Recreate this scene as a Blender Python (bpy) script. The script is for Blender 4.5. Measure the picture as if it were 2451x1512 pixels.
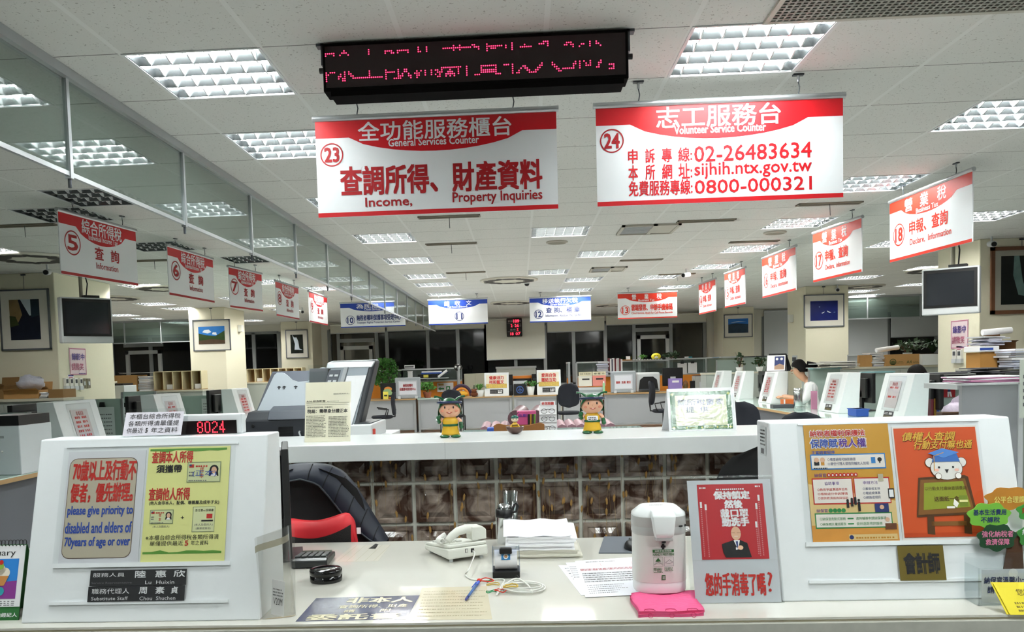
import bpy, bmesh, math, random
from mathutils import Vector, Matrix, Euler
random.seed(7)
S = bpy.context.scene
for o in list(bpy.data.objects): bpy.data.objects.remove(o)
COL = S.collection
PI = math.pi
# ------------------------------------------------------------------ camera (a cropped phone picture: shifted centre)
W, H = 2451, 1512
FPX, CX, CY, EYE = 1988.7, 1151.6, 995.1, 1.43
_y = Vector((1245.6-CX, CY-879.6, -FPX)).normalized()
_u = Vector((-math.sin(.0259), math.cos(.0259), 0))
_z = (_u-_y*_u.dot(_y)).normalized()
_x = _y.cross(_z)
ROT = Matrix((_x, _y, _z))                      # camera space -> room space
cam = bpy.data.cameras.new('camera'); cob = bpy.data.objects.new('camera', cam); COL.objects.link(cob)
cob.matrix_world = Matrix.Translation((0, 0, EYE)) @ ROT.to_4x4()
cam.sensor_fit = 'HORIZONTAL'; cam.sensor_width = 36; cam.lens = 36*FPX/W
cam.shift_x = (W/2-CX)/W; cam.shift_y = (CY-H/2)/W
cam.clip_start = .05; cam.clip_end = 120
S.camera = cob
def P(px, py, z=None, y=None, x=None):
    """measure: the room point seen at a photo pixel, on a known height / distance / side plane"""
    d = ROT @ Vector((px-CX, CY-py, -FPX))
    t = (z-EYE)/d.z if z is not None else (y/d.y if y is not None else x/d.x)
    return Vector((d.x*t, d.y*t, EYE+d.z*t))
# ------------------------------------------------------------------ light and colour
S.view_settings.view_transform = 'Standard'; S.view_settings.look = 'None'
S.cycles.max_bounces = 8
S.view_settings.gamma = 1; S.view_settings.use_curve_mapping = False
S.view_settings.exposure = 1.05
TUBE = 62.0                                      # strength of the fluorescent tubes
wd = bpy.data.worlds.new('night'); S.world = wd; wd.use_nodes = True
wd.node_tree.nodes['Background'].inputs[0].default_value = (.012, .016, .03, 1)
wd.node_tree.nodes['Background'].inputs[1].default_value = .6
# ------------------------------------------------------------------ materials
def lin(h):
    h = h.lstrip('#'); c = [int(h[i:i+2], 16)/255 for i in (0, 2, 4)]
    return [((v+.055)/1.055)**2.4 if v > .04045 else v/12.92 for v in c]
MATS = {}
def mat(name, hexc='#ffffff', rough=.5, metal=0, emit=0, var=0, scale=30, bump=0, spec=.5):
    if name in MATS: return MATS[name]
    m = bpy.data.materials.new(name); m.use_nodes = True; nt = m.node_tree
    b = nt.nodes['Principled BSDF']; c = lin(hexc)+[1]
    b.inputs['Base Color'].default_value = c; b.inputs['Roughness'].default_value = rough
    b.inputs['Metallic'].default_value = metal; b.inputs['Specular IOR Level'].default_value = spec
    if emit:
        b.inputs['Emission Color'].default_value = c; b.inputs['Emission Strength'].default_value = emit
    if var or bump:
        tc = nt.nodes.new('ShaderNodeTexCoord'); nz = nt.nodes.new('ShaderNodeTexNoise')
        nz.inputs['Scale'].default_value = scale; nz.inputs['Detail'].default_value = 4
        nt.links.new(tc.outputs['Object'], nz.inputs['Vector'])
        if var:
            mx = nt.nodes.new('ShaderNodeMix'); mx.data_type = 'RGBA'
            mx.inputs[6].default_value = [max(0, v*(1-var)) for v in c[:3]]+[1]
            mx.inputs[7].default_value = [min(1, v*(1+var)) for v in c[:3]]+[1]
            nt.links.new(nz.outputs['Fac'], mx.inputs[0]); nt.links.new(mx.outputs[2], b.inputs['Base Color'])
        if bump:
            bp = nt.nodes.new('ShaderNodeBump'); bp.inputs['Strength'].default_value = bump
            bp.inputs['Distance'].default_value = .01
            nt.links.new(nz.outputs['Fac'], bp.inputs['Height']); nt.links.new(bp.outputs[0], b.inputs['Normal'])
    MATS[name] = m; return m
def clear(name, hexc='#ffffff', refl=.08, rough=.03, graze=.6, solid=0, solidc='#ffffff'):
    """clear sheet: tinted pass-through plus mirror reflection that grows at grazing angles"""
    if name in MATS: return MATS[name]
    m = bpy.data.materials.new(name); m.use_nodes = True; nt = m.node_tree; nt.nodes.clear()
    out = nt.nodes.new('ShaderNodeOutputMaterial'); tr = nt.nodes.new('ShaderNodeBsdfTransparent')
    gl = nt.nodes.new('ShaderNodeBsdfGlossy'); mx = nt.nodes.new('ShaderNodeMixShader')
    tr.inputs[0].default_value = lin(hexc)+[1]; gl.inputs['Roughness'].default_value = rough
    lw = nt.nodes.new('ShaderNodeLayerWeight'); lw.inputs[0].default_value = .25
    mr = nt.nodes.new('ShaderNodeMapRange'); mr.inputs[3].default_value = refl; mr.inputs[4].default_value = graze
    nt.links.new(lw.outputs['Facing'], mr.inputs[0]); nt.links.new(mr.outputs[0], mx.inputs[0])
    base = tr
    if solid:
        df = nt.nodes.new('ShaderNodeBsdfDiffuse'); df.inputs[0].default_value = lin(solidc)+[1]
        m2 = nt.nodes.new('ShaderNodeMixShader'); m2.inputs[0].default_value = solid
        nt.links.new(tr.outputs[0], m2.inputs[1]); nt.links.new(df.outputs[0], m2.inputs[2]); base = m2
    nt.links.new(base.outputs[0], mx.inputs[1]); nt.links.new(gl.outputs[0], mx.inputs[2])
    nt.links.new(mx.outputs[0], out.inputs[0]); MATS[name] = m; return m
WHITE = mat('white_laminate', '#e6eaec', .35, var=.02)
PAPER = mat('paper', '#f0f0f2', .6, var=.02)
BLACK = mat('black_plastic', '#101012', .4)
INK = mat('black_ink', '#17171a', .6)
GREYINK = mat('grey_ink', '#6d6d70', .6)
RED = mat('sign_red', '#c4141f', .35)
DRED = mat('sign_dark_red', '#a5141c', .4)
ORED = mat('sign_orange_red', '#d93422', .35)
BLUE = mat('sign_blue', '#1f3f9e', .35)
DBLUE = mat('print_blue', '#1c2f70', .5)
SIGNW = mat('sign_white', '#e9ebee', .3)
ALU = mat('aluminium', '#b9bdc0', .35, .8)
CHROME = mat('chrome', '#d0d3d5', .15, 1)
GREY = mat('grey_plastic', '#9ea2a5', .45)
LGREY = mat('light_grey_plastic', '#c9cdcf', .45)
DGREY = mat('dark_grey_plastic', '#3c4046', .45)
CARD = mat('cardboard', '#b58a55', .8, var=.08)
CREAM = mat('cream_paint', '#ded9c0', .7, var=.02)
# ------------------------------------------------------------------ mesh helpers
class MB:
    def __init__(s): s.v = []; s.f = []; s.mi = []; s.sm = []; s.ms = []
    def m(s, m):
        if m not in s.ms: s.ms.append(m)
        return s.ms.index(m)
    def add(s, vs, fs, m, smooth=False, M=None):
        b = len(s.v); s.v += [tuple(M @ Vector(v)) for v in vs] if M else [tuple(v) for v in vs]
        i = s.m(m)
        for f in fs: s.f.append([b+k for k in f]); s.mi.append(i); s.sm.append(smooth)
        return s
    def box(s, x0, x1, y0, y1, z0, z1, m, M=None):
        v = [(x, y, z) for x in (x0, x1) for y in (y0, y1) for z in (z0, z1)]
        return s.add(v, [(0, 1, 3, 2), (4, 6, 7, 5), (0, 4, 5, 1), (2, 3, 7, 6), (0, 2, 6, 4), (1, 5, 7, 3)], m, M=M)
    def poly(s, pts, m): return s.add(pts, [list(range(len(pts)))], m)
    def prism(s, pts, d, m, smooth=False):
        """closed outline pts (3-D, planar) pushed along vector d"""
        n = len(pts); d = Vector(d); a = [Vector(p) for p in pts]
        fs = [list(range(n))[::-1], list(range(n, 2*n))]
        s.add(a+[p+d for p in a], fs, m)
        b = len(s.v)-2*n; i = s.m(m)
        for k in range(n):
            q = (k+1) % n; s.f.append([b+k, b+q, b+n+q, b+n+k]); s.mi.append(i); s.sm.append(smooth)
        return s
    def tube(s, pts, r, m, n=8, cap=True, closed=False):
        pts = [Vector(p) for p in pts]; rs = r if isinstance(r, (list, tuple)) else [r]*len(pts)
        vs = []; fs = []; up = None; N = len(pts)
        for i, p in enumerate(pts):
            a = pts[(i-1) % N] if closed else pts[max(i-1, 0)]; b = pts[(i+1) % N] if closed else pts[min(i+1, N-1)]
            t = (b-a)
            t = t.normalized() if t.length > 1e-9 else Vector((0, 0, 1))
            if up is None: up = Vector((0, 0, 1)) if abs(t.z) < .9 else Vector((1, 0, 0))
            e = (up-t*up.dot(t)).normalized(); g = t.cross(e); up = e
            vs += [p+(e*math.cos(2*PI*k/n)+g*math.sin(2*PI*k/n))*rs[i] for k in range(n)]
        for i in range(N if closed else N-1):
            j = (i+1) % N
            fs += [(i*n+k, i*n+(k+1) % n, j*n+(k+1) % n, j*n+k) for k in range(n)]
        s.add(vs, fs, m, True)
        if cap and not closed: s.add(vs[:n], [list(range(n))[::-1]], m); s.add(vs[-n:], [list(range(n))], m)
        return s
    def lathe(s, prof, m, c=(0, 0, 0), n=24, sx=1, sy=1, M=None):
        vs = [(c[0]+r*sx*math.cos(2*PI*k/n), c[1]+r*sy*math.sin(2*PI*k/n), c[2]+z) for r, z in prof for k in range(n)]
        fs = [(i*n+k, i*n+(k+1) % n, (i+1)*n+(k+1) % n, (i+1)*n+k) for i in range(len(prof)-1) for k in range(n)]
        s.add(vs, fs, m, True, M)
        if prof[0][0] > 1e-6: s.add(vs[:n], [list(range(n))[::-1]], m, M=M)
        if prof[-1][0] > 1e-6: s.add(vs[-n:], [list(range(n))], m, M=M)
        return s
    def ball(s, c, r, m, n=16, M=None):
        r = r if isinstance(r, (tuple, list)) else (r, r, r); k = n//2
        vs = [(c[0]+r[0]*math.sin(PI*i/k)*math.cos(2*PI*j/n), c[1]+r[1]*math.sin(PI*i/k)*math.sin(2*PI*j/n), c[2]+r[2]*math.cos(PI*i/k)) for i in range(k+1) for j in range(n)]
        fs = [(i*n+j, (i+1)*n+j, (i+1)*n+(j+1) % n, i*n+(j+1) % n) for i in range(k) for j in range(n)]
        return s.add(vs, fs, m, True, M)
    def build(s, name, parent=None, loc=(0, 0, 0), rz=0, bev=0, seg=2, sub=0, weld=False, **kw):
        me = bpy.data.meshes.new(name); me.from_pydata(s.v, [], s.f)
        for m in s.ms: me.materials.append(m)
        me.polygons.foreach_set('material_index', s.mi); me.polygons.foreach_set('use_smooth', s.sm)
        if weld or bev:
            bm = bmesh.new(); bm.from_mesh(me); bmesh.ops.remove_doubles(bm, verts=bm.verts, dist=1e-5)
            bmesh.ops.recalc_face_normals(bm, faces=bm.faces); bm.to_mesh(me); bm.free()
        me.update()
        o = bpy.data.objects.new(name, me); COL.objects.link(o)
        if parent: o.parent = parent
        o.location = loc; o.rotation_euler = (0, 0, rz)
        if bev:
            b = o.modifiers.new('bevel', 'BEVEL'); b.width = bev; b.segments = seg; b.limit_method = 'ANGLE'
            b.harden_normals = False
        if sub:
            b = o.modifiers.new('subsurf', 'SUBSURF'); b.levels = sub; b.render_levels = sub
        tag(o, **kw); return o
def tag(o, label=None, cat=None, group=None, kind=None):
    if label: o['label'] = label
    if cat: o['category'] = cat
    if group: o['group'] = group
    if kind: o['kind'] = kind
    return o
def thing(name, label, cat, loc=(0, 0, 0), rz=0, group=None):
    o = bpy.data.objects.new(name, None); COL.objects.link(o); o.empty_display_size = .1
    o.location = loc; o.rotation_euler = (0, 0, rz); return tag(o, label, cat, group)
def dup(r, loc, rz, label, group=None, parent=None):
    c = r.copy(); COL.objects.link(c)
    if parent: c.parent = parent
    else:
        c.location = loc; c.rotation_euler = (0, 0, rz); c['label'] = label
        if group: c['group'] = group
    for ch in list(r.children): dup(ch, None, None, None, parent=c)
    return c
# ------------------------------------------------------------------ print: flat marks on a face
_TX = {}
def tmesh(s, bold):
    k = (s, bold)
    if k not in _TX:
        cu = bpy.data.curves.new('lettering', 'FONT'); cu.body = s; cu.resolution_u = 2; cu.offset = bold
        o = bpy.data.objects.new('lettering', cu); me = o.to_mesh()
        v = [(p.co.x, p.co.y) for p in me.vertices]; f = [list(p.vertices) for p in me.polygons]
        o.to_mesh_clear(); bpy.data.objects.remove(o); bpy.data.curves.remove(cu)
        if v:
            x0 = min(p[0] for p in v); y0 = min(p[1] for p in v); x1 = max(p[0] for p in v); y1 = max(p[1] for p in v)
            v = [((p[0]-x0)/max(x1-x0, 1e-6), (p[1]-y0)/max(y1-y0, 1e-6)) for p in v]; a = (x1-x0)/max(y1-y0, 1e-6)
        else: a = 1
        _TX[k] = (v, f, a)
    return _TX[k]
class Face:
    """a printable face: lower-left corner o, unit axes ex (right) and ey (up), size w x h; marks use fractions 0..1"""
    def __init__(s, mb, o, ex, ey, w, h, eps=.0005):
        s.mb = mb; s.o = Vector(o); s.ex = Vector(ex).normalized(); s.ey = Vector(ey).normalized()
        s.n = s.ex.cross(s.ey); s.w = w; s.h = h; s.e = eps
    def p(s, u, v, k=1): return s.o+s.ex*(u*s.w)+s.ey*(v*s.h)+s.n*(s.e*k)
    def poly(s, pts, m, k=1): s.mb.poly([s.p(u, v, k) for u, v in pts], m); return s
    def rect(s, u0, v0, u1, v1, m, k=1): return s.poly([(u0, v0), (u1, v0), (u1, v1), (u0, v1)], m, k)
    def rrect(s, u0, v0, u1, v1, r, m, k=1):
        """rounded rectangle, r in metres"""
        a, b = r/s.w, r/s.h; pts = []
        for cx, cy, t in ((u1-a, v0+b, -90), (u1-a, v1-b, 0), (u0+a, v1-b, 90), (u0+a, v0+b, 180)):
            pts += [(cx+a*math.cos(math.radians(t+i*22.5)), cy+b*math.sin(math.radians(t+i*22.5))) for i in range(5)]
        return s.poly(pts, m, k)
    def frame(s, u0, v0, u1, v1, t, m, k=1):
        a, b = t/s.w, t/s.h
        return s.rect(u0, v0, u1, v0+b, m, k).rect(u0, v1-b, u1, v1, m, k).rect(u0, v0, u0+a, v1, m, k).rect(u1-a, v0, u1, v1, m, k)
    def disc(s, u, v, r, m, k=1, ry=None, n=24):
        ry = ry or r
        return s.poly([(u+r*math.cos(2*PI*i/n)/s.w, v+ry*math.sin(2*PI*i/n)/s.h) for i in range(n)], m, k)
    def ring(s, u, v, r, t, m, k=1, n=32):
        for i in range(n):
            a, b = 2*PI*i/n, 2*PI*(i+1)/n
            s.poly([(u+q*math.cos(c)/s.w, v+q*math.sin(c)/s.h) for q, c in ((r, a), (r, b), (r-t, b), (r-t, a))], m, k)
        return s
    def line(s, pts, t, m, k=1):
        """polyline of thickness t metres"""
        q = [Vector((u*s.w, v*s.h)) for u, v in pts]
        for a, b in zip(q, q[1:]):
            d = b-a
            if d.length < 1e-9: continue
            d.normalize(); e = Vector((-d.y, d.x))*t/2; d = d*t*.3
            s.poly([(c.x/s.w, c.y/s.h) for c in (a-d-e, b+d-e, b+d+e, a-d+e)], m, k)
        return s
    def text(s, t, u0, v0, u1, v1, m, k=2, bold=0., skew=0):
        v, f, a = tmesh(t, 0.)
        b = bold*1.1*(v1-v0)*s.h
        for i, (dx, dy) in enumerate(((0, 0),) if not bold else ((b, b), (-b, b), (b, -b), (-b, -b))):
            if v: s.mb.add([s.p(u0+(u1-u0)*x+skew*(y-.5)*(v1-v0)*s.h/s.w+dx/s.w, v0+(v1-v0)*y+dy/s.h, k+.18*i) for x, y in v], f, m)
        return s
    def rows(s, u0, v0, u1, v1, n, m, k=2, cols=0, fill=.5, seed=1, jag=.15):
        """rows of small illegible print"""
        r = random.Random(seed); dv = (v1-v0)/n
        for i in range(n):
            e = u1-(u1-u0)*r.random()*jag; x = u0; y = v0+dv*i
            c = cols or 14; st = (u1-u0)/c
            while x < e:
                l = st*(r.uniform(.45, .9)); s.rect(x, y, min(x+l, e), y+dv*fill, m, k); x += st
        return s
def sheet(mb, o, ex, ey, w, h, m, t=.001, eps=.0005):
    """a thin sheet standing on its print face; returns the face"""
    ex, ey = Vector(ex).normalized(), Vector(ey).normalized(); n = ex.cross(ey); o = Vector(o)
    mb.prism([o, o+ex*w, o+ex*w+ey*h, o+ey*h], n*-t, m)
    mb.f[-6] = mb.f[-6][::-1]
    return Face(mb, o, ex, ey, w, h, eps)
UPX, UPZ = Vector((1, 0, 0)), Vector((0, 0, 1))
# ================================================================== ROOM
CE = EYE+1.376; XW, YB, YF = 13.5, -4.2, 22.7
GX, GY = -.4596, 3.531                           # tile grid
def cellx(i): return GX+.6*(i+.5)
def celly(j): return GY+.6*(j+.5)
# fixtures: (column cell, row cell, lit)
FIX = [(-2, 0, 1), (2, 0, 1), (-2, 2, 1), (5, 2, 1), (-2, 5, 1), (2, 5, 1), (5, 5, 1),
 (-2, 8, 1), (1, 8, 1), (5, 8, 1), (8, 8, 1), (-2, 11, 1), (2, 11, 1), (5, 11, 1), (8, 11, 1),
 (-2, 14, 1), (1, 14, 1), (5, 14, 1), (-2, 16, 1), (2, 16, 1), (4, 16, 1), (-2, 19, 1), (2, 19, 1), (5, 19, 1),
 (11, 16, 1), (10, 18, 1), (13, 21, 1), (12, 23, 1), (13, 25, 1), (14, 28, 1),
 (-6, 14, 1), (-5, 16, 1), (-8, 18, 1), (-8, 21, 1), (-8, 23, 1), (-11, 28, 1), (-9, 8, 1), (-9, 14, 1), (-11, 19, 1),
 (-11, 21, 1), (-14, 23, 1), (-14, 25, 1), (-14, 28, 1), (8, 2, 1), (8, 5, 1),
 (-5, 4, 0), (-6, 5, 0), (-6, 8, 0), (-5, 10, 0),
 (-5, -3, 1), (-2, -3, 1), (2, -3, 1), (5, -3, 1), (-2, -6, 1), (3, -6, 1), (8, -1, 1), (3, -5, 1), (-2, 23, 1), (2, 23, 1), (5, 23, 1), (-2, 28, 1), (2, 28, 1), (5, 28, 1)]  # unseen negative rows, added to light the near fronts and glare the ledge cards
VENT = [(4, -1), (5, -1)]                        # perforated return grille cells
# floor
mb = MB(); mb.box(-XW, XW, YB, YF, -.1, 0, mat('floor_vinyl', '#b4b4b0', .35, var=.06, scale=4)); mb.build('floor', kind='structure')
# ceiling of tiles with openings for the lamps
def ceiling_mat():
    m = bpy.data.materials.new('ceiling_tile'); m.use_nodes = True; nt = m.node_tree; L = nt.links
    b = nt.nodes['Principled BSDF']; b.inputs['Roughness'].default_value = .85
    tc = nt.nodes.new('ShaderNodeTexCoord'); sp = nt.nodes.new('ShaderNodeSeparateXYZ'); L.new(tc.outputs['Object'], sp.inputs[0])
    def math_(op, a, bv):
        n = nt.nodes.new('ShaderNodeMath'); n.operation = op
        for i, q in enumerate((a, bv)):
            if isinstance(q, (int, float)): n.inputs[i].default_value = q
            elif q is not None: L.new(q, n.inputs[i])
        return n.outputs[0]
    def edge(o, off, half):
        f = math_('FRACT', math_('DIVIDE', math_('SUBTRACT', o, off), .6), None)
        d = math_('ABSOLUTE', math_('SUBTRACT', f, .5), None)
        return math_('GREATER_THAN', d, .5-half/.6)
    ex = edge(sp.outputs[0], GX, .011); ey = edge(sp.outputs[1], GY, .0035)
    nz = nt.nodes.new('ShaderNodeTexNoise'); nz.inputs['Scale'].default_value = 95; nz.inputs['Detail'].default_value = 3
    L.new(tc.outputs['Object'], nz.inputs[0])
    sk = math_('GREATER_THAN', nz.outputs[0], .66)
    n2 = nt.nodes.new('ShaderNodeTexNoise'); n2.inputs['Scale'].default_value = 1.2; L.new(tc.outputs['Object'], n2.inputs[0])
    def mix(f, a, c):
        x = nt.nodes.new('ShaderNodeMix'); x.data_type = 'RGBA'
        for i, q in ((6, a), (7, c)):
            if isinstance(q, str): x.inputs[i].default_value = lin(q)+[1]
            else: L.new(q, x.inputs[i])
        L.new(f, x.inputs[0]); return x.outputs[2]
    c = mix(n2.outputs[0], '#d0d1cd', '#d8d8d4'); c = mix(sk, c, '#a3a39e'); c = mix(ey, c, '#6f706c'); c = mix(ex, c, '#dcddda')
    L.new(c, b.inputs['Base Color']); return m
CT = ceiling_mat(); mb = MB(); holes = {(i, j) for i, j, l in FIX}
i0, i1, j0, j1 = -22, 22, -13, 32
for i in range(i0, i1+1):
    for j in range(j0, j1):
        if (i, j) in holes: continue
        x, y = GX+.6*i, GY+.6*j
        mb.add([(x, y, CE), (x, y+.6, CE), (x+.6, y+.6, CE), (x+.6, y, CE)], [(0, 1, 2, 3)], CT)
mb.box(GX+.6*i0, GX+.6*(i1+1), GY+.6*j0, GY+.6*j1, CE+.16, CE+.2, mat('slab', '#777777', .9))
mb.build('ceiling', kind='structure')
WALL = mat('wall_paint', '#cfcfc4', .75, var=.02)
for n, a in (('wall_left', (-XW-.1, -XW, YB, YF, 0, CE+.2)), ('wall_right', (XW, XW+.1, YB, YF, 0, CE+.2)), ('wall_front', (-XW, XW, YB-.1, YB, 0, CE+.2))):
    MB().box(*a, WALL).build(n, kind='structure')
# ------------------------------------------------------------------ ceiling lights
LAMP = mat('tube_lit', '#f9fffd', .4, emit=TUBE*.8); LAMPF = mat('tube_lit_far', '#fffef8', .4, emit=TUBE*1.12); DEAD = mat('tube_unlit', '#c8cccb', .4)  # second lit tube is boosted for far rows to lift the dim back
REFL = mat('lamp_reflector', '#7a7e80', .22, .85); FLNG = mat('lamp_flange', '#d7d9da', .4)
def make_light(lit):
    t = thing('ceiling_light', 'x', 'ceiling light')
    m = MB(); h = .29
    for a in ((-h, h, -h, -h+.006, 0, .085), (-h, h, h-.006, h, 0, .085), (-h, -h+.006, -h, h, 0, .085), (h-.006, h, -h, h, 0, .085), (-h, h, -h, h, .08, .086)): m.box(*a, REFL)
    m.build('housing', t)
    m = MB()
    for a in ((-.3, .3, -.3, -.288), (-.3, .3, .288, .3), (-.3, -.288, -.288, .288), (.288, .3, -.288, .288)): m.box(*a, -.004, .003, FLNG)
    m.build('frame', t)
    for k in range(4): MB().tube([(-.265, -.213+.142*k, .033), (.265, -.213+.142*k, .033)], .013, (LAMPF if lit == 2 else LAMP) if lit else DEAD, 8).build('tube', t)
    m = MB()
    for k in range(5):
        y = -.284+.142*k; w = .025 if k in (0, 4) else .03
        a, b = (y, y+w) if k == 0 else ((y-w, y) if k == 4 else (y-w, y+w))
        m.prism([(-.284, a, .07), (-.284, b, .07), (-.284, y+.003, .004), (-.284, y-.003, .004)], (.568, 0, 0), REFL)
    for k in range(6):
        x = -.235+.094*k
        for q in range(4):
            y = -.213+.142*q
            m.prism([(x-.003, y-.068, .004), (x-.003, y-.045, .004), (x-.003, y, .018), (x-.003, y+.045, .004), (x-.003, y+.068, .004), (x-.003, y+.05, .062), (x-.003, y-.05, .062)], (.006, 0, 0), FLNG)
    m.build('louver', t)
    return t
LPRO = {1: make_light(1), 2: make_light(2), 0: make_light(0)}; used = set()
ROWN = {}
ORD = 'first second third fourth fifth sixth seventh eighth ninth tenth eleventh twelfth'.split()
colnames = {-2: 'right of the glass screen', 2: 'right of the aisle centre', 1: 'over the middle of the aisle', 5: 'in the right sign row', 4: 'between the aisle row and the right-hand sign row',
 8: 'right beyond signs 17 and 18', 11: 'on the far right behind the right-hand television', 10: 'on the far right nearer the back columns', 13: 'over the right-hand back windows', 12: 'over the right-hand back cabinets', 14: 'in the far right back corner',
 -5: 'left behind the glass screen', -6: 'over the left staff side', -8: 'near the second left column', -9: 'over the far left column', -11: 'in the left wing', -14: 'deep in the left wing'}
for i, j, lit in FIX: ROWN.setdefault((i, lit), []).append(j)
for i, j, lit in FIX:
    vis = [q for q in sorted(ROWN[(i, lit)]) if q >= 0] if j >= 0 else [q for q in sorted(ROWN[(i, lit)]) if q < 0]
    k = vis.index(j); nm = 'lit' if lit else 'switched-off dark'
    lab = f"{nm} four-tube louvred ceiling light {colnames.get(i, 'over the aisle')}"
    if j < 0: lab = f"{nm} four-tube louvred ceiling light added out of view, row {-j} column {i+9}"
    elif len(vis) > 1: lab = f"{nm} louvred ceiling light {colnames[i]}, {ORD[k]} nearest"
    loc = (cellx(i), celly(j), CE)
    if lit and j > 6: lit = 2
    if lit in used: dup(LPRO[lit], loc, 0, lab, 'louvred ceiling lights')
    else:
        used.add(lit); o = LPRO[lit]; o.location = loc; o['label'] = lab; o['group'] = 'louvred ceiling lights'
# ------------------------------------------------------------------ vents, speakers, cameras on the ceiling
def slot_vent(px, py, label, w=.56, d=.1, stem=True):
    p = P(px, py, z=CE); t = thing('slot_diffuser', label, 'air vent', (p.x, p.y, CE), 0, 'slot air vents')
    m = MB(); v = mat('vent_brown', '#8a8272', .6)
    for a in ((-w/2, w/2, -d/2, -d/2+.012), (-w/2, w/2, d/2-.012, d/2), (-w/2, -w/2+.012, -d/2, d/2), (w/2-.012, w/2, -d/2, d/2)): m.box(*a, -.012, -.001, v)
    m.build('frame', t); m = MB()
    for k in range(3): m.box(-w/2, w/2, -d/2+.02+.025*k, -d/2+.03+.025*k, -.009, -.002, mat('vent_slat', '#6a6455', .6))
    m.build('slats', t)
    if stem: MB().tube([(0, -d*.1, 0), (.004, -d*.1, -.11)], .003, DGREY, 6).build('pull_rod', t)
for px, py, lab, st in ((1080, 582, 'brown slot air vent with rod, nearest over the middle aisle', 1), (1115, 651, 'brown slot air vent with rod, second over the middle aisle', 1), (1075, 517, 'brown slot air vent peeking below the general services sign', 1),
  (1985, 486, 'long brown slot air vent with rod below the volunteer counter sign', 1), (1690, 527, 'flat brown slot vent beside the square air grille', 0), (1805, 577, 'brown slot vent beside the third light of the right sign row', 0),
  (1535, 621, 'brown slot vent right of the aisle lights', 0), (1620, 655, 'brown slot vent over the business tax sign 13', 1), (60, 538, 'brown slot vent left of hanging sign 5', 1), (370, 622, 'brown slot vent above hanging sign 6', 1)):
    slot_vent(px, py, lab, stem=st)
def cassette(px, py, w, d, label):
    p = P(px, py, z=CE); t = thing('air_grille', label, 'air vent', (p.x, p.y, CE), 0, 'square air grilles')
    m = MB()
    for a in ((-w/2, w/2, -d/2, -d/2+.03), (-w/2, w/2, d/2-.03, d/2), (-w/2, -w/2+.03, -d/2, d/2), (w/2-.03, w/2, -d/2, d/2), (.02, .06, -d/2, d/2)): m.box(*a, -.02, -.001, mat('vent_cream', '#b3b0a4', .5))
    m.build('frame', t); m = MB()
    for k in range(9): m.box(-w/2+.03, .02, -d/2+.04+(d-.08)/9*k, -d/2+.04+(d-.08)/9*k+.012, -.016, -.004, LGREY)
    m.build('slats', t); MB().box(-w/2+.03, w/2-.03, -d/2+.03, d/2-.03, -.006, -.002, mat('vent_dark', '#4a4744', .8)).build('recess', t)
    MB().box(.06, w/2-.03, -d/2+.05, d/2-.05, -.014, -.007, mat('vent_cream', '#b3b0a4')).build('panel', t)
cassette(1550, 547, .58, .56, 'square air conditioner grille below the volunteer counter sign')
cassette(1455, 643, .5, .5, 'square air conditioner grille farther down the right aisle row')
def perforated():
    p = P(2215, 10, z=CE); t = thing('return_air_grille', 'large perforated metal return air grille at the top right corner', 'air vent', (p.x, p.y-.1, CE))
    m = MB(); w, d = .58, .3; y0 = -.12
    m.box(-w, w, -d+y0-.2, d+y0, -.004, -.001, mat('grille_dark', '#2c2b28', .8)); m.build('recess', t)
    m = MB(); g = mat('grille_metal', '#8f8f86', .5)
    for k in range(46):
        x = -w+2*w/45*k; m.box(x-.0045, x+.0045, -d+y0-.2, d+y0, -.010, -.006, g)
    for k in range(32):
        y = -d+y0-.2+(2*d+.2)/31*k; m.box(-w, w, y-.0045, y+.0045, -.0105, -.0055, g)
    m.build('mesh', t); m = MB()
    for a in ((-w-.02, w+.02, d+y0-.005, d+y0+.02), (-w-.02, -w, -d+y0-.2, d+y0), (w, w+.02, -d+y0-.2, d+y0)): m.box(*a, -.012, -.001, mat('vent_cream', '#b3b0a4'))
    m.build('frame', t)
perforated()
def decor_vent(px, py, label, r=.42):
    """round cast grille with leaf-shaped openings"""
    p = P(px, py, z=CE); t = thing('round_air_diffuser', label, 'air vent', (p.x, p.y, CE), 0, 'round cut-out air diffusers')
    m = MB(); m.lathe([(r, -.002), (r, -.02), (r*.93, -.026), (r*.45, -.026), (r*.4, -.014), (0, -.014)], mat('diffuser_white', '#d4d1c4', .6), n=32); m.build('ring', t)
    m = MB(); dk = mat('vent_dark', '#4a4744', .8)
    for k in range(8):
        a = 2*PI*k/8; rr = r*.68; s = .12+.02*(k % 2); q = .09
        m.poly([(rr*math.cos(a)+q*math.cos(a)*math.cos(b)-s*math.sin(a)*math.sin(b), rr*math.sin(a)+q*math.sin(a)*math.cos(b)+s*math.cos(a)*math.sin(b), -.028) for b in [2*PI*z/14 for z in range(14)]], dk)
        a += PI/8; rr = r*.85
        m.poly([(rr*math.cos(a)+.045*math.cos(b), rr*math.sin(a)+.045*math.sin(b), -.028) for b in [2*PI*z/8 for z in range(8)]], dk)
    m.build('openings', t, kind=None)
decor_vent(75, 615, 'round cut-out air diffuser in front of the column with the gorge picture')
decor_vent(1218, 669, 'round cut-out air diffuser over the middle aisle, nearer one', .45)
decor_vent(1225, 723, 'round cut-out air diffuser over the middle aisle, far one', .45)
decor_vent(275, 712, 'round cut-out air diffuser right of the left television', .4)
decor_vent(2230, 645, 'round cut-out air diffuser left of the right-hand television', .4)
decor_vent(2065, 684, 'round cut-out air diffuser over the blue bird picture', .4)
decor_vent(1465, 729, 'round cut-out air diffuser between signs 12 and 13', .4)
decor_vent(390, 688, 'round cut-out air diffuser under hanging sign 6', .4)
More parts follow.
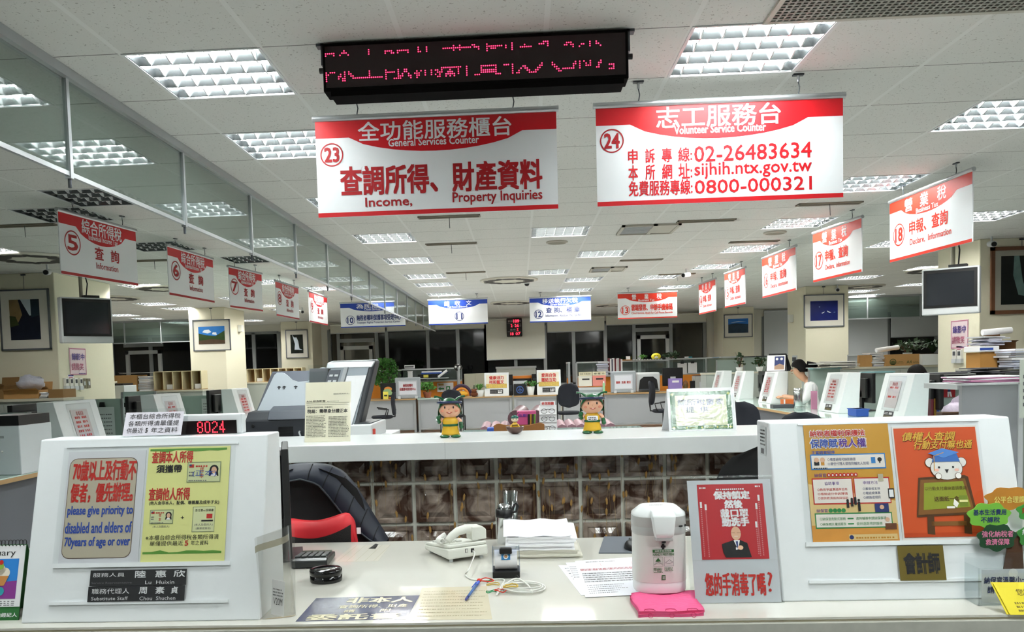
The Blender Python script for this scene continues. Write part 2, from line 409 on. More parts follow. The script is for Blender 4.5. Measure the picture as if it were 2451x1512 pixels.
def speaker(px, py, label):
    p = P(px, py, z=CE); t = thing('ceiling_speaker', label, 'speaker', (p.x, p.y, CE), 0, 'round ceiling speakers')
    MB().lathe([(.12, -.001), (.12, -.012), (.1, -.02)], mat('vent_cream', '#b3b0a4'), n=24).build('rim', t)
    MB().lathe([(.1, -.02), (.05, -.026), (0, -.028)], mat('speaker_mesh', '#8f8b7e', .8), n=24).build('grille', t)
speaker(1333, 578, 'round beige ceiling speaker below the middle light'); speaker(1855, 555, 'round ceiling speaker under the first light of the right sign row')
def dome(px, py, label, dark=True):
    p = P(px, py, z=CE); t = thing('smoke_detector' if not dark else 'dome_camera', label, 'detector' if not dark else 'security camera', (p.x, p.y, CE))
    MB().lathe([(.05, -.001), (.05, -.02)], LGREY, n=16).build('base', t)
    MB().ball((0, 0, -.025), (.04, .04, .035), BLACK if dark else LGREY, 12).build('dome', t)
dome(1261, 676, 'small black dome camera on the ceiling right of the round diffuser'); dome(1725, 688, 'small beige smoke detector between signs 14 and 15', False)
def cctv(p, ang, label):
    t = thing('security_camera', label, 'security camera', p, ang, 'small white bullet cameras')
    MB().tube([(0, 0, 0), (0, 0, -.07)], .012, LGREY).build('bracket', t)
    b = MB(); b.tube([(0, .06, -.08), (0, -.08, -.1)], .035, LGREY, 12); b.build('body', t)
    MB().tube([(0, -.08, -.1), (0, -.088, -.101)], .028, BLACK, 12).build('lens', t)
p = P(135, 640, z=CE-.01); cctv((p.x, p.y-.2, CE), .3, 'white bullet camera at the top of the left column beside sign 5')
p = P(2340, 575, z=CE); cctv((p.x, p.y-.3, CE), -.2, 'white bullet camera at the top of the right column beside sign 18')
p = P(1995, 684, z=CE); cctv((p.x, p.y-.2, CE), -.3, 'white bullet camera above the blue bird picture')
p = P(732, 738, z=CE); cctv((p.x, p.y-.3, CE), .3, 'white bullet camera beside the left edge of sign 9')
p = P(1643, 643, z=CE); cctv((p.x, p.y, CE), -.8, 'white bullet camera left of the sign row light over sign 14')
# ------------------------------------------------------------------ hanging glass smoke screen
PANE = clear('screen_glass', '#c9d6d0', .10, .03, .75, solid=.10, solidc='#8fa09a')
def smoke_screen(name, label, x, y0, y1, zb, posts):
    t = thing(name, label, 'glass screen', (x, 0, CE), 0)
    MB().box(-.045, .03, y0, y1, -.045, -.001, ALU).build('ceiling_track', t)
    ps = [y0]+posts+[y1]
    for a, b in zip(ps, ps[1:]): MB().box(-.004, .004, a+.004, b-.004, zb-CE+.01, -.045, PANE).build('glass_pane', t)
    for q in posts:
        m = MB(); m.box(-.014, .014, q-.012, q+.012, zb-CE-.01, -.045, ALU); m.build('post', t)
        MB().tube([(0, q, zb-CE-.01), (0, q, zb-CE-.05)], .008, DGREY, 8).build('tie_bolt', t)
    m = MB(); m.box(-.009, .009, y0, y1, zb-CE, zb-CE+.02, ALU); m.build('bottom_trim', t)
smoke_screen('smoke_screen', 'long hanging glass smoke screen with aluminium posts left of the aisle', -1.98, 1.2, 19.6, 2.335, [2.4, 3.66, 4.93, 6.17, 7.4, 8.62, 9.84, 11.06, 12.28, 13.5, 14.72, 15.94, 17.16, 18.38])
def screen_x(label, x0, x1, y, zb, n):
    t = thing('smoke_screen', label, 'glass screen', (0, y, CE), 0)
    MB().box(x0, x1, -.03, .03, -.04, -.001, ALU).build('ceiling_track', t)
    w = (x1-x0)/n
    for k in range(n): MB().box(x0+w*k+.004, x0+w*(k+1)-.004, -.004, .004, zb-CE, -.04, PANE).build('glass_pane', t)
    for k in range(1, n): MB().box(x0+w*k-.013, x0+w*k+.013, -.013, .013, zb-CE-.03, -.04, ALU).build('post', t)
    MB().box(x0, x1, -.01, .01, zb-CE-.01, zb-CE+.012, ALU).build('bottom_trim', t)
screen_x('short glass smoke screen across the left wing behind the television', -11.2, -6.75, 19.5, 2.28, 5)
screen_x('short glass smoke screen across the right wing behind the television', 6.6, 11.2, 19.0, 2.3, 4)
# ------------------------------------------------------------------ back wall with windows
YW = 22.6
BW = MB(); wp = mat('back_wall', '#dedcd0', .75, var=.02)
BW.box(-XW, XW, YW, YW+.1, 0, .95, wp); BW.box(-XW, XW, YW, YW+.1, 2.6, CE+.2, wp)
for a, b in ((-XW, -12.6), (-6.6, -5.2), (4.95, 6.5), (12.6, XW)): BW.box(a, b, YW, YW+.1, .95, 2.6, wp)
BW.build('wall_back', kind='structure')
NIGHT = mat('night_glass', '#0b0c0d', .05, spec=.6); MULL = mat('window_alu', '#8b8f90', .45, .3)
def window(n, x0, x1, xs, zb=.95, zt=2.6, door=None):
    w = thing(f'window_{n}', 'night-dark window band', 'window', (0, YW, 0)); w['kind'] = 'structure'
    w['label'] = ['dark window band in the left wing behind the pigeonhole boxes', 'dark window band behind signs 10 and 11', 'dark window band behind signs 12 and 13', 'dark window band in the right wing above the planter'][n-1]
    MB().box(x0, x1, .03, .04, zb, zt, NIGHT).build('glass_pane', w)
    m = MB()
    for x in [x0]+xs+[x1]: m.box(x-.045, x+.045, -.03, .06, zb, zt, MULL)
    m.box(x0, x1, -.03, .06, zt-.05, zt+.02, MULL); m.box(x0, x1, -.03, .06, zb-.02, zb+.04, MULL)
    m.build('window_frame', w)
    for a, b, z in door or []:
        m = MB()
        for q in ((a, a+.09, z, z), (b-.09, b, z, z)): m.box(q[0], q[1], -.05, .05, zb, z, mat('door_alu', '#b5b8b8', .45, .2))
        m.box(a, b, -.05, .05, z-.1, z, mat('door_alu', '#b5b8b8')); m.box(a-.05, b+.05, -.04, .05, z+.1, z+.2, MULL)
        m.build('door_frame', w)
window(1, -12.6, -6.6, [-11.3, -10.2, -8.9, -8.1, -7.3], door=[(-10.9, -9.9, 2.2)])
window(2, -5.2, -.92, [-4.95, -3.9, -3.62, -2.5, -1.68], door=[(-4.9, -4.02, 2.15)])
window(3, -.92, 4.95, [-.12, .68, 1.45, 2.3, 3.07, 4.05], door=[(3.15, 4.0, 2.2)])
window(4, 6.5, 12.6, [7.4, 8.6, 9.1, 9.75, 11.0, 11.9])
BLIND = mat('roller_blind', '#dcdcd0', .8, var=.02); BLINDG = mat('grey_blind', '#c3c7c9', .8, var=.02)
def blind(label, x0, x1, zb, m=BLIND, zt=CE-.02):
    t = thing('roller_blind', label, 'blind', (0, YW-.06, 0))
    MB().box(x0, x1, -.004, .004, zb, zt-.05, m).build('fabric', t)
    MB().tube([(x0, 0, zt-.05), (x1, 0, zt-.05)], .03, m, 12).build('roller', t)
    MB().tube([(x0, 0, zb), (x1, 0, zb)], .014, ALU, 8).build('bottom_bar', t)
blind('pulled-down beige roller blind under the digital clock', -.9, .68, 1.66)
blind('half-raised beige blind right of the clock behind sign 12', .75, 2.28, 2.36); blind('raised beige blind behind sign 13', 2.33, 4.98, 2.5)
blind('raised dark blind above the windows behind sign 11', -3.6, -.95, 2.52); blind('raised blind above the glazed door behind sign 10', -5.15, -3.65, 2.5)
blind('full-length grey blind between the two right columns', 6.5, 7.42, .9, BLINDG); blind('full-length grey blind right of the blue bird picture', 8.65, 9.72, .9, BLINDG)
blind('narrow grey blind beside the half-raised one in the right wing', 7.5, 8.55, .9, BLINDG); blind('half-raised grey blind above the planter in the right wing', 9.8, 12.5, 1.95, BLINDG)
# ------------------------------------------------------------------ columns
CRM = mat('column_cream', '#e2ddc6', .7, var=.015)
def column(n, x0, x1, y0, y1):
    m = MB(); m.box(x0, x1, y0, y1, 0, CE, CRM); o = m.build(f'trim_{n}', kind='structure', bev=.01)
column(1, -7.6, -5.88, 10.35, 11.8); column(2, 5.52, 7.4, 10.3, 11.3); column(3, -6.6, -5.87, 16.4, 17.6); column(4, 5.4, 6.2, 16.05, 17.1)
column(5, -6.25, -5.42, 21.6, 22.6); column(6, 5.17, 5.95, 21.5, 22.5)
# ================================================================== HANGING SIGNS, SCREENS, PICTURES
def hang_sign(label, A, B, h, band, stripe, prints, curve=(.14, .86), bh=(.19, .36), glare=None, ins=.16):
    """counter sign on two short hangers; prints are drawn on the face toward the hall"""
    A, B = Vector(A), Vector(B); w = (B-A).xy.length; a = math.atan2(B.y-A.y, B.x-A.x); z = (A.z+B.z)/2; c = (A+B)/2
    t = thing('hanging_sign', label, 'sign', (c.x, c.y, z), a, 'hanging counter signs')
    m = MB(); m.box(-w/2, w/2, -.004, .004, -h, 0, SIGNW)
    f = Face(m, (-w/2, -.004, -h), UPX, UPZ, w, h, .0012 if c.y > 8 else .0006)
    u0, u1 = curve; b0, b1 = 1-bh[0], 1-bh[1]
    pts = [(0, 1), (0, b0), (u0-.02, b0)]
    for i in range(13):
        q = i/12; u = u0+(u1-u0)*q; pts.append((u, b0-(b0-b1)*(math.sin(PI*q)**.62)))
    pts += [(u1+.02, b0), (1, b0), (1, 1)]
    # two halves so that the curved outline stays simple
    f.poly(pts, band, 1); f.rect(0, 0, 1, .045, stripe, 1)
    for p in prints:
        k = p[0]
        if k == 't': f.text(p[1], p[2], p[3], p[4], p[5], p[6], 2, max(p[7] if len(p) > 7 else 0, .012))
        elif k == 'c':
            r = p[4]; f.ring(p[2], p[3], r, r*.11, p[5], 2)
            f.text(p[1], p[2]-r*.62/w, p[3]-r*.6/h, p[2]+r*.62/w, p[3]+r*.6/h, p[5], 2, .03)
    m.build('panel', t)
    MB().tube([(-w/2-.012, 0, .006), (w/2+.012, 0, .006)], .016, ALU, 12).build('top_rail', t)
    for s in (-1, 1):
        x = s*(w/2-w*ins-.02); zc = CE-z; m = MB()
        m.box(x-.025, x+.025, -.012, .012, zc-.008, zc-.001, DGREY); m.tube([(x, 0, zc-.006), (x, 0, zc*.6+.01)], .007, ALU, 8)
        m.tube([(x, 0, zc*.6+.01), (x+.006, 0, zc*.35+.01), (x, 0, .02)], .003, DGREY, 6); m.build('hanger', t)
    return t
WT = SIGNW
zt = 2.69
def horiz(px0, px1, py0, py1, z): 
    a, b = P(px0, py0, z=z), P(px1, py1, z=z); y = (a.y+b.y)/2
    return Vector((a.x, y, z)), Vector((b.x, y, z))
A, B = horiz(755, 1331, 290, 262, zt)
hang_sign('large red and white hanging sign numbered 23 reading General Services Counter', A, B, .48, RED, RED, [
 ('t', '全功能服務櫃台', .18, .765, .815, .96, WT, .01), ('t', 'General Services Counter', .305, .7, .68, .775, WT, .02),
 ('c', '23', .066, .64, .058, DRED), ('t', '查調所得、財產資料', .10, .215, .935, .51, DRED, .022),
 ('t', 'Income,', .2, .08, .395, .185, DRED, .02), ('t', 'Property Inquiries', .565, .075, .935, .205, DRED, .015)])
A, B = horiz(1425, 2018, 258, 230, zt)
hang_sign('large red and white hanging sign numbered 24 reading Volunteer Service Counter', A, B, .48, RED, RED, [
 ('t', '志工服務台', .248, .76, .75, .97, WT, .012), ('t', 'Volunteer Service Counter', .32, .695, .69, .775, WT, .02),
 ('c', '24', .064, .655, .058, DRED), ('t', '申', .13, .42, .168, .56, RED), ('t', '訴', .2, .42, .238, .56, RED), ('t', '專', .268, .42, .308, .56, RED), ('t', '線:', .335, .42, .39, .56, RED),
 ('t', '02-26483634', .4, .41, .873, .565, RED), ('t', '本', .13, .25, .168, .4, RED), ('t', '所', .2, .25, .238, .4, RED), ('t', '網', .268, .25, .308, .4, RED), ('t', '址:', .335, .25, .39, .4, RED),
 ('t', 'sijhih.ntx.gov.tw', .4, .235, .873, .40, RED), ('t', '免費服務專線:', .13, .09, .39, .24, RED), ('t', '0800-000321', .4, .09, .873, .225, RED)])
zt = 2.706
INC = lambda n: [('t', '綜合所得稅', .27, .73, .79, .965, WT, .008), ('t', 'Individual Income Tax', .35, .645, .73, .735, WT), ('c', n, .15, .53, .095, DRED),
 ('t', '查', .42, .34, .53, .55, DRED, .02), ('t', '詢', .63, .34, .74, .55, DRED, .02), ('t', 'Information', .43, .18, .72, .285, DRED)]
for n, a, b in (('5', (137, 503), (323, 553)), ('6', (399, 588), (508, 621)), ('7', (546, 638), (625, 656)), ('8', (658, 672), (713, 689)), ('9', (738, 697), (782, 712))):
    hang_sign(f'angled red and white hanging sign numbered {n} for individual income tax', P(*a, z=zt), P(*b, z=zt), .47, RED, DRED, INC(n), (.2, .84), (.19, .42))
BUS = lambda n: [('t', '營', .21, .75, .31, .955, WT, .01), ('t', '業', .41, .75, .51, .955, WT, .01), ('t', '稅', .62, .75, .72, .955, WT, .01), ('t', 'Business Tax', .36, .67, .63, .745, WT), ('c', n, .13, .42, .09, ORED),
 ('t', '申報、查詢', .27, .36, .74, .58, ORED, .02), ('t', 'Declare,  Information', .28, .18, .78, .29, ORED)]
for n, a, b in (('18', (2131, 486), (2329, 407)), ('17', (1947, 560), (2063, 520)), ('16', (1825, 620), (1905, 589)), ('15', (1735, 656), (1784, 640)), ('14', (1673, 681), (1713, 667))):
    hang_sign(f'angled orange-red and white hanging sign numbered {n} for business tax', P(*a, z=zt), P(*b, z=zt), .49, ORED, ORED, BUS(n), (.16, .84), (.19, .36))
A, B = horiz(811, 975, 725, 722, zt); B.x = P(958, 722, z=zt).x
hang_sign('blue and white hanging sign numbered 10 for taxpayer rights protection', A, Vector((A.x+1.2, A.y, zt)), .45, BLUE, BLUE, [('t', '為民服務', .25, .76, .72, .95, WT, .01), ('t', 'Citizen Services', .37, .68, .62, .76, WT), ('c', '10', .15, .3, .085, DBLUE),
 ('t', '納稅者權利保護事項受理中心', .25, .27, .93, .5, DBLUE, .02), ('t', 'Taxpayer Rights Protection Service Center', .25, .13, .92, .235, DBLUE)])
A, B = horiz(1023, 1167, 718, 716, zt)
hang_sign('blue and white hanging sign numbered 11 for the mail room', A, B, .45, BLUE, BLUE, [('t', '總', .27, .76, .36, .955, WT, .01), ('t', '收', .45, .76, .54, .955, WT, .01), ('t', '文', .64, .76, .73, .955, WT, .01), ('t', 'Mail Room (Inbound)', .33, .66, .66, .75, WT), ('c', '11', .52, .33, .085, DBLUE)])
A, B = horiz(1267, 1414, 714, 708, zt)
hang_sign('blue and white hanging sign numbered 12 for arrears enforcement', A, B, .45, BLUE, BLUE, [('t', '移送執行欠稅', .21, .76, .79, .96, WT, .01), ('t', 'Arrears Enforcement', .34, .67, .65, .755, WT), ('c', '12', .145, .33, .085, DBLUE),
 ('t', '查 詢、補 單', .27, .37, .82, .6, DBLUE, .015), ('t', 'Information,  Reissue The Tax Bill', .26, .2, .84, .31, DBLUE)])
A, B = horiz(1474, 1627, 706, 695, zt)
hang_sign('orange-red and white hanging sign numbered 13 facing the aisle, Cloud Invoice line', A, B, .455, ORED, ORED, [('t', '營', .24, .75, .31, .955, WT, .01), ('t', '業', .45, .75, .52, .955, WT, .01), ('t', '稅', .66, .75, .74, .955, WT, .01), ('t', 'Business Tax', .35, .67, .62, .755, WT), ('c', '13', .125, .34, .085, ORED),
 ('t', '雲端發票、申辦手機條碼', .23, .31, .92, .56, ORED, .02), ('t', 'Cloud Invoice, Apply for Cell Phone Barcode', .23, .15, .92, .26, ORED)])
# ------------------------------------------------------------------ LED message board
def led_board():
    Y = 3.5; a = P(770, 103, y=Y); b = P(1512, 72, y=Y); c = P(780, 214, y=Y); x0, x1 = a.x, b.x-.015; z1 = CE-.012; z0 = (c.z+P(1500, 193, y=Y).z)/2
    t = thing('message_board', 'long black LED message board with scrolling red characters on the ceiling', 'LED board', ((x0+x1)/2, Y, CE))
    w = x1-x0; h = z1-z0; m = MB(); m.box(-w/2, w/2, 0, .11, z0-CE, z1-CE, mat('led_tray', '#0b0a0a', .9, spec=.1)); m.build('case', t, bev=.004)
    m = MB(); m.box(-w/2+.012, w/2-.012, -.003, .002, z0-CE+.015, z1-CE-.012, mat('led_face', '#180307', .35)); scr = m
    m = MB(); m.box(-w/2+.03, w/2-.02, .0, .11, z0-CE-.02, z0-CE, mat('led_tray', '#0b0a0a', .9, spec=.1)); m.build('lower_tray', t)
    for s in (-1, 1):
        m = MB(); m.box(s*(w/2+.004)-.006, s*(w/2+.004)+.006, .02, .06, -.09, -.001, DGREY); m.box(s*(w/2+.014)-.016, s*(w/2+.014)+.016, .02, .06, -.012, -.001, DGREY); m.build('bracket', t)
        MB().tube([(s*(w/2), .03, -.11), (s*(w/2+.02), .03, -.11)], .012, BLACK, 10).build('side_knob', t)
    lm = mat('led_red', '#ff2a55', .4, emit=2.6)
    def q(ox, X, Yp): return P(ox+X/2.8, Yp/2.8, y=Y)
    Z2 = [[(503, 380), (503, 360), (555, 360), (557, 378)], [(602, 372), (628, 345), (655, 372)], [(788, 335), (788, 370)], [(898, 365), (898, 343), (945, 343), (955, 362)], [(985, 360), (985, 340), (1060, 337), (1062, 357)],
     [(1118, 320), (1135, 352)], [(1184, 318), (1184, 352)], [(1293, 330), (1475, 325)], [(1358, 312), (1358, 342)], [(1408, 310), (1408, 340)], [(1490, 305), (1535, 325)], [(1580, 335), (1580, 305)], [(1590, 318), (1675, 315)], [(1610, 332), (1640, 330)],
     [(1707, 305), (1707, 328)], [(1755, 295), (1755, 330)], [(1805, 320), (1875, 318)], [(1832, 300), (1832, 315)], [(1930, 290), (1955, 290)],
     [(513, 545), (513, 490)], [(520, 500), (560, 490)], [(590, 525), (608, 498)], [(632, 480), (632, 540), (615, 535)], [(660, 490), (690, 525)], [(708, 520), (885, 513)], [(795, 480), (795, 512)], [(905, 530), (905, 475)], [(912, 490), (958, 478)], [(985, 470), (985, 520), (965, 522)],
     [(1040, 465), (1005, 520)], [(1045, 480), (1080, 522)], [(1100, 495), (1118, 480)], [(1140, 478), (1115, 515)], [(1175, 475), (1175, 505)], [(1215, 470), (1215, 505)], [(1240, 505), (1265, 512), (1275, 490), (1280, 462)], [(1240, 470), (1262, 492)], [(1300, 460), (1375, 455)], [(1337, 458), (1337, 510)],
     [(1310, 505), (1328, 480)], [(1348, 478), (1372, 508)], [(1400, 450), (1390, 490)], [(1452, 450), (1452, 505)], [(1540, 445), (1640, 440), (1640, 480)], [(1540, 447), (1540, 485), (1640, 480)], [(1550, 465), (1630, 462)], [(1510, 500), (1535, 495)], [(1645, 490), (1670, 495)], [(1695, 440), (1725, 438)],
     [(1762, 435), (1762, 490)], [(1785, 490), (1830, 440)], [(1838, 450), (1878, 490)], [(1898, 485), (1955, 425)]]
    Z3 = [[(0, 288), (28, 285), (25, 315)], [(145, 305), (165, 290), (188, 290), (203, 308)], [(245, 305), (265, 300)], [(312, 285), (312, 310)], [(358, 285), (378, 302)], [(62, 425), (118, 478)], [(138, 455), (158, 462), (195, 460), (215, 420)],
     [(240, 460), (250, 415)], [(280, 415), (285, 440), (310, 440), (318, 412)], [(362, 455), (390, 410)], [(450, 435), (470, 435), (470, 455), (450, 455)]]
    pitch = .0086; dots = set()
    for ox, L in ((600, Z2), (1300, Z3)):
        for st in L:
            ps = [q(ox, *s) for s in st]
            for u, v in zip(ps, ps[1:]):
                n = max(1, int((v-u).length/.003))
                for k in range(n+1):
                    s = u.lerp(v, k/n); dots.add((round(s.x/pitch), round(s.z/pitch)))
    m = scr; cx = (x0+x1)/2
    for i, k in dots:
        x, z = i*pitch-cx, k*pitch-CE
        if abs(x) > w/2-.015: continue
        m.poly([(x+.0029*math.cos(g*PI/3), -.0045, z+.0029*math.sin(g*PI/3)) for g in range(6)], lm)
    m.build('screen', t)
led_board()
# ------------------------------------------------------------------ wall clock with red digits
def clock():
    Y = YW-.1; a = P(1212, 762, y=Y); b = P(1250, 805, y=Y); w = b.x-a.x; h = a.z-b.z
    t = thing('digital_clock', 'black digital calendar clock with red figures hanging on the blind', 'clock', (a.x, Y, b.z))
    MB().box(0, w, -.05, 0, 0, h, BLACK).build('case', t, bev=.02)
    m = MB(); f = Face(m, (0, -.05, 0), UPX, UPZ, w, h, .003); r = mat('clock_red', '#ff2238', .4, emit=3); g = mat('clock_legend', '#b9b9b9', .5)
    f.text('109', .46, .76, .82, .92, r, 1, .02).text('民國', .1, .78, .4, .88, g, 1).text('年', .84, .78, .94, .88, g, 1)
    f.text('2', .28, .52, .38, .67, r, 1).text('月', .42, .54, .5, .64, g, 1).text('26', .53, .52, .8, .67, r, 1).text('日', .84, .54, .94, .64, g, 1)
    f.text('星期', .22, .33, .58, .43, g, 1).text('三', .66, .32, .76, .44, r, 1).text('18', .24, .08, .44, .23, r, 1).text('07', .58, .08, .88, .23, r, 1)
    f.line([(.06, .71), (.94, .71)], .006, g).line([(.06, .27), (.94, .27)], .006, g); m.build('digits', t)
clock()
# ------------------------------------------------------------------ framed pictures
def picture(label, c, wf, hf, art, frame=mat('frame_silver', '#6c7076', .4, .4), mt=mat('mat_board', '#dcd8cd', .7), inset=(.2, .17), cord=True, rz=0, fw=.02, roll=0):
    t = thing('framed_picture', label, 'picture', c, rz, 'framed photographs on the columns'); t.rotation_euler = (0, roll, rz)
    m = MB()
    for a in ((-wf/2, wf/2, -hf/2, -hf/2+fw), (-wf/2, wf/2, hf/2-fw, hf/2), (-wf/2, -wf/2+fw, -hf/2, hf/2), (wf/2-fw, wf/2, -hf/2, hf/2)): m.box(a[0], a[1], -.03, -.002, a[2], a[3], frame)
    m.build('frame', t)
    MB().box(-wf/2+fw*.5, wf/2-fw*.5, -.02, -.004, -hf/2+fw*.5, hf/2-fw*.5, mt).build('mount', t)
    m = MB(); iw, ih = wf*(1-2*inset[0]), hf*(1-2*inset[1])
    f = sheet(m, (-iw/2, -.0215, -ih/2), UPX, UPZ, iw, ih, art[0], .001, .0015)
    for k, a in enumerate(art[1:]): f.poly(a[1], a[0], k+1)
    m.build('photograph', t)
    if cord:
        m = MB()
        m.tube([(0, -.003, hf/2), (0, -.003, CE-c[2]-.005)], .003, DGREY, 6); m.box(-.03, .03, -.012, -.001, CE-c[2]-.03, CE-c[2]-.012, DGREY); m.build('hanging_wire', t)
def artmat(n, h, v=.3, s=8): return mat('photo_'+n, h, .25, var=v, scale=s)
def centre(px0, py0, px1, py1, Y): a, b = P(px0, py0, y=Y), P(px1, py1, y=Y); return ((a.x+b.x)/2, Y, (a.z+b.z)/2), b.x-a.x, a.z-b.z
c, w, h = centre(0, 694, 124, 836, 10.345)
picture('portrait picture of a gorge in a pale mount on the left column', c, w+.02, h, [artmat('gorge_dark', '#1d2230'), (artmat('rock', '#8d7650', .4), [(0, .55), (.25, .4), (.42, .62), (.3, 1), (0, 1)]), (artmat('gorge_sky', '#c2ced6', .05), [(.38, 1), (.72, 1), (.72, .6), (.66, .6)]), (artmat('moss', '#40482c'), [(0, .32), (.3, .37), (.2, .58), (0, .6)]), (artmat('gorge_wall', '#243440'), [(.72, .55), (1, .6), (1, 1), (.72, 1)])], roll=.0)
c, w, h = centre(461, 766, 554, 838, 16.395)
picture('landscape picture with blue sky over a green valley on the second left column', c, w, h, [artmat('valley', '#2e4423', .5), (artmat('blue_sky', '#2f78c4', .15), [(0, .62), (.3, .5), (.65, .45), (1, .75), (1, 1), (0, 1)]), (artmat('cloud', '#e6eef4', .03), [(.15, .68), (.35, .6), (.5, .68), (.4, .82), (.22, .8)]), (artmat('cloud', '#e6eef4'), [(.52, .55), (.7, .5), (.68, .66), (.55, .66)]), (artmat('valley_soil', '#4c3b2d'), [(0, 0), (1, 0), (1, .2), (.5, .28), (0, .2)])], inset=(.15, .22))
c, w, h = centre(683, 790, 739, 856, 21.595)
picture('white waterfall picture on the third left column', c, w, h, [artmat('fall_rock', '#1f2421', .5), (artmat('water', '#d9e3ee', .1), [(.15, 1), (.3, .85), (.5, .85), (.62, .65), (.7, .25), (.95, .18), (.3, .2), (.35, .5), (.25, .75)])], inset=(.22, .17))
c, w, h = centre(1923, 706, 2020, 781, 16.045)
picture('deep blue picture of two white birds on the second right column', c, w, h, [artmat('deep_blue', '#15206a', .3), (artmat('bird', '#dfe6f2', .02), [(.4, .38), (.52, .46), (.5, .4), (.44, .36)]), (artmat('bird', '#dfe6f2'), [(.6, .5), (.76, .4), (.7, .38), (.62, .44)]), (artmat('spray', '#5f78b8'), [(.3, .7), (.33, .74), (.36, .7), (.33, .66)]), (artmat('spray', '#5f78b8'), [(.82, .4), (.9, .44), (.9, .38)])], inset=(.16, .2))
c, w, h = centre(1732, 753, 1801, 806, 21.495)
picture('blue dusk landscape picture on the third right column', c, w, h, [artmat('hills', '#24384a', .5), (artmat('dusk', '#2b69b4', .2), [(0, .6), (.4, .68), (1, .6), (1, 1), (0, 1)]), (artmat('haze', '#a9c6dd'), [(.1, .72), (.5, .82), (.9, .78), (.5, .76)])], inset=(.15, .19))
c, w, h = centre(2370, 592, 2520, 748, 10.295)
picture('dark waterfall picture in a brown wooden frame on the right column', c, w, h, [artmat('night_fall', '#141a18', .4), (artmat('pale_fall', '#5d7672', .4), [(.3, 1), (.42, 1), (.5, .5), (.62, .15), (.4, .2), (.28, .6)])], mat('frame_brown', '#6a4630', .4, var=.1), mat('mat_grey', '#a19e92', .8), (.16, .14), fw=.045)
# ------------------------------------------------------------------ televisions on poles
def tv(label, px, py0, py1, Y, rz, w):
    a = P(px, py0, y=Y); b = P(px, py1, y=Y); h = a.z-b.z
    t = thing('television', label, 'television', (a.x, Y, b.z), rz, 'pole-hung televisions')
    MB().box(-w/2, w/2, -.02, .1, 0, h, LGREY).build('casing', t, bev=.012)
    MB().box(-w/2+.02, w/2-.02, -.026, -.018, h*.15, h-.02, BLACK).build('bezel', t)
    MB().box(-w/2+.05, w/2-.05, -.03, -.024, h*.2, h-.055, mat('tv_screen', '#22252a', .12)).build('screen', t)
    MB().box(-w*.3, w*.3, .1, .2, h*.2, h*.85, DGREY).build('back_cover', t, bev=.03)
    m = MB(); m.tube([(0, .16, h*.5), (0, .16, CE-b.z-.002)], .022, mat('tv_pole', '#8f8b7a', .6), 10); m.build('ceiling_pole', t)
    m = MB(); m.tube([(.04, .15, CE-b.z-.02), (.07, .13, h*.5+(CE-b.z)*.5), (.05, .16, h*.95)], .008, BLACK, 8); m.build('cable', t)
    MB().box(-.02, .16, -.01, .09, h, h+.03, BLACK).build('top_box', t)
tv('grey television hung beside the left column near sign 5', 205, 712, 821, 10.0, .8, .6)
tv('black-framed television hung beside the right column under sign 18', 2275, 640, 752, 9.6, -.62, .57)
# ------------------------------------------------------------------ things on the columns
def on_side(x, py, pz): return P(py, pz, x=x)
def side_plate(name, label, cat, x, px, py, w, h, sgn, parts, group=None):
    """flat thing on a column's aisle side; sgn +1 = faces +x"""
    c = P(px, py, x=x); t = thing(name, label, cat, c, sgn*PI/2, group)
    for n, fn in parts:
        m = MB(); fn(m, w, h); m.build(n, t)
NOTW = mat('notice_pink', '#e3cfd4', .6); PURP = mat('print_purple', '#57468c', .6)
def notice_parts(m, w, h):
    f = sheet(m, (-w/2, -.004, -h/2), UPX, UPZ, w, h, NOTW, .002, .002)
    f.frame(.02, .02, .98, .98, .01, mat('print_pink', '#b5607c', .6)); f.text('錄影中', .14, .55, .88, .8, PURP, 2, .02); f.text('請微笑', .1, .18, .8, .44, mat('print_pink', '#b5607c'), 2, .01).rows(.5, .04, .92, .1, 1, PURP)
side_plate('paper_notice', 'pink paper notice about recording on the left column', 'notice', -5.878, 186, 865, .42, .36, 1, [('sheet', notice_parts)], 'recording notices')
side_plate('paper_notice', 'pink paper notice about recording on the right column', 'notice', 5.518, 2297, 800, .42, .36, -1, [('sheet', notice_parts)], 'recording notices')
def remote_body(m, w, h): m.box(-w/2, w/2, -.03, 0, -h/2, h/2, mat('remote_white', '#e4e4de', .4))
def remote_scr(m, w, h): m.box(-w*.3, w*.32, -.033, -.029, h*.05, h*.38, DGREY)
def remote_cup(m, w, h): m.box(-w*.6, w*.6, -.036, -.001, -h*.55, -h*.2, LGREY)
for k, px in enumerate((156, 167, 178, 190)):
    side_plate('air_remote', f"white air conditioner remote on the left column, {ORD[k]} from the left", 'remote control', -5.878, px, 918, .07, .15, 1, [('body', remote_body), ('display', remote_scr), ('holder', remote_cup)], 'remotes on the left column')
for k, px in enumerate((2289, 2301)):
    side_plate('air_remote', f"white air conditioner remote on the right column, {'left' if k == 0 else 'right'} one", 'remote control', 5.518, px, 852, .09, .16, -1, [('body', remote_body), ('display', remote_scr), ('holder', remote_cup)], 'remotes on the right column')
def plate(m, w, h): m.box(-w/2, w/2, -.012, 0, -h/2, h/2, mat('switch_steel', '#8b8676', .35, .6))
def rocker(m, w, h): m.box(-w*.2, w*.2, -.02, -.01, -h*.2, h*.2, LGREY)
for px, q in ((200, 'left'), (211, 'right')):
    side_plate('switch_plate', f'steel wall switch plate on the left column, {q} one', 'switch', -5.878, px, 917, .085, .13, 1, [('plate', plate), ('rocker', rocker)], 'steel switch plates')
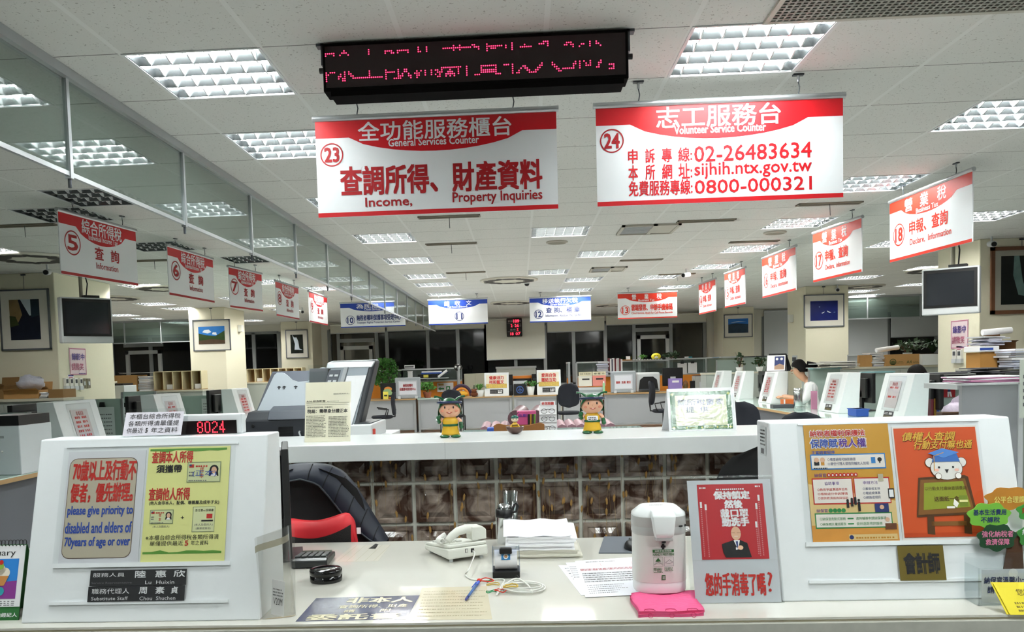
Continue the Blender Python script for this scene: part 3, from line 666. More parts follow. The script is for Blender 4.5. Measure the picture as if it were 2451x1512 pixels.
def strip(m, w, h):
    f = sheet(m, (-w/2, -.003, -h/2), UPX, UPZ, w, h, PAPER, .002, .001); f.rect(.05, .6, .95, .95, PURP).rect(.1, .1, .8, .35, mat('print_pink', '#b5607c'))
side_plate('label_strip', 'small printed strip above the left column remotes', 'label', -5.878, 169, 901, .14, .05, 1, [('sheet', strip)])
side_plate('label_strip', 'small printed strip above the right column remotes', 'label', 5.518, 2296, 833, .14, .06, -1, [('sheet', strip)])
def sw4(m, w, h):
    m.box(-w/2, w/2, -.012, 0, -h/2, h/2, LGREY)
    for k in range(4): m.box(-w*.42+w*.23*k, -w*.42+w*.23*k+w*.1, -.02, -.01, 0, h*.35, DGREY)
c = P(1903, 864, x=5.398); side_plate('switch_plate', 'white panel of four switches on the second right column', 'switch', 5.398, 1903, 864, .26, .22, -1, [('panel', sw4)])
def boxy(m, w, h): m.box(-w/2, w/2, -.08, 0, -h/2, h/2, mat('remote_white', '#e4e4de'))
side_plate('wall_speaker', 'small white box on the side of the second right column', 'speaker', 5.398, 1897, 762, .1, .15, -1, [('body', boxy)])
side_plate('wall_speaker', 'small white box on the side of the second left column', 'speaker', -5.868, 572, 786, .14, .14, 1, [('body', boxy)])
# ================================================================== FRONT SERVICE DESK
ZD = .77
GLOSS = mat('desk_top_cream', '#d3d1c8', .07, var=.05, scale=3, bump=.012)
STONE = mat('stone_edge', '#b3b3aa', .5, var=.12, scale=40)
t = thing('service_desk', 'cream front service desk with glossy top running across the foreground', 'desk', (0, 2.135, 0))
MB().box(-2.1, 2.1, 0, 1.045, ZD-.006, ZD, GLOSS).build('glass_top', t)
MB().box(-2.1, 2.1, .004, 1.04, ZD-.045, ZD-.007, mat('desk_board', '#cfc6ab', .5, var=.05)).build('worktop', t)
MB().box(-2.1, 2.1, -.012, .03, .0, ZD-.012, STONE).build('front_panel', t)
MB().box(-2.1, 2.1, .4, .43, 0, ZD-.05, LGREY).build('back_panel', t)
# ------------------------------------------------------------------ sloped desk consoles
class Con: pass
def console(label, x0, y0, dy, dz, back, w=.664, rz=0, z=ZD, pocket=True, name='counter_console', m=WHITE):
    """white console with a leaning front; local x along the front, y into the desk"""
    t = thing(name, label, 'console', (x0, y0, z), rz, 'sloped white counter consoles')
    b = MB(); b.prism([(0, 0, 0), (0, dy, dz), (0, back, dz), (0, back-.02, 0)], (w, 0, 0), m); b.build('body', t, bev=.004)
    c = Con(); c.t = t; c.o = Vector((x0, y0, z)); c.R = Matrix.Rotation(rz, 3, 'Z'); c.ex = c.R @ Vector((1, 0, 0)); c.ey = (c.R @ Vector((0, dy, dz))).normalized(); c.n = c.ex.cross(c.ey); c.L = math.hypot(dy, dz); c.w = w
    c.lex, c.ley = Vector((1, 0, 0)), Vector((0, dy, dz)).normalized(); c.ln = c.lex.cross(c.ley)
    if pocket:
        for n, u0, u1, v0, v1, th in (('pocket_rail', .075, .575, .148, .160, .006), ('pocket_rail', .075, .575, .048, .056, .006), ('pocket_rail', .08, .58, .487, .491, .003)):
            q = MB(); o = c.lex*u0+c.ley*v0+c.ln*.0; a = [o, o+c.lex*(u1-u0), o+c.lex*(u1-u0)+c.ley*(v1-v0), o+c.ley*(v1-v0)]; q.prism(a, c.ln*th, WHITE); q.build(n, t)
        q = MB(); o = c.lex*.075+c.ley*.152+c.ln*.0055; q.poly([o, o+c.lex*.5, o+c.lex*.5+c.ley*.335, o+c.ley*.335], clear('pocket_film', '#f7f8f8', .015, .05, .25)); q.build('clear_pocket', t)
    return c
def on_con(c, u, v, k=.002): return c.o+c.ex*u+c.ey*v+c.n*k
def notice(name, label, cat, c, u, v, w, h, base, draw, k=.002, parent=None, group=None, eps=.0004):
    m = MB(); f = sheet(m, (0, 0, 0), c.ex, c.ey, w, h, base, .0008, eps); draw(f)
    return m.build(name, None, loc=on_con(c, u, v, k), label=label, cat=cat, group=group)
CL = console('large white sloped console at the left front with beige and yellow notices', -1.384, 2.176, .145, .492, .255)
CR = console('large white sloped console at the right front with gold and orange posters', .70, 2.277, .115, .484, .235)
BEIGE = mat('notice_beige', '#c2b9a4', .35, var=.03); YEL = mat('notice_yellow', '#e9e99a', .4, var=.02); GRN = mat('print_green', '#5f9a3a', .5)
PRED = mat('print_red', '#c5281f', .5); PBLUE = mat('print_blue2', '#2f4fa8', .5)
def d1(f):
    f.rrect(.028, .05, .905, .938, .022, mat('dot_border', '#6d5a50', .6), 1); f.rrect(.036, .056, .897, .932, .021, BEIGE, 2)
    f.text('70歲以上及行動不', .085, .735, .89, .915, PRED, 3, .02).text('便者，優先辦理。', .08, .54, .87, .71, PRED, 3, .02)
    f.text('please give priority to', .06, .41, .89, .51, PBLUE, 3, .02).text('disabled and elders of', .05, .27, .89, .365, PBLUE, 3, .02).text('70years of age or over', .06, .135, .885, .235, PBLUE, 3, .02)
notice('priority_notice', 'beige notice in red and blue lettering about priority for elders, left console', 'notice', CL, .089, .157, .226, .318, mat('notice_white', '#dcdde2', .35), d1)
SKIN = mat('print_skin', '#e0b394', .6); NAVY = mat('print_navy', '#25356f', .5)
def idcard(f, u0, v0, u1, v1, big):
    f.rect(u0, v0, u1, v1, mat('id_edge', '#8d9a70', .5), 2); f.rect(u0+.01, v0+.008, u1-.01, v1-.008, mat('id_face', '#d5dba8', .5), 3)
    W_, H_ = u1-u0, v1-v0; q = lambda a, b: (u0+W_*a, v0+H_*b)
    f.rect(*q(.06, .72), *q(.2, .88), PRED, 4); f.rect(*q(.06, .8), *q(.13, .88), NAVY, 5); f.rows(*q(.25, .74), *q(.62, .9), 1, PRED, 4, 5)
    f.disc(*q(.8, .62), f.w*W_*.13, INK, 4); f.poly([q(.66, .3), q(.94, .3), q(.9, .7), q(.7, .7)], INK, 4); f.disc(*q(.8, .58), f.w*W_*.08, SKIN, 5, f.w*W_*.1); f.poly([q(.7, .3), q(.9, .3), q(.84, .42), q(.76, .42)], PAPER, 5)
    f.text('樣', *q(.38, .5), *q(.5, .74), PRED, 4).text('本', *q(.38, .2), *q(.5, .44), PRED, 4); f.rows(*q(.06, .06), *q(.6, .16), 1, GREYINK, 4, 10); f.rows(*q(.06, .3), *q(.2, .6), 2, GREYINK, 4, 3)
def zig(f, v, up, n=9):
    pts = [(.02, v), (.96, v)]; r = random.Random(3)
    pts += [(.96-.94*i/n, v+up*r.uniform(.35, 1)) for i in range(n+1)]; f.poly(pts, GRN, 1)
def d2(f):
    zig(f, .985, -.036); zig(f, .075, .036)
    f.text('查調本人所得', .05, .86, .55, .962, PRED, 2, .015).text('須攜帶', .115, .775, .42, .842, INK, 2, .025); idcard(f, .49, .683, .9, .863, 1); f.text('(正本)', .56, .73, .85, .79, PBLUE, 6)
    f.text('查調他人所得', .045, .534, .54, .64, PRED, 2, .015).text('(他人含非本人、配偶、尊親屬及成年子女)', .055, .49, .9, .527, INK, 2, .01)
    idcard(f, .075, .33, .36, .453, 0); f.text('+', .45, .37, .49, .395, INK).text('(本人及委託人)', .12, .295, .32, .318, GREYINK)
    f.rect(.59, .255, .86, .472, mat('id_edge', '#8d9a70')); f.rect(.598, .26, .855, .468, mat('doc_face', '#dfe3b0', .5), 2); f.text('委任書or授權書', .62, .43, .84, .452, INK, 3); f.rect(.76, .37, .83, .41, PRED, 3); f.rect(.7, .345, .84, .358, INK, 3); f.text('(本人及委託人)', .62, .305, .84, .328, GREYINK, 3).text('(蓋章或簽名)', .64, .275, .82, .296, GREYINK, 3)
    f.text('※本櫃台綜合所得稅各類所得清', .045, .192, .92, .236, INK).text('單僅提供最近', .1, .145, .5, .184, INK).text('5', .52, .143, .56, .185, PRED, 2, .03).text('年之資料', .59, .145, .8, .184, INK)
notice('id_notice', 'pale yellow notice with green zigzag edges and sample cards, left console', 'notice', CL, .322, .157, .236, .325, YEL, d2)
BLK = mat('nameplate_black', '#2b2c2e', .4); SIL = mat('print_silver', '#d9dbdc', .4)
def np1(f): f.text('服務人員', .03, .56, .36, .82, SIL).text('陸', .47, .5, .58, .92, SIL, 2, .02).text('惠', .68, .5, .79, .92, SIL, 2, .02).text('欣', .87, .5, .985, .92, SIL, 2, .02).text('Service Representative', .02, .1, .44, .26, GREYINK).text('Lu  Huixin', .58, .08, .88, .3, SIL)
def np2(f): f.text('職務代理人', .04, .5, .43, .86, SIL).text('周', .53, .48, .61, .92, SIL, 2, .02).text('素', .7, .48, .79, .92, SIL, 2, .02).text('貞', .86, .48, .93, .92, SIL, 2, .02).text('Substitute Staff', .04, .1, .42, .32, SIL).text('Chou  Shuchen', .54, .06, .91, .3, SIL)
notice('name_plate', 'upper black name plate strip, service representative, on the left console', 'name plate', CL, .187, .097, .27, .043, BLK, np1, .0075)
notice('name_plate', 'lower black name plate strip, substitute staff, on the left console', 'name plate', CL, .185, .055, .27, .041, BLK, np2, .0075)
GOLD = mat('poster_gold', '#cf9a3a', .35, var=.12, scale=6); ORG = mat('poster_orange', '#d9592b', .4, var=.06, scale=10)
PPUR = mat('print_violet', '#5a2f92', .5); PGRN = mat('print_dgreen', '#2f8a4a', .5); SKY = mat('print_sky', '#2f7fc4', .5)
def d3(f):
    f.rect(0, .0, 1, .16, mat('poster_gold_light', '#dd9a48', .35, var=.1), 1); f.poly([(0, .5), (1, .35), (1, .16), (0, .16)], mat('poster_gold_pale', '#e2c58a', .35), 1)
    t_ = '納稅者權利保護法'; f.text(t_, .065, .885, .72, .945, PAPER, 2, .045).text(t_, .07, .89, .715, .94, PRED, 3, .02)
    f.text('保障賦稅人權', .06, .79, .725, .874, PAPER, 2, .04).text('保障賦', .068, .796, .385, .868, PBLUE, 3, .02).text('稅人權', .4, .796, .718, .868, PPUR, 3, .02)
    f.text('正當調查程序', .07, .742, .345, .772, PBLUE, 2, .01)
    def panel(u0, v0, u1, v1, c): f.rect(u0, v0, u1, v1, c, 2); f.rect(u0+.012, v0+.01, u1-.012, v1-.01, mat('panel_white', '#ece4dc', .5), 3)
    panel(.05, .615, .93, .742, SKY); f.text('○備查過程可錄影錄音', .25, .685, .58, .71, NAVY, 4).text('○選任代理人或偕同輔佐人到場', .25, .648, .73, .674, NAVY, 4); f.disc(.12, .695, .007, SKIN, 4).rect(.09, .65, .15, .68, INK, 4).disc(.19, .695, .007, SKIN, 4).rect(.17, .65, .21, .68, mat('print_ochre', '#c98a2b', .5), 4); f.rows(.08, .622, .25, .64, 1, INK, 4, 8); f.rect(.76, .66, .81, .71, SKY, 4).disc(.86, .69, .006, INK, 4).rect(.853, .66, .867, .685, INK, 4)
    f.text('納保官', .08, .553, .22, .585, PPUR, 3)
    for k in range(8): f.disc(.25+.045*k, .569, .0055, PRED, 3).rect(.242+.045*k, .562, .258+.045*k, .576, PAPER, 4)
    panel(.045, .33, .52, .545, PRED); panel(.53, .33, .95, .545, PRED)
    f.text('協助事項', .19, .487, .36, .515, PPUR, 4).text('申辦方法', .64, .487, .81, .515, PPUR, 4)
    for k, (a, b) in enumerate((('○教育爭議溝通與協商', '○書面或言詞'), ('○稽徵處分申訴陳情', '○電話或傳真'), ('○提供救濟諮詢與協助', '○網路或視訊'))): f.text(a, .1, .44-.035*k, .45, .462-.035*k, PRED, 4).text(b, .63, .44-.035*k, .83, .462-.035*k, NAVY, 4)
    f.rect(.92, .37, .99, .45, INK, 5).rect(.93, .38, .98, .44, PAPER, 6); f.rect(.82, .51, .88, .57, mat('print_stone', '#b8b29a', .6), 5)
    for x, y, s in ((.44, .33, 1), (.49, .34, 1), (.53, .35, .9), (.57, .315, 1.5)): f.disc(x, y+.03*s, .0035, INK, 6).rect(x-.014, y-.03*s, x+.014, y+.022*s, INK, 6)
    f.text('納保官', .07, .265, .2, .295, PPUR, 3)
    for k in range(4): f.disc(.235+.05*k, .28, .0058, PGRN, 3)
    panel(.045, .135, .94, .26, PGRN); f.text('○納保官走動式服務', .1, .2, .4, .225, PGRN, 4).text('適時輔導申請納保事項', .52, .2, .87, .225, PGRN, 4).text('○納保視訊 電話服務', .1, .158, .4, .182, PGRN, 4).text('提供遠距視訊服務', .52, .158, .82, .182, PGRN, 4); f.rect(.42, .207, .49, .218, PGRN, 4).rect(.42, .165, .49, .176, PGRN, 4)
    f.rect(.75, .26, .91, .33, NAVY, 5).disc(.83, .3, .006, SKIN, 6); f.rect(.85, .12, .98, .17, mat('print_brown', '#6b3d22', .5), 5).disc(.88, .2, .006, SKIN, 6)
    f.rect(.42, .04, .98, .085, mat('poster_gold_pale', '#e2c58a'), 2); f.disc(.45, .062, .006, NAVY, 3).rows(.5, .05, .95, .075, 1, mat('print_ochre', '#c98a2b'), 3, 14)
notice('poster', 'gold taxpayer rights poster with framed panels on the right console', 'poster', CR, .095, .15, .234, .341, GOLD, d3)
def d4(f):
    f.rect(.0, .0, 1, .04, mat('poster_orange_deep', '#c84a20', .4)); tt = mat('print_gold', '#e0b040', .5)
    f.text('債權人查調', .1, .875, .74, .955, mat('print_shadow', '#7d3416', .6), 1, .02, .3).text('債權人查調', .095, .88, .735, .96, tt, 2, .015, .3).text('行動支付嘛也通', .235, .795, .94, .875, mat('print_shadow', '#7d3416'), 1, .02, .3).text('行動支付嘛也通', .23, .80, .935, .88, tt, 2, .015, .3)
    br = mat('print_wood', '#8a5a26', .5, var=.1); bd = mat('print_dkwood', '#5a3717', .5); wb = mat('bear_white', '#f0ece6', .5); cb = mat('cap_blue', '#3566ae', .5)
    for u in (.28, .72): f.poly([(u, .03), (u+.09, .02), (u+.1, .22), (u+.02, .22)], bd, 2)
    f.rect(.34, .1, .76, .14, br, 2)
    f.poly([(.17, .18), (.9, .2), (.84, .54), (.8, .555), (.24, .54)], bd, 3); f.poly([(.19, .2), (.87, .22), (.8, .525), (.26, .52)], br, 4); f.poly([(.26, .245), (.83, .265), (.77, .5), (.3, .49)], mat('board_green', '#97a02c', .5), 5)
    f.text('以行動支付繳納查調費用', .3, .42, .8, .455, bd, 6).text('送面紙一盒', .4, .32, .7, .365, bd, 6, .01)
    f.rect(.7, .27, .8, .37, mat('cup_green', '#7d8f2c', .5), 6).rect(.7, .31, .8, .33, mat('stripe_cream', '#e2dd9a', .5), 7); f.poly([(.62, .29), (.66, .26), (.69, .3), (.64, .34)], wb, 7).rrect(.54, .255, .64, .275, .002, wb, 7)
    for u in (.4, .78): f.disc(u, .675, .014, bd, 3).disc(u, .675, .0125, wb, 4)
    f.disc(.59, .62, .044, bd, 5, .033).disc(.59, .62, .0425, wb, 6, .0315); f.disc(.5, .63, .003, INK, 7).disc(.67, .63, .003, INK, 7); f.poly([(.565, .61), (.615, .61), (.59, .575)], INK, 7); f.disc(.47, .605, .006, mat('bear_cheek', '#f0b8a8', .5), 7, .004).disc(.71, .605, .006, mat('bear_cheek', '#f0b8a8'), 7, .004)
    f.poly([(.42, .68), (.76, .68), (.73, .75), (.6, .77), (.45, .75)], cb, 8); f.poly([(.38, .76), (.57, .715), (.76, .765), (.56, .805)], mat('cap_blue_top', '#4a80c8', .5), 9); f.line([(.57, .765), (.45, .735), (.44, .6)], .0015, mat('tassel', '#d99a2a', .5), 10)
    for u in (.48, .72): f.disc(u, .55, .009, bd, 9).disc(u, .55, .0078, wb, 10)
notice('poster', 'orange poster with a bear in a blue cap behind a green board, right console', 'poster', CR, .338, .158, .232, .318, mat('poster_margin', '#e6e0da', .4), lambda f: (f.rect(.02, .03, .985, .985, ORG, 1), d4(Face(f.mb, f.p(.02, .03, 2), f.ex, f.ey, f.w*.965, f.h*.955, f.e)))[0])
BRASS = mat('brass_plate', '#8b7a40', .3, .55)
notice('brass_plate', 'brass plaque with three dark characters on the right console', 'plaque', CR, .318, .052, .122, .093, BRASS, lambda f: f.text('會計師', .12, .2, .88, .78, INK, 1, .03), .0075)
# inventory sticker on the right console's left end
m = MB(); f = Face(m, (0, 0, 0), (0, -1, 0), (0, 0, 1), .06, .085, .0004); f.rect(0, 0, 1, 1, mat('sticker', '#d5dadc', .4)); f.rows(.1, .35, .9, .95, 5, INK, 2, 6, .45, 4).rect(.2, .06, .7, .24, GREYINK, 2)
c = P(1826, 1040, x=.699); m.build('inventory_sticker', loc=(.6990, c.y+.03, c.z-.06), label='small printed inventory sticker on the left end of the right console', cat='sticker')
# ------------------------------------------------------------------ on top of the left console
yt = 2.176+.145; zt_ = ZD+.492
a, b, c = P(295, 1046, y=yt+.02), P(425, 1043, y=yt+.02), P(288, 988, y=yt+.06)
t = thing('table_sign', 'small white sign in an acrylic stand on top of the left console', 'sign', (a.x, yt+.015, zt_), 0)
m = MB(); w = b.x-a.x+.012; h = (c.z-zt_)+.004; e = Vector((0, .035, h)).normalized(); f = sheet(m, (0, 0, .004), UPX, e, w, h, mat('sign_lilac', '#dcd8e2', .4), .001, .0004)
f.text('本櫃台綜合所得稅', .08, .70, .95, .93, INK).text('各類所得清單僅提', .07, .40, .94, .63, INK).text('供最近', .06, .1, .34, .33, INK).text('5', .385, .12, .42, .31, INK, 2, .03).text('年之資料', .48, .1, .93, .33, INK); m.build('printed_sheet', t)
m = MB(); AC = clear('acrylic', '#fafcfc', .02, .02, .25)
m.prism([(-.006, .004, .002), (w+.012, .004, .002), (w+.012, .004+.035, h+.006), (-.006, .004+.035, h+.006)], (0, .0015, 0), AC); m.box(-.006, w+.03, -.004, .06, 0, .002, AC); m.build('acrylic_stand', t)
a, b = P(436, 1040, y=2.40), P(585, 1036, y=2.40); c = P(440, 992, y=2.40)
t = thing('number_display', 'white framed red LED queue display showing 8024 on the left console', 'LED display', (a.x, 2.385, zt_), 0)
w, h = b.x-a.x, c.z-zt_; m = MB(); m.box(0, w, 0, .035, 0, h, WHITE); m.build('case', t, bev=.004)
m = MB(); m.box(.0, w*.91, -.003, .002, .001, h*.68, mat('display_black', '#0c0506', .3)); m.build('screen', t)
lm = mat('led_number', '#ff2230', .4, emit=4); m = MB()
DIG = {'8': ['0110', '1001', '1001', '1001', '0110', '1001', '1001', '1001', '0110'], '0': ['0110', '1001', '1001', '1001', '1001', '1001', '1001', '1001', '0110'], '2': ['0110', '1001', '0001', '0001', '0010', '0100', '1000', '1000', '1111'], '4': ['0010', '0010', '0110', '0110', '1010', '1010', '1111', '0010', '0010']}
px = h*.68/10.4; x0 = w*.30
for k, d in enumerate('8024'):
    for r, row in enumerate(DIG[d]):
        for q, ch in enumerate(row):
            if ch == '1':
                cx, cz = x0+(k*5+q)*px*1.15, h*.66-px*(r+.6)
                m.poly([(cx+px*.42*math.cos(g*PI/4), -.0045, cz+px*.5*math.sin(g*PI/4)) for g in range(8)], lm)
m.build('lit_digits', t)
# ------------------------------------------------------------------ sheets lying on / under the desk glass
def flat(name, label, cat, q, m_, draw=None, z=ZD+.0006, t=.0004, group=None):
    p = [P(*c, z=z) for c in q]           # lower-left, lower-right, upper-right, upper-left
    o = p[0]; ex = p[1]-p[0]; ey = p[3]-p[0]; w, h = ex.length, ey.length
    m = MB(); m.prism([v-o for v in p], (0, 0, -t), m_)
    if draw: draw(Face(m, (0, 0, 0), ex, ey, w, h, .0003))
    return m.build(name, None, loc=o, label=label, cat=cat, group=group)
def dn(f):
    k = mat('notice_cream', '#d8cfae', .15); f.text('非本人', .34, .72, .98, .97, k, 1, .03).text('查詢所得、財產', .3, .5, .95, .64, k, 1, .015).text('請', .38, .32, .48, .44, k, 1, .015).text('附', .72, .32, .82, .44, k, 1, .015).text('委託書', .08, .03, .92, .26, k, 1, .03)
flat('glass_notice', 'dark blue notice with cream characters under the desk glass', 'notice', [(707, 1487), (972, 1481), (1005, 1424), (757, 1431)], mat('notice_navy', '#474a66', .08, bump=.02, scale=25), dn)
OLD = mat('old_paper', '#d2c9b0', .1, var=.06, scale=6, bump=.015)
flat('glass_document', 'yellowed printed document under the desk glass beside the dark notice', 'document', [(985, 1484), (1178, 1481), (1165, 1402), (1010, 1406)], OLD, lambda f: f.rows(.05, .1, .95, .95, 9, mat('old_ink', '#8f8464', .5), 1, 26, .18, 5))
flat('glass_document', 'faded table document under the glass near the back of the desk', 'document', [(795, 1345), (905, 1342), (935, 1303), (845, 1305)], mat('pale_paper', '#dcd8cb', .1, bump=.01), lambda f: [f.line([(.1+.2*k, .02), (.1+.2*k, .98)], .0012, mat('old_ink', '#8f8464'), 1) for k in range(5)])
FORM = mat('form_paper', '#e9eaf2', .5)
def frm(f): f.rows(.18, .93, .7, .97, 1, GREYINK, 1, 20); f.frame(.42, .8, .97, .9, .0008, PRED, 1); f.rows(.05, .68, 1, .78, 1, mat('print_rose', '#b06a72', .5), 1, 40, .6); f.rows(.06, .36, .97, .64, 5, GREYINK, 1, 44, .5, 3, .05); f.rows(.08, .08, .8, .32, 5, GREYINK, 1, 22, .25, 6, .5)
flat('form_sheet', 'bottom printed form sheet of the three fanned beside the sanitizer', 'paper', [(1391, 1424), (1500, 1420), (1500, 1350), (1336, 1352)], FORM, lambda f: f.rows(.1, .2, .5, .95, 8, GREYINK, 1, 16, .3, 9), ZD+.0009, group='fanned form sheets')
flat('form_sheet', 'middle printed form sheet of the three fanned beside the sanitizer', 'paper', [(1393, 1424), (1520, 1420), (1520, 1340), (1354, 1346)], FORM, lambda f: f.rows(.02, .5, .2, .9, 6, GREYINK, 1, 8, .3, 2), ZD+.0016, group='fanned form sheets')
flat('form_sheet', 'top printed form sheet of the three fanned beside the sanitizer', 'paper', [(1401, 1429), (1560, 1421), (1545, 1331), (1376, 1342)], FORM, frm, ZD+.0023, group='fanned form sheets')
p = [P(*q, z=ZD+.004) for q in ((1433, 1322), (1545, 1322), (1545, 1283), (1446, 1283))]; m = MB(); m.prism([v-p[0] for v in p], (0, 0, -.0035), mat('mouse_pad_grey', '#5b6068', .7)); m.build('mouse_pad', loc=p[0], label='grey mouse pad on the desk behind the sanitizer', cat='mouse pad', weld=True)
c = P(1516, 1312, z=ZD+.005); t = thing('computer_mouse', 'black computer mouse on the grey pad half hidden by the sanitizer', 'mouse', (c.x, c.y, ZD+.0042), .2); m = MB(); m.ball((0, 0, .0), (.03, .055, .034), BLACK, 16); m.v = [(x, y, max(z, 0)) for x, y, z in m.v]; m.build('shell', t); MB().tube([(-.004, .03, .0265), (.004, .03, .0265)], .008, DGREY, 10).build('wheel', t)
# ================================================================== THINGS ON THE SERVICE DESK
def at(px, py, z=ZD): return P(px, py, z=z)
# hand sanitizer dispenser on a folded pink towel
c = at(1588, 1436); cx, cy = c.x, c.y+.07
TOW = mat('towel_pink', '#ee5f92', .9, var=.08, scale=60, bump=.3); TOWP = mat('towel_print', '#c0265a', .9)
q = [at(*a) for a in ((1528, 1478), (1685, 1474), (1662, 1425), (1509, 1430))]
t = thing('pink_towel', 'folded pink towel with printed dark pink faces under the sanitizer', 'towel', (q[0].x, q[0].y, ZD+.0003))
w = .155; m = MB(); N = 14
for L, (z0, z1, g) in enumerate(((0, .007, 0), (.0072, .014, .004))):
    vs = []; o = q[0]
    for j in range(N+1):
        for i in range(N+1):
            u, v = i/N, j/N; p = (q[0]*(1-u)+q[1]*u)*(1-v)+(q[3]*(1-u)+q[2]*u)*v-o
            p.x += .004*math.sin(6*v+L); p.y += .004*math.sin(7*u+L)+g*(1-2*v); vs.append((p.x, p.y, z1+.002*math.sin(9*u+3*L)*math.sin(5*v)))
    top = len(vs); vs += [(x, y, z-(z1-z0)) for x, y, z in vs]; n1 = N+1
    fs = [(j*n1+i, j*n1+i+1, (j+1)*n1+i+1, (j+1)*n1+i) for j in range(N) for i in range(N)]
    ring = [i for i in range(n1)]+[j*n1+N for j in range(1, n1)]+[N*n1+i for i in range(N-1, -1, -1)]+[j*n1 for j in range(N-1, 0, -1)]
    fs += [(ring[k], ring[(k+1) % len(ring)], ring[(k+1) % len(ring)]+top, ring[k]+top) for k in range(len(ring))]
    m.add(vs, fs, TOW, True)
m.build('folded_cloth', t)
m = MB(); f = Face(m, (.0, -.0085, -.001), (1, 0, 0), (0, .35, 1), q[1].x-q[0].x, .016, .0012)
for u in (.18, .5, .83):
    f.ring(u, .5, .0065, .0012, TOWP).disc(u-.02, .6, .001, TOWP, n=8).disc(u+.02, .6, .001, TOWP, n=8)
    m.tube([(u*f.w-.014, .004, .0165), (u*f.w-.012, .016, .0168), (u*f.w, .02, .0168), (u*f.w+.012, .016, .0168), (u*f.w+.014, .004, .0165)], .0009, TOWP, 5)
m.build('printed_faces', t)
ZS = ZD+.0165
t = thing('sanitizer_dispenser', 'white automatic hand sanitizer dispenser on the pink towel', 'dispenser', (cx, cy, ZS), .04)
SW = mat('sanitizer_body', '#dcdcd8', .35); SG = mat('sanitizer_band', '#b9bab8', .4); SWW = mat('sanitizer_cap', '#ecefef', .3)
def dpl(r, z, n=28, dx=1, dy=.85): return [(r*dx*math.copysign(abs(math.cos(2*PI*k/n))**.75, math.cos(2*PI*k/n)), r*dy*math.copysign(abs(math.sin(2*PI*k/n))**.75, math.sin(2*PI*k/n)), z) for k in range(n)]
def loft(m, secs, mt, cap=True):
    n = len(secs[0]); vs = [v for s in secs for v in s]
    m.add(vs, [(i*n+k, i*n+(k+1) % n, (i+1)*n+(k+1) % n, (i+1)*n+k) for i in range(len(secs)-1) for k in range(n)], mt, True)
    if cap: m.add(secs[0], [list(range(n))[::-1]], mt); m.add(secs[-1], [list(range(n))], mt)
m = MB(); loft(m, [dpl(.0745, .03), dpl(.074, .165)], SW); m.build('body', t)
m = MB(); loft(m, [dpl(.072, 0), dpl(.0735, .003), dpl(.0735, .029), dpl(.072, .031)], SWW); m.build('base', t)
m = MB(); loft(m, [dpl(.0745, .164), dpl(.0755, .168), dpl(.0755, .186), dpl(.0748, .187), dpl(.0755, .188), dpl(.0752, .215)], SG); m.build('upper_band', t)
m = MB(); loft(m, [dpl(.0752, .2145), dpl(.074, .222), dpl(.052, .24), dpl(.045, .2415)], SWW); m.build('lid', t)
m = MB(); s = lambda w0, y0, y1, z: [(-w0, y0, z), (w0, y0, z), (w0, y1, z), (-w0, y1, z)]
loft(m, [s(.022, -.082, -.05, .158), s(.026, -.092, -.05, .172), s(.033, -.086, -.05, .222), s(.031, -.07, -.045, .236)], SWW); m.build('spout_hood', t, bev=.004)
m = MB(); m.box(-.024, .024, -.086, -.06, .153, .161, SG); m.build('spout_lip', t, bev=.002)
MB().tube([(0, -.073, .154), (0, -.073, .146)], .006, BLACK, 10).build('nozzle', t)
m = MB(); f = Face(m, (-.02, -.0895, .18), (1, 0, 0), (0, .1, 1), .04, .04, .0006); f.text('♨', .4, .7, .6, .92, PRED, 1) if False else f.poly([(.5, .95), (.6, .8), (.56, .72), (.44, .72), (.4, .8)], PRED, 1); f.rows(.2, .58, .8, .7, 1, PRED, 1, 8); m.build('emblem', t)
m = MB(); f = Face(m, (-.033, -.0642, .03), (1, 0, 0), (0, 0, 1), .066, .115, .0005); G2 = mat('sticker_green', '#2f6b33', .5)
f.rect(.4, .88, .6, .93, INK, 1).rect(.45, .84, .55, .97, INK, 1); f.rect(.05, .76, .95, .83, G2, 1).text('自動手指消毒器', .15, .775, .85, .82, PAPER, 2); f.text('HANDY MIST MINI', .06, .68, .95, .74, G2, 1, .02)
f.frame(.08, .42, .48, .65, .0006, G2, 1).frame(.54, .42, .94, .65, .0006, GREYINK, 1); f.poly([(.28, .63), (.4, .54), (.16, .54)], G2, 1); f.line([(.12, .47), (.28, .52), (.45, .47)], .001, G2, 2); f.line([(.58, .5), (.75, .58), (.9, .52), (.75, .48), (.58, .5)], .001, GREYINK, 2)
f.rows(.08, .26, .48, .4, 4, G2, 1, 6, .5).rows(.54, .3, .92, .4, 3, G2, 1, 6, .5); f.rect(.42, .08, .58, .2, G2, 1).text('認', .45, .1, .55, .18, PAPER, 2); m.build('front_print', t)
m = MB(); m.ball((.066, -.036, .187), .005, BLACK, 10); m.box(.045, .057, -.0565, -.052, .187, .19, BLACK); m.build('sensor_marks', t)
m = MB(); f = Face(m, (-.03, -.02, .242), (1, 0, 0), (0, 1, 0), .06, .02, .0004); f.rows(.05, .2, .8, .8, 2, INK, 1, 9); m.build('lid_print', t)
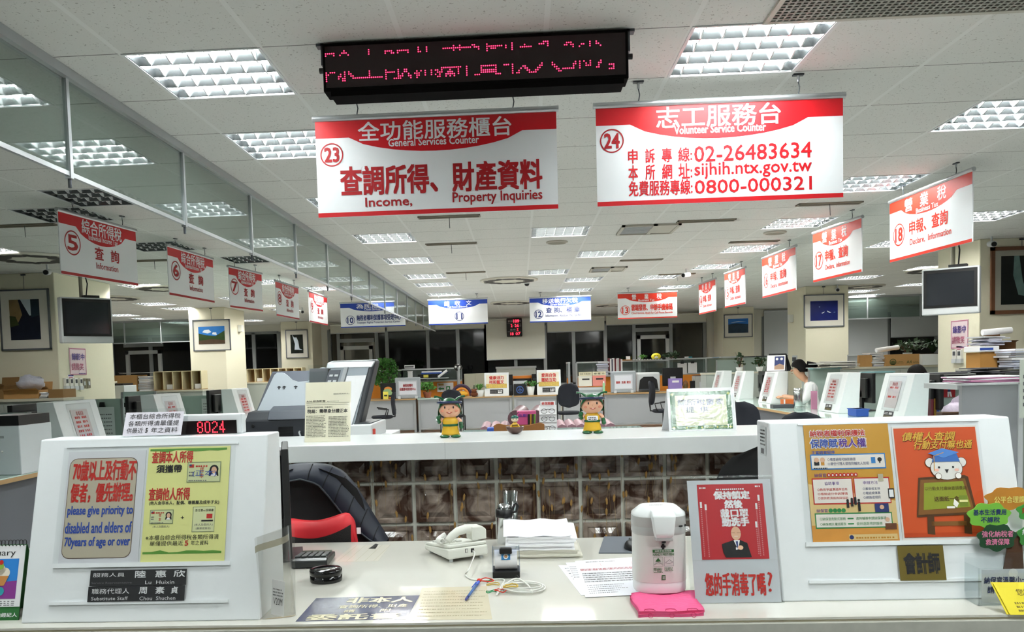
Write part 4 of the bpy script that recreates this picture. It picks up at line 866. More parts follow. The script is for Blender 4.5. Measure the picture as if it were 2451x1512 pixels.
# acrylic sign holder with red poster
a, b = at(1665, 1445), at(1868, 1441); e = Vector((0, .145, .484)).normalized(); w = .232; h = .338
t = thing('acrylic_sign', 'leaning acrylic sign with a red face mask poster and handwritten red line below', 'sign', (a.x, a.y, ZD+.0005), 0)
m = MB(); f = sheet(m, (0, 0, .002), (1, 0, 0), e, w, h, mat('sign_paper_grey', '#d3d6db', .4), .001, .0006)
PR = mat('poster_red', '#c7333b', .35); f.rect(.115, .345, .905, .965, PR, 1); f.rect(0, .338, 1, .3415, LGREY, 1)
f.text('保持鎮定', .31, .84, .735, .905, PAPER, 2, .05).text('然後', .43, .765, .64, .83, PAPER, 2, .05).text('戴口罩', .375, .69, .7, .755, PAPER, 2, .05).text('勤洗手', .385, .615, .7, .685, PAPER, 2, .05)
f.rows(.34, .915, .68, .93, 1, PAPER, 2, 14, .8, 2, 0).rows(.14, .93, .22, .945, 1, PAPER, 2, 5, .8, 2, 0).rows(.81, .935, .88, .95, 1, PAPER, 2, 3, .9, 2, 0)
for u, v1 in ((.135, .82), (.19, .8), (.83, .87), (.795, .8), (.775, .65)):
    f.rect(u, v1-.05, u+.024, v1, PAPER, 2)
    for k in range(int((v1-.42)/.0165)): f.rect(u+.004+.00002*k, v1-.07-.0165*k, u+.018, v1-.059-.0165*k, mat('poster_small', '#d98a8e', .5), 2)
f.poly([(.40, .36), (.7, .36), (.66, .475), (.58, .5), (.5, .5), (.36, .47), (.37, .4)], INK, 3); f.poly([(.5, .5), (.575, .5), (.545, .42)], PAPER, 4); f.poly([(.525, .49), (.55, .49), (.548, .44), (.535, .43)], NAVY, 5)
f.disc(.535, .555, .0135, SKIN, 4, .019); f.line([(.48, .56), (.525, .56)], .0008, mat('print_brown', '#6b3d22'), 5).line([(.545, .56), (.59, .56)], .0008, mat('print_brown', '#6b3d22'), 5).line([(.515, .532), (.555, .532)], .001, PAPER, 5); f.disc(.575, .438, .0075, SKIN, 6, .006).poly([(.52, .42), (.565, .43), (.56, .445), (.52, .44)], PAPER, 5)
f.text('您的手消毒了嗎', .13, .055, .83, .235, PRED, 2, .015).text('?', .86, .08, .92, .24, PRED, 2); m.build('printed_sheet', t)
m = MB(); m.prism([(-.012, -.002, 0), (w+.008, -.002, 0), Vector((w+.008, -.002, 0))+e*(h+.012), Vector((-.012, -.002, 0))+e*(h+.012)], (0, -.0015, .0004), clear('acrylic_front', '#fbfcfc', .02, .03, .3)); m.tube([Vector((-.012, -.002, 0))+e*(h+.012), Vector((w+.008, -.002, 0))+e*(h+.012)], .0022, AC, 8); m.box(-.012, w+.008, 0, .03, -.0003, .0015, AC); m.build('acrylic_holder', t)
# telephone
A, B, C_ = at(1073, 1349), at(1163, 1336), at(1011, 1314); rz = math.atan2(B.y-A.y, B.x-A.x)
TEL = mat('phone_cream', '#dedfd6', .4)
t = thing('telephone', 'cream desk telephone with coiled handset cord', 'telephone', (A.x, A.y, ZD), rz)
w = .155; d = .21
m = MB(); sec = lambda z0, i: [(i, i, z0), (w-i, i, z0), (w-i, d-i, z0), (i, d-i, z0)]
m.prism([(0, 0, .012), (0, 0, .05), (0, d, .028), (0, d, .012)], (w, 0, 0), TEL); m.build('body', t, bev=.009, seg=3)
m = MB(); m.prism([(.004, .004, .05), (.004, .004, .062), (.004, d-.004, .038), (.004, d-.004, .028)], (w-.008, 0, 0), TEL); m.build('top_cover', t, bev=.006, seg=3)
for x, y in ((.02, .02), (w-.02, .02), (.02, d-.02), (w-.02, d-.02)): MB().tube([(x, y, .014), (x, y, .0003)], .007, LGREY, 10).build('foot', t)
m = MB()
for i in range(3):
    for j in range(4):
        x, y = .02+.026*i, .075+.028*j; z = .062-(y-.004)*.024/.2+.0005; m.box(x, x+.016, y, y+.018, z-.004, z+.0035, mat('phone_keys', '#c8c9c2', .5))
m.build('keypad', t)
pth = [(w*.82, .015+.0*k, 0) for k in (0,)]
hs = [(.03, .03, .078), (.035, .034, .094), (.06, .038, .112), (.095, .04, .116), (.13, .038, .108), (.15, .034, .09), (.152, .03, .074)]
m = MB(); m.tube([(.012, .03, .07), (.03, .032, .086), (.055, .034, .1), (.085, .035, .105), (.115, .035, .1)], [.012, .014, .015, .016, .018], TEL, 14); m.prism([(.1, .012, .066), (.156, .012, .066), (.156, .012, .1), (.14, .012, .113), (.1, .012, .113)], (0, .05, 0), TEL); m.build('handset', t, bev=.004)
m = MB(); hx = []
for k in range(160):
    s_ = k/159; a_ = s_*2*PI*15; hx.append((.0-.028*math.sin(PI*s_)+.05*s_, .045+.09*s_-.02*math.sin(PI*s_), .07+.008*math.cos(a_)+.0)); hx[-1] = (hx[-1][0]+.008*math.sin(a_), hx[-1][1], hx[-1][2])
m.tube(hx, .0032, mat('cord_white', '#e2e2dc', .5), 6); m.build('coiled_cord', t)
m = MB(); m.box(w*.42, w*.48, -.001, .004, .03, .043, INK); m.box(w*.43, w*.47, -.0015, .004, .0312, .0418, TEL); m.box(w*.56, w*.64, -.001, .004, .028, .042, INK); m.build('sockets', t)
# line cord from the phone to a coil
S0 = t.matrix_basis @ Vector((w*.6, -.001, .034))
pts = [S0, S0+Vector((.008, -.02, -.008)), at(1122, 1362, ZD+.02), at(1114, 1375, ZD+.004), at(1130, 1386, ZD+.003), at(1165, 1387, ZD+.003), at(1205, 1386, ZD+.003), at(1200, 1402, ZD+.004), at(1188, 1424, ZD+.004)]
def smooth(p, n=6):
    r = []; p = [Vector(x) for x in p]
    for i in range(len(p)-1):
        a, b, c, d = p[max(i-1, 0)], p[i], p[i+1], p[min(i+2, len(p)-1)]
        for k in range(n):
            s = k/n; r.append(.5*((2*b)+(c-a)*s+(2*a-5*b+4*c-d)*s*s+(3*b-a-3*c+d)*s**3))
    return r+[p[-1]]
WCORD = mat('cord_white', '#e2e2dc')
o = at(1252, 1412)
m = MB(); m.tube([p-o for p in smooth(pts)], .0024, WCORD, 8)
a, b = (at(1302, 1412)-o), (at(1252, 1432)-o)
rr = []
for k in range(150):
    g = k/149; an = g*2*PI*5+PI*.9; R_ = 1-.1*math.sin(g*9)-.06*g; rr.append((a.x*R_*math.cos(an)+.004*math.sin(g*31), .055*R_*math.sin(an)*.9+.004*math.cos(g*23), .0055+.009*g+.003*math.sin(an*1.3)))
m.tube(rr, .0022, WCORD, 6); m.tube(smooth([at(1188, 1424, ZD+.004)-o, at(1205, 1402, ZD+.012)-o, at(1235, 1384, ZD+.02)-o, at(1262, 1398, ZD+.012)-o, at(1275, 1418, ZD+.008)-o]), .0024, WCORD, 8)
m.build('phone_cable', loc=o, label='white flat phone cable wound into a loose coil on the desk', cat='cable')
m = MB(); m.tube([(0, 0, 0), (.006, .004, .012), (.012, 0, .018), (.018, -.004, .01)], .0016, BLACK, 6); c = at(1228, 1390, ZD+.009); m.build('cable_tie', loc=c, label='black twist tie on the coiled white cable', cat='cable tie')
# pen on a red cord and rubber bands
a, b = at(1114, 1436, ZD+.005), at(1147, 1390, ZD+.007); d = (b-a).normalized()
t = thing('ballpoint_pen', 'clear blue ballpoint pen lying left of the coiled cable', 'pen', a); L = (b-a).length
PB = mat('pen_blue', '#2250b8', .25); m = MB(); m.tube([d*.02, d*L*.8], .0042, clear('pen_clear', '#9fc3ee', .1, .05, .4, .35, '#5d94dd'), 10); m.build('barrel', t)
MB().tube([d*0, d*.008, d*.035], [.0008, .0036, .0046], mat('pen_dark', '#1c2470', .3), 10).build('tip_grip', t); MB().tube([d*L*.78, d*L*.95], .0048, PB, 10).build('cap', t); m = MB(); m.tube([d*L*.9+Vector((-.005, 0, .003)), d*L*.6+Vector((-.006, 0, .003))], .0015, PB, 6); m.build('clip', t)
RC = mat('cord_red', '#d8341f', .7); e = b-a; m = MB(); m.ball((e.x, e.y, .004), (.008, .008, .006), RC, 10); m.tube(smooth([(e.x, e.y, .004), (e.x+.02, e.y+.006, .01), (e.x+.045, e.y-.002, .004), (e.x+.03, e.y-.012, .003), (e.x+.004, e.y-.004, .004)]), .0018, RC, 6); m.build('red_cord', t)
def band(label, px, py, col, rx, ry, rz, z=.003, tw=0, r=.0015):
    c = at(px, py); m = MB(); m.tube([(rx*math.cos(k*PI/12), ry*math.sin(k*PI/12)+.004*math.sin(k*PI/6)*tw, z+.0015*math.sin(k*PI/4)+(.003 if tw and abs(k-6) < 3 else 0)) for k in range(24)], r, col, 6, closed=True)
    m.build('rubber_band', loc=(c.x, c.y, ZD), rz=rz, label=label, cat='rubber band', group='rubber bands by the cable')
GB = mat('band_green', '#1f8a55', .6); YB_ = mat('band_yellow', '#c9a94e', .6)
band('green rubber band loop nearest the pen tip side', 1176, 1417, GB, .016, .009, .5); band('red rubber band twisted loop left of the coiled cable', 1197, 1420, RC, .018, .009, -.5, tw=1, z=.009); band('pale yellow rubber band beside the red cord', 1180, 1400, YB_, .02, .008, .3, tw=1); band('small green rubber band above the pale yellow one', 1171, 1395, GB, .012, .005, .9, z=.007)
band('thick yellow rubber band knot on the coiled cable', 1222, 1418, YB_, .022, .011, .4, z=.02, tw=1, r=.0024)
# paper-strip dispenser
c = at(1212, 1384); t = thing('label_dispenser', 'small clear tape dispenser with white roll and black base in front of the paper stack', 'dispenser', (c.x, c.y, ZD), .02)
w = .043; MB().box(-w, w, 0, .085, .0002, .022, BLACK).build('base', t, bev=.003); m = MB(); m.tube([(-.036, .045, .05), (.036, .045, .05)], .032, PAPER, 28); m.build('paper_roll', t)
CLR = clear('tape_case', '#e6eaf2', .08, .04, .5); m = MB()
for x in (-w, w-.002): m.prism([(x, .0, .02), (x, .085, .02), (x, .085, .08), (x, .05, .095), (x, .012, .08)], (.003, 0, 0), CLR)
m.box(-w, w, .012, .06, .088, .09, CLR); m.build('clear_case', t); MB().box(-.02, .02, .006, .03, .075, .094, BLACK).build('cutter', t, bev=.004)
m = MB(); f = Face(m, (-.014, .0125, .056), (1, 0, 0), (0, .18, 1), .028, .022, .0006); f.rect(0, 0, 1, 1, mat('sticker_blue', '#3a86c0', .4), 1); f.ring(.5, .5, .008, .003, PAPER, 2).disc(.5, .5, .004, mat('sticker_orange', '#d79a5a', .4), 3); m.build('round_sticker', t)
# stack of papers
c = at(1212, 1338); t = thing('paper_stack', 'thick uneven stack of white paper forms on the desk behind the tape dispenser', 'paper stack', (c.x, c.y, ZD)); r = random.Random(5); z = .0002; m = MB()
for k in range(11):
    h = .0055+.002*r.random(); x = r.uniform(-.004, .008)+(.02 if k < 4 else 0); y = r.uniform(-.004, .006); g = mat('stack_old', '#d6d3c6', .7) if k < 4 else PAPER; n = 12; wv = .22+.02*r.random()
    top = [(x+wv*i/n, y, z+h+.0012*math.sin(i*1.1+k)) for i in range(n+1)]; bot = [(x+wv*i/n, y, z+.0012*math.sin(i*1.1+k-1)) for i in range(n+1)]
    m.prism(bot+top[::-1], (0, .21, .004*k*.4), g); z += h+.0004
m.build('sheets', t); m = MB(); n = 12
m.prism([(-.008+.235*i/n, -.003, z+.001+.0025*math.sin(i*1.1)) for i in range(n+1)]+[(-.008+.235*i/n, -.003, z+.0022+.0025*math.sin(i*1.1)) for i in range(n, -1, -1)], (-.005, .225, .018), mat('top_form', '#eef0f8', .5)); m.build('top_sheet', t)
# tumblers behind
p = P(1207, 1225, y=3.06); p = P(1207, 1225, y=3.11); t = thing('vacuum_tumbler', 'steel tumbler with black lid loop behind the paper stack', 'tumbler', (p.x, 3.11, ZD)); m = MB(); m.lathe([(.027, 0), (.029, .003), (.029, .105)], CHROME, n=24); m.build('steel_body', t); m = MB(); m.lathe([(.031, .1), (.032, .104), (.032, .128), (.028, .131)], BLACK, n=24); m.tube([(.03, 0, .116), (.045, 0, .12), (.052, 0, .14), (.046, 0, .152), (.038, 0, .145), (.03, 0, .125)], .005, BLACK, 8); m.build('lid_ring', t); m = MB(); m.lathe([(.026, .13), (.025, .142), (.018, .15), (0, .151)], CHROME, n=24); m.build('steel_cap', t)
p = P(1217, 1210, y=3.13); t = thing('clear_cup', 'clear plastic cup behind the steel tumbler', 'cup', (p.x+.008, 3.15, ZD)); m = MB(); m.lathe([(.025, 0), (.028, .19), (.0265, .19), (.0235, .003), (0, .003)], clear('cup_clear', '#dfe4e4', .1, .03, .5), n=24); m.build('cup', t)
# calculator and ink pad
a, b = at(716, 1362), at(764, 1362); t = thing('calculator', 'black calculator beside the left console', 'calculator', (a.x-.03, a.y, ZD), .06); m = MB(); m.prism([(0, 0, .003), (0, 0, .026), (0, .02, .032), (0, .17, .022), (0, .17, .003)], (.125, 0, 0), mat('calc_black', '#1b1e1e', .35)); m.build('body', t, bev=.004); m = MB()
for i in range(5):
    for j in range(4): m.box(.01+.022*i, .028+.022*i, .03+.026*j, .05+.026*j, .022, .0375-.002*j, mat('calc_key', '#2c3030', .4))
m.build('keys', t, bev=.002)
MB().box(.01, .115, .14, .165, .02, .0275, mat('calc_display', '#6b7568', .2)).build('display', t)
c = at(773, 1398); t = thing('ink_pad_tin', 'round glossy black tin on the desk in front of the calculator', 'tin', (c.x, c.y+.045, ZD)); K = mat('gloss_black', '#070708', .08)
m = MB(); m.lathe([(.05, .0002), (.051, .002), (.051, .021), (.049, .0215)], K, n=40); m.build('base', t); m = MB(); m.lathe([(.0495, .0215), (.0515, .0225), (.0515, .036), (.048, .04), (.03, .0425), (0, .043)], K, n=40); m.build('lid', t)
# curved acrylic leaflet pocket
a, b = at(628, 1482), at(717, 1462); c = at(672, 1475); t = thing('leaflet_holder', 'empty curved clear acrylic holder with a slip inside, beside the left console', 'holder', (a.x+.0, a.y+.0, ZD)); w = b.x-a.x; hh = .25
m = MB(); N = 20; ACH = clear('acrylic_old', '#f0f0ee', .07, .05, .5, .04, '#dddddd'); cv = [(w*(.5-.5*math.cos(PI*k/N)), -.012*math.sin(PI*k/N)+.035*k/N) for k in range(N+1)]
vs = [(x, y, .001) for x, y in cv]+[(x*1.02-.012, y, hh-.03*(1-k/N)+.0) for k, (x, y) in enumerate(cv)]; m.add(vs, [(k, k+1, N+2+k, N+1+k) for k in range(N)], ACH, True); m.build('curved_front', t)
m = MB(); m.poly([(0, .0, .001), (w, .035, .001), (w, .06, hh), (-.012, .02, hh-.03)], ACH); m.build('back_plate', t); m = MB(); m.poly([(x, y, .001) for x, y in cv], mat('old_acrylic_floor', '#cbb893', .4)); m.build('floor_plate', t)
m = MB(); tp = clear('old_tape', '#cfc9b4', .05, .3, .2, .55, '#b0aa98')
vs = [(x*1.02-.011, y-.001, hh-.04-.03*(1-k/N)) for k, (x, y) in enumerate(cv)]+[(x*1.02-.0115, y-.001, hh-.022-.03*(1-k/N)) for k, (x, y) in enumerate(cv)]; m.add(vs, [(k, k+1, N+2+k, N+1+k) for k in range(N)], tp, True); m.build('tape_strip', t)
m = MB(); f = sheet(m, (.022, .006, .012), (.9, .2, -.28), (.05, .1, 1), .035, .095, PAPER, .0006); f.text('V20M', .15, .3, .85, .5, INK, 1); f.rows(.1, .55, .9, .8, 3, GREYINK, 1, 8); m.build('paper_slip', t)
# desk calendar
a, b = at(-60, 1487), at(44, 1484); w = .15; t = thing('desk_calendar', 'desk calendar showing February with a blue ice cream picture at the left edge', 'calendar', (b.x-w, b.y, ZD), 0)
e = Vector((0, .055, .19)).normalized(); m = MB(); m.prism([(0, 0, .0), (w, 0, .0), (w, .012, .04), (0, .012, .04)], (0, .003, 0), mat('calendar_green', '#2f7038', .5)); m.prism([(0, .125, 0), (w, .125, 0), (w, .062, .2), (0, .062, .2)], (0, .002, 0), mat('calendar_green', '#2f7038')); m.prism([(0, .0, 0), (w, 0, 0), (w, .058, .2), (0, .058, .2)], (0, .002, 0), mat('calendar_green', '#2f7038'))
f = Face(m, (0, -.001, 0), (1, 0, 0), (0, .058, .2), w, .208, .0006); f.text('○○保險經紀人', .28, .045, .97, .1, PAPER, 2, .01); m.build('stand', t)
m = MB(); f = sheet(m, (0, .0085, .036), (1, 0, 0), e, w, .17, PAPER, .001, .0005); f.text('February', .05, .8, .82, .93, INK, 2); f.rect(.0, .13, .9, .78, mat('calendar_blue', '#2f86d8', .5), 1); f.poly([(.0, .13), (.9, .13), (.9, .42), (.0, .36)], mat('calendar_purple', '#8a3a90', .5), 2)
CRM2 = mat('icecream', '#ece2cf', .6)
f.disc(.56, .6, .015, CRM2, 3).disc(.66, .55, .014, CRM2, 3).disc(.5, .54, .014, CRM2, 3).disc(.56, .66, .01, mat('lime', '#8fb84a', .6), 4).disc(.57, .72, .0065, PRED, 5).poly([(.46, .5), (.74, .5), (.66, .34), (.54, .34)], mat('cone', '#c98a4a', .6), 4).disc(.45, .4, .013, mat('print_dgreen', '#2f8a4a'), 5).disc(.42, .32, .016, PRED, 5).disc(.45, .2, .016, mat('yellow_print', '#e3b52f', .6), 5).disc(.6, .25, .012, mat('teal_print', '#2c9aa8', .6), 5)
f.rows(.05, .02, .9, .11, 3, GREYINK, 1, 12, .4, 3, 0); m.build('page', t)
m = MB()
for k in range(14): x = .008+.0105*k; m.tube([(x, .06+.009*math.cos(q*PI/5), .205+.009*math.sin(q*PI/5)) for q in range(10)], .0012, BLACK, 5, closed=True)
m.build('wire_binding', t)
# card holder with yellow cards and tree cut-out
a = at(2342, 1450); w = .17; t = thing('card_holder', 'clear acrylic card box with a printed front at the right edge', 'holder', (a.x, a.y, ZD), 0)
ACB = clear('acrylic', '#f2f6f6'); m = MB(); m.box(0, w, 0, .003, .0, .1, ACB); m.box(0, .003, 0, .07, 0, .1, ACB); m.box(w-.003, w, 0, .07, 0, .1, ACB); m.box(0, w, .067, .07, 0, .125, ACB); m.box(0, w, 0, .07, .0002, .003, ACB); m.build('clear_box', t)
m = MB(); f = sheet(m, (.012, .008, .005), (1, 0, 0), (0, .0, 1), w-.024, .09, mat('card_print', '#d5d9e2', .5), .001); f.text('納保官溫馨小卡', .04, .58, .8, .78, NAVY, 2, .015).text('請自取', .1, .3, .5, .5, NAVY, 2, .015); f.disc(.55, .88, .012, PAPER, 1).disc(.8, .36, .012, GRN, 2, .008); m.build('front_card', t)
YC = mat('card_yellow', '#f2de2a', .5)
for k, (dx, dy, q) in enumerate(((.085, -.03, .05), (.09, -.036, .02))):
    a2 = at(2412, 1472); m = MB(); f = sheet(m, (0, 0, 0), (1, -.02-q, .0), (-.28+q, .5, .9), .13, .085, YC, .0012, .0005); f.text('您好', .34, .6, .62, .8, mat('card_ink', '#8a7a1c', .6), 1, .01).rows(.2, .1, .9, .45, 3, mat('card_ink', '#8a7a1c'), 1, 16)
    m.build('yellow_card', None, loc=(a2.x+.006*k, a2.y+.004-.004*k, ZD+.001), label=['rear yellow card leaning on the acrylic card box', 'front yellow card leaning on the acrylic card box'][k], cat='card', group='yellow cards at the right edge')
t = thing('tree_cutout', 'tree-shaped cut-out sign with green and orange crowns at the right edge', 'sign', (at(2444, 1440).x, at(2400, 1440).y+.045, ZD), 0)
BRN = mat('trunk_brown', '#5b3a26', .6)
m = MB(); m.prism([(-.03, 0, .0), (.04, 0, .0), (.03, 0, .14), (.06, 0, .2), (.0, 0, .17), (-.03, 0, .19), (-.01, 0, .13)], (0, .004, 0), BRN); m.build('trunk', t)
def crown(cx, cz, rx, rz, col, txt, tc, y):
    m = MB(); n = 36; pts = [(cx+rx*math.cos(2*PI*k/n)*(1+.09*math.sin(7*2*PI*k/n)), y, cz+rz*math.sin(2*PI*k/n)*(1+.09*math.sin(7*2*PI*k/n))) for k in range(n)]
    m.prism(pts, (0, .003, 0), col); f = Face(m, (cx-rx, y, cz-rz), UPX, UPZ, 2*rx, 2*rz, .0006)
    for q in txt: f.text(q[0], q[1], q[2], q[3], q[4], tc, 1, .015)
    m.build('crown', t)
crown(-.005, .27, .062, .03, mat('crown_orange', '#c9872e', .6, var=.1), [('公平合理課稅', .18, .3, .95, .6)], mat('crown_text_y', '#f0e27a', .6), .0)
crown(-.06, .225, .055, .034, mat('crown_lime', '#7cc243', .6), [('基本生活費用', .12, .52, .9, .75), ('不課稅', .3, .22, .75, .45)], NAVY, -.004)
crown(.07, .235, .055, .03, mat('crown_green', '#3f9a3a', .6), [('落實正當程序', .1, .4, .95, .66)], PRED, -.003)
crown(-.04, .165, .05, .036, mat('crown_dark', '#1d4a2a', .6), [('強化納稅者', .1, .52, .92, .76), ('救濟保障', .2, .22, .82, .46)], mat('crown_text_p', '#e88ab0', .6), -.006)
crown(.065, .17, .05, .036, mat('crown_green2', '#3d8a3a', .6), [('納稅者', .1, .52, .9, .76), ('保障', .2, .22, .82, .46)], PAPER, -.007)
# ================================================================== LEDGE BEHIND THE DESK
LX0, LX1 = -1.36, 1.46
t = thing('low_counter_wall', 'low wall of brown glass blocks under a white ledge behind the desk', 'counter', (0, 3.9, 0))
MB().box(LX0, LX1, -.14, .46, 1.022, 1.1, mat('ledge_white', '#dfe2e2', .25, var=.02)).build('ledge', t, bev=.003)
m = MB(); m.box(-.3535, -.352, -.1407, -.139, 1.022, 1.1, GREY); m.build('ledge_seam', t)
GRT = mat('grout', '#e6e7dc', .7); m = MB(); m.box(LX0+.01, LX1-.01, .065, .14, 0, 1.022, GRT); m.build('grout_wall', t)
def block_mat():
    m = mat('brown_glass_block', '#7a6053', .1, var=.6, scale=8, bump=.7); b = m.node_tree.nodes['Principled BSDF']; b.inputs['Coat Weight'].default_value = .4; return m
BLK_ = block_mat(); nt = BLK_.node_tree; mx_ = [n for n in nt.nodes if n.type == 'MIX'][0]; mx_.inputs[6].default_value = lin('#4a352b')+[1]; mx_.inputs[7].default_value = lin('#c4b4a6')+[1]; nz_ = [n for n in nt.nodes if n.type == 'TEX_NOISE'][0]  # pale blotches mixed into the brown stand in for reflections on the glass
rp_ = nt.nodes.new('ShaderNodeMapRange'); rp_.inputs[1].default_value = .42; rp_.inputs[2].default_value = .75; nt.links.new(nz_.outputs[0], rp_.inputs[0]); nt.links.new(rp_.outputs[0], mx_.inputs[0]); nz_.inputs['Distortion'].default_value = 1.2; m = MB()
for i in range(-7, 7):
    for z0 in (.09, .29, .49, .69, .89):
        x0 = .071+.2*i+.008; x1 = x0+.184
        if x0 < LX0 or x1 > LX1: continue
        a, b = z0+.008, min(z0+.192, 1.02); q = lambda d, y: [(x0+d, y, a+d), (x1-d, y, a+d), (x1-d, y, b-d), (x0+d, y, b-d)]
        s = [q(0, .066), q(.002, .05), q(.02, .05), q(.026, .056), q(.05, .042)]
        vs = [v for k in s for v in k]; m.add(vs, [(k*4+j, k*4+(j+1) % 4, k*4+4+(j+1) % 4, k*4+4+j) for k in range(4) for j in range(4)]+[(16, 17, 18, 19)], BLK_)
m.build('glass_blocks', t)
m = MB(); r = random.Random(11); SD = mat('dried_seed', '#a67f45', .8, var=.3, scale=60); ST = mat('dried_stem', '#9a8258', .8)
for k in range(170):
    x, z = r.uniform(LX0+.05, LX1-.05), r.uniform(.55, 1.0); tl = r.uniform(-.12, .12); L = r.uniform(.1, .22)
    m.tube([(x, .036, z), (x+tl*L*.5, .033, z-L*.6), (x+tl*L*1.2, .036, z-L)], .0006, ST, 4, cap=False)
    M_ = Matrix.Translation((x, .034, z+.014)) @ Matrix.Rotation(tl*1.4, 4, 'Y'); m.ball((0, 0, 0), (.0065, .004, .019), SD, 7, M_)
m.build('dried_grass', t, kind='stuff')
ZL = 1.1
# newspaper clipping in a sleeve
a, b, c = P(736, 1056, z=ZL), P(845, 1053, z=ZL), P(736, 912, y=4.02); w = b.x-a.x; h = c.z-ZL; e = Vector((0, .068, h)).normalized()
t = thing('clipping_stand', 'yellowed newspaper clipping in a clear sleeve standing on the white ledge', 'sign', (a.x, 3.95, ZL+.0005), 0)
m = MB(); f = sheet(m, (0, 0, 0), UPX, e, w, h, mat('newsprint', '#f4efd6', .35, var=.03), .0015, .0008); NI = mat('news_ink', '#5e5c48', .6)
f.rows(.62, .8, .95, .815, 1, NI, 1, 9).line([(.62, .79), (.97, .79)], .0012, NI, 1).text('A16 綜合新聞', .03, .665, .44, .7, NI, 1, .01).rows(.48, .67, .74, .68, 1, NI, 1, 10, .8).line([(.03, .65), (.97, .65)], .0015, NI, 1).line([(.03, .62), (.97, .62)], .0015, NI, 1)
f.text('民眾申請查詢所得、財產資料', .05, .565, .6, .59, NI, 1).text('稅局：需帶身分證正本', .05, .48, .93, .545, INK, 1, .02)
f.rows(.03, .08, .47, .45, 15, NI, 1, 18, .5, 4).rows(.52, .08, .97, .43, 14, NI, 1, 18, .5, 8); m.build('clipping', t)
m = MB(); o = Vector((-.004, -.004, 0)); m.prism([o, o+UPX*(w+.008), o+UPX*(w+.008)+e*(h+.004), o+e*(h+.004)], (0, -.001, 0), clear('sleeve', '#ffffff', .04, .06, .3)); m.prism([(w*.2, .12, 0), (w*.8, .12, 0), Vector((w*.7, .004, 0))+e*h*.8, Vector((w*.3, .004, 0))+e*h*.8], (0, .002, 0), PAPER); m.build('sleeve_stand', t)
# certificate tent card
a, b = P(1602, 1033, z=ZL), P(1757, 1027, z=ZL); w = b.x-a.x; h = .205; e = Vector((0, .05, h)).normalized()
t = thing('tent_card', 'white tent card with green certificate border and plastic glare on the ledge', 'sign', (a.x, a.y, ZL+.0005), 0)
m = MB(); m.prism([(0, .0, 0), (w, 0, 0), (w, .05, h), (0, .05, h)], (0, .003, 0), PAPER); m.prism([(-.015, .12, 0), (w-.015, .12, 0), (w, .055, h), (0, .055, h)], (0, -.003, 0), PAPER); m.build('card', t)
m = MB(); f = sheet(m, Vector((0, -.0015, 0))+e*.008+UPX*.012, UPX, e, w-.03, h-.018, mat('cert_green', '#2f6a3a', .3), .001, .0006); f.rect(.08, .1, .92, .9, mat('cert_cream', '#d5d6b0', .3), 1); CY_ = mat('cert_yellow', '#d8d463', .4)
for u in (.25, .5, .75): f.disc(u, .05, .004, CY_, 1).line([(u+.04+.02*k, .05+(.02 if k % 2 else -.02)) for k in range(8)], .0015, CY_, 1)
for u, v in ((.04, .93), (.96, .05), (.04, .05), (.96, .93)): f.poly([(u, v+.05), (u+.008, v+.012), (u+.035, v), (u+.008, v-.012), (u, v-.05), (u-.008, v-.012), (u-.035, v), (u-.008, v+.012)], CY_, 2)
f.text('綜所稅書表', .12, .63, .88, .8, DBLUE, 2, .01).text('提  供', .25, .44, .62, .6, DBLUE, 2, .01).text('Income Tax Sample', .28, .26, .72, .34, INK, 2).disc(.5, .14, .014, PAPER, 2, .009); m.build('certificate', t)
m = MB(); f = Face(m, Vector((0, -.0035, 0))+e*.004, UPX, e, w-.005, h-.01); fl = clear('crinkled_film', '#f2f5f5', .05, .1, .35); nt = fl.node_tree; nz = nt.nodes.new('ShaderNodeTexNoise'); nz.inputs['Scale'].default_value = 45; bp = nt.nodes.new('ShaderNodeBump'); bp.inputs['Strength'].default_value = .25; bp.inputs['Distance'].default_value = .005; tc = nt.nodes.new('ShaderNodeTexCoord'); nt.links.new(tc.outputs['Object'], nz.inputs[0]); nt.links.new(nz.outputs[0], bp.inputs['Height'])
for n_ in nt.nodes:
    if n_.type == 'BSDF_GLOSSY': nt.links.new(bp.outputs[0], n_.inputs['Normal'])
f.rect(0, 0, 1, 1, fl, 1); m.build('plastic_film', t)
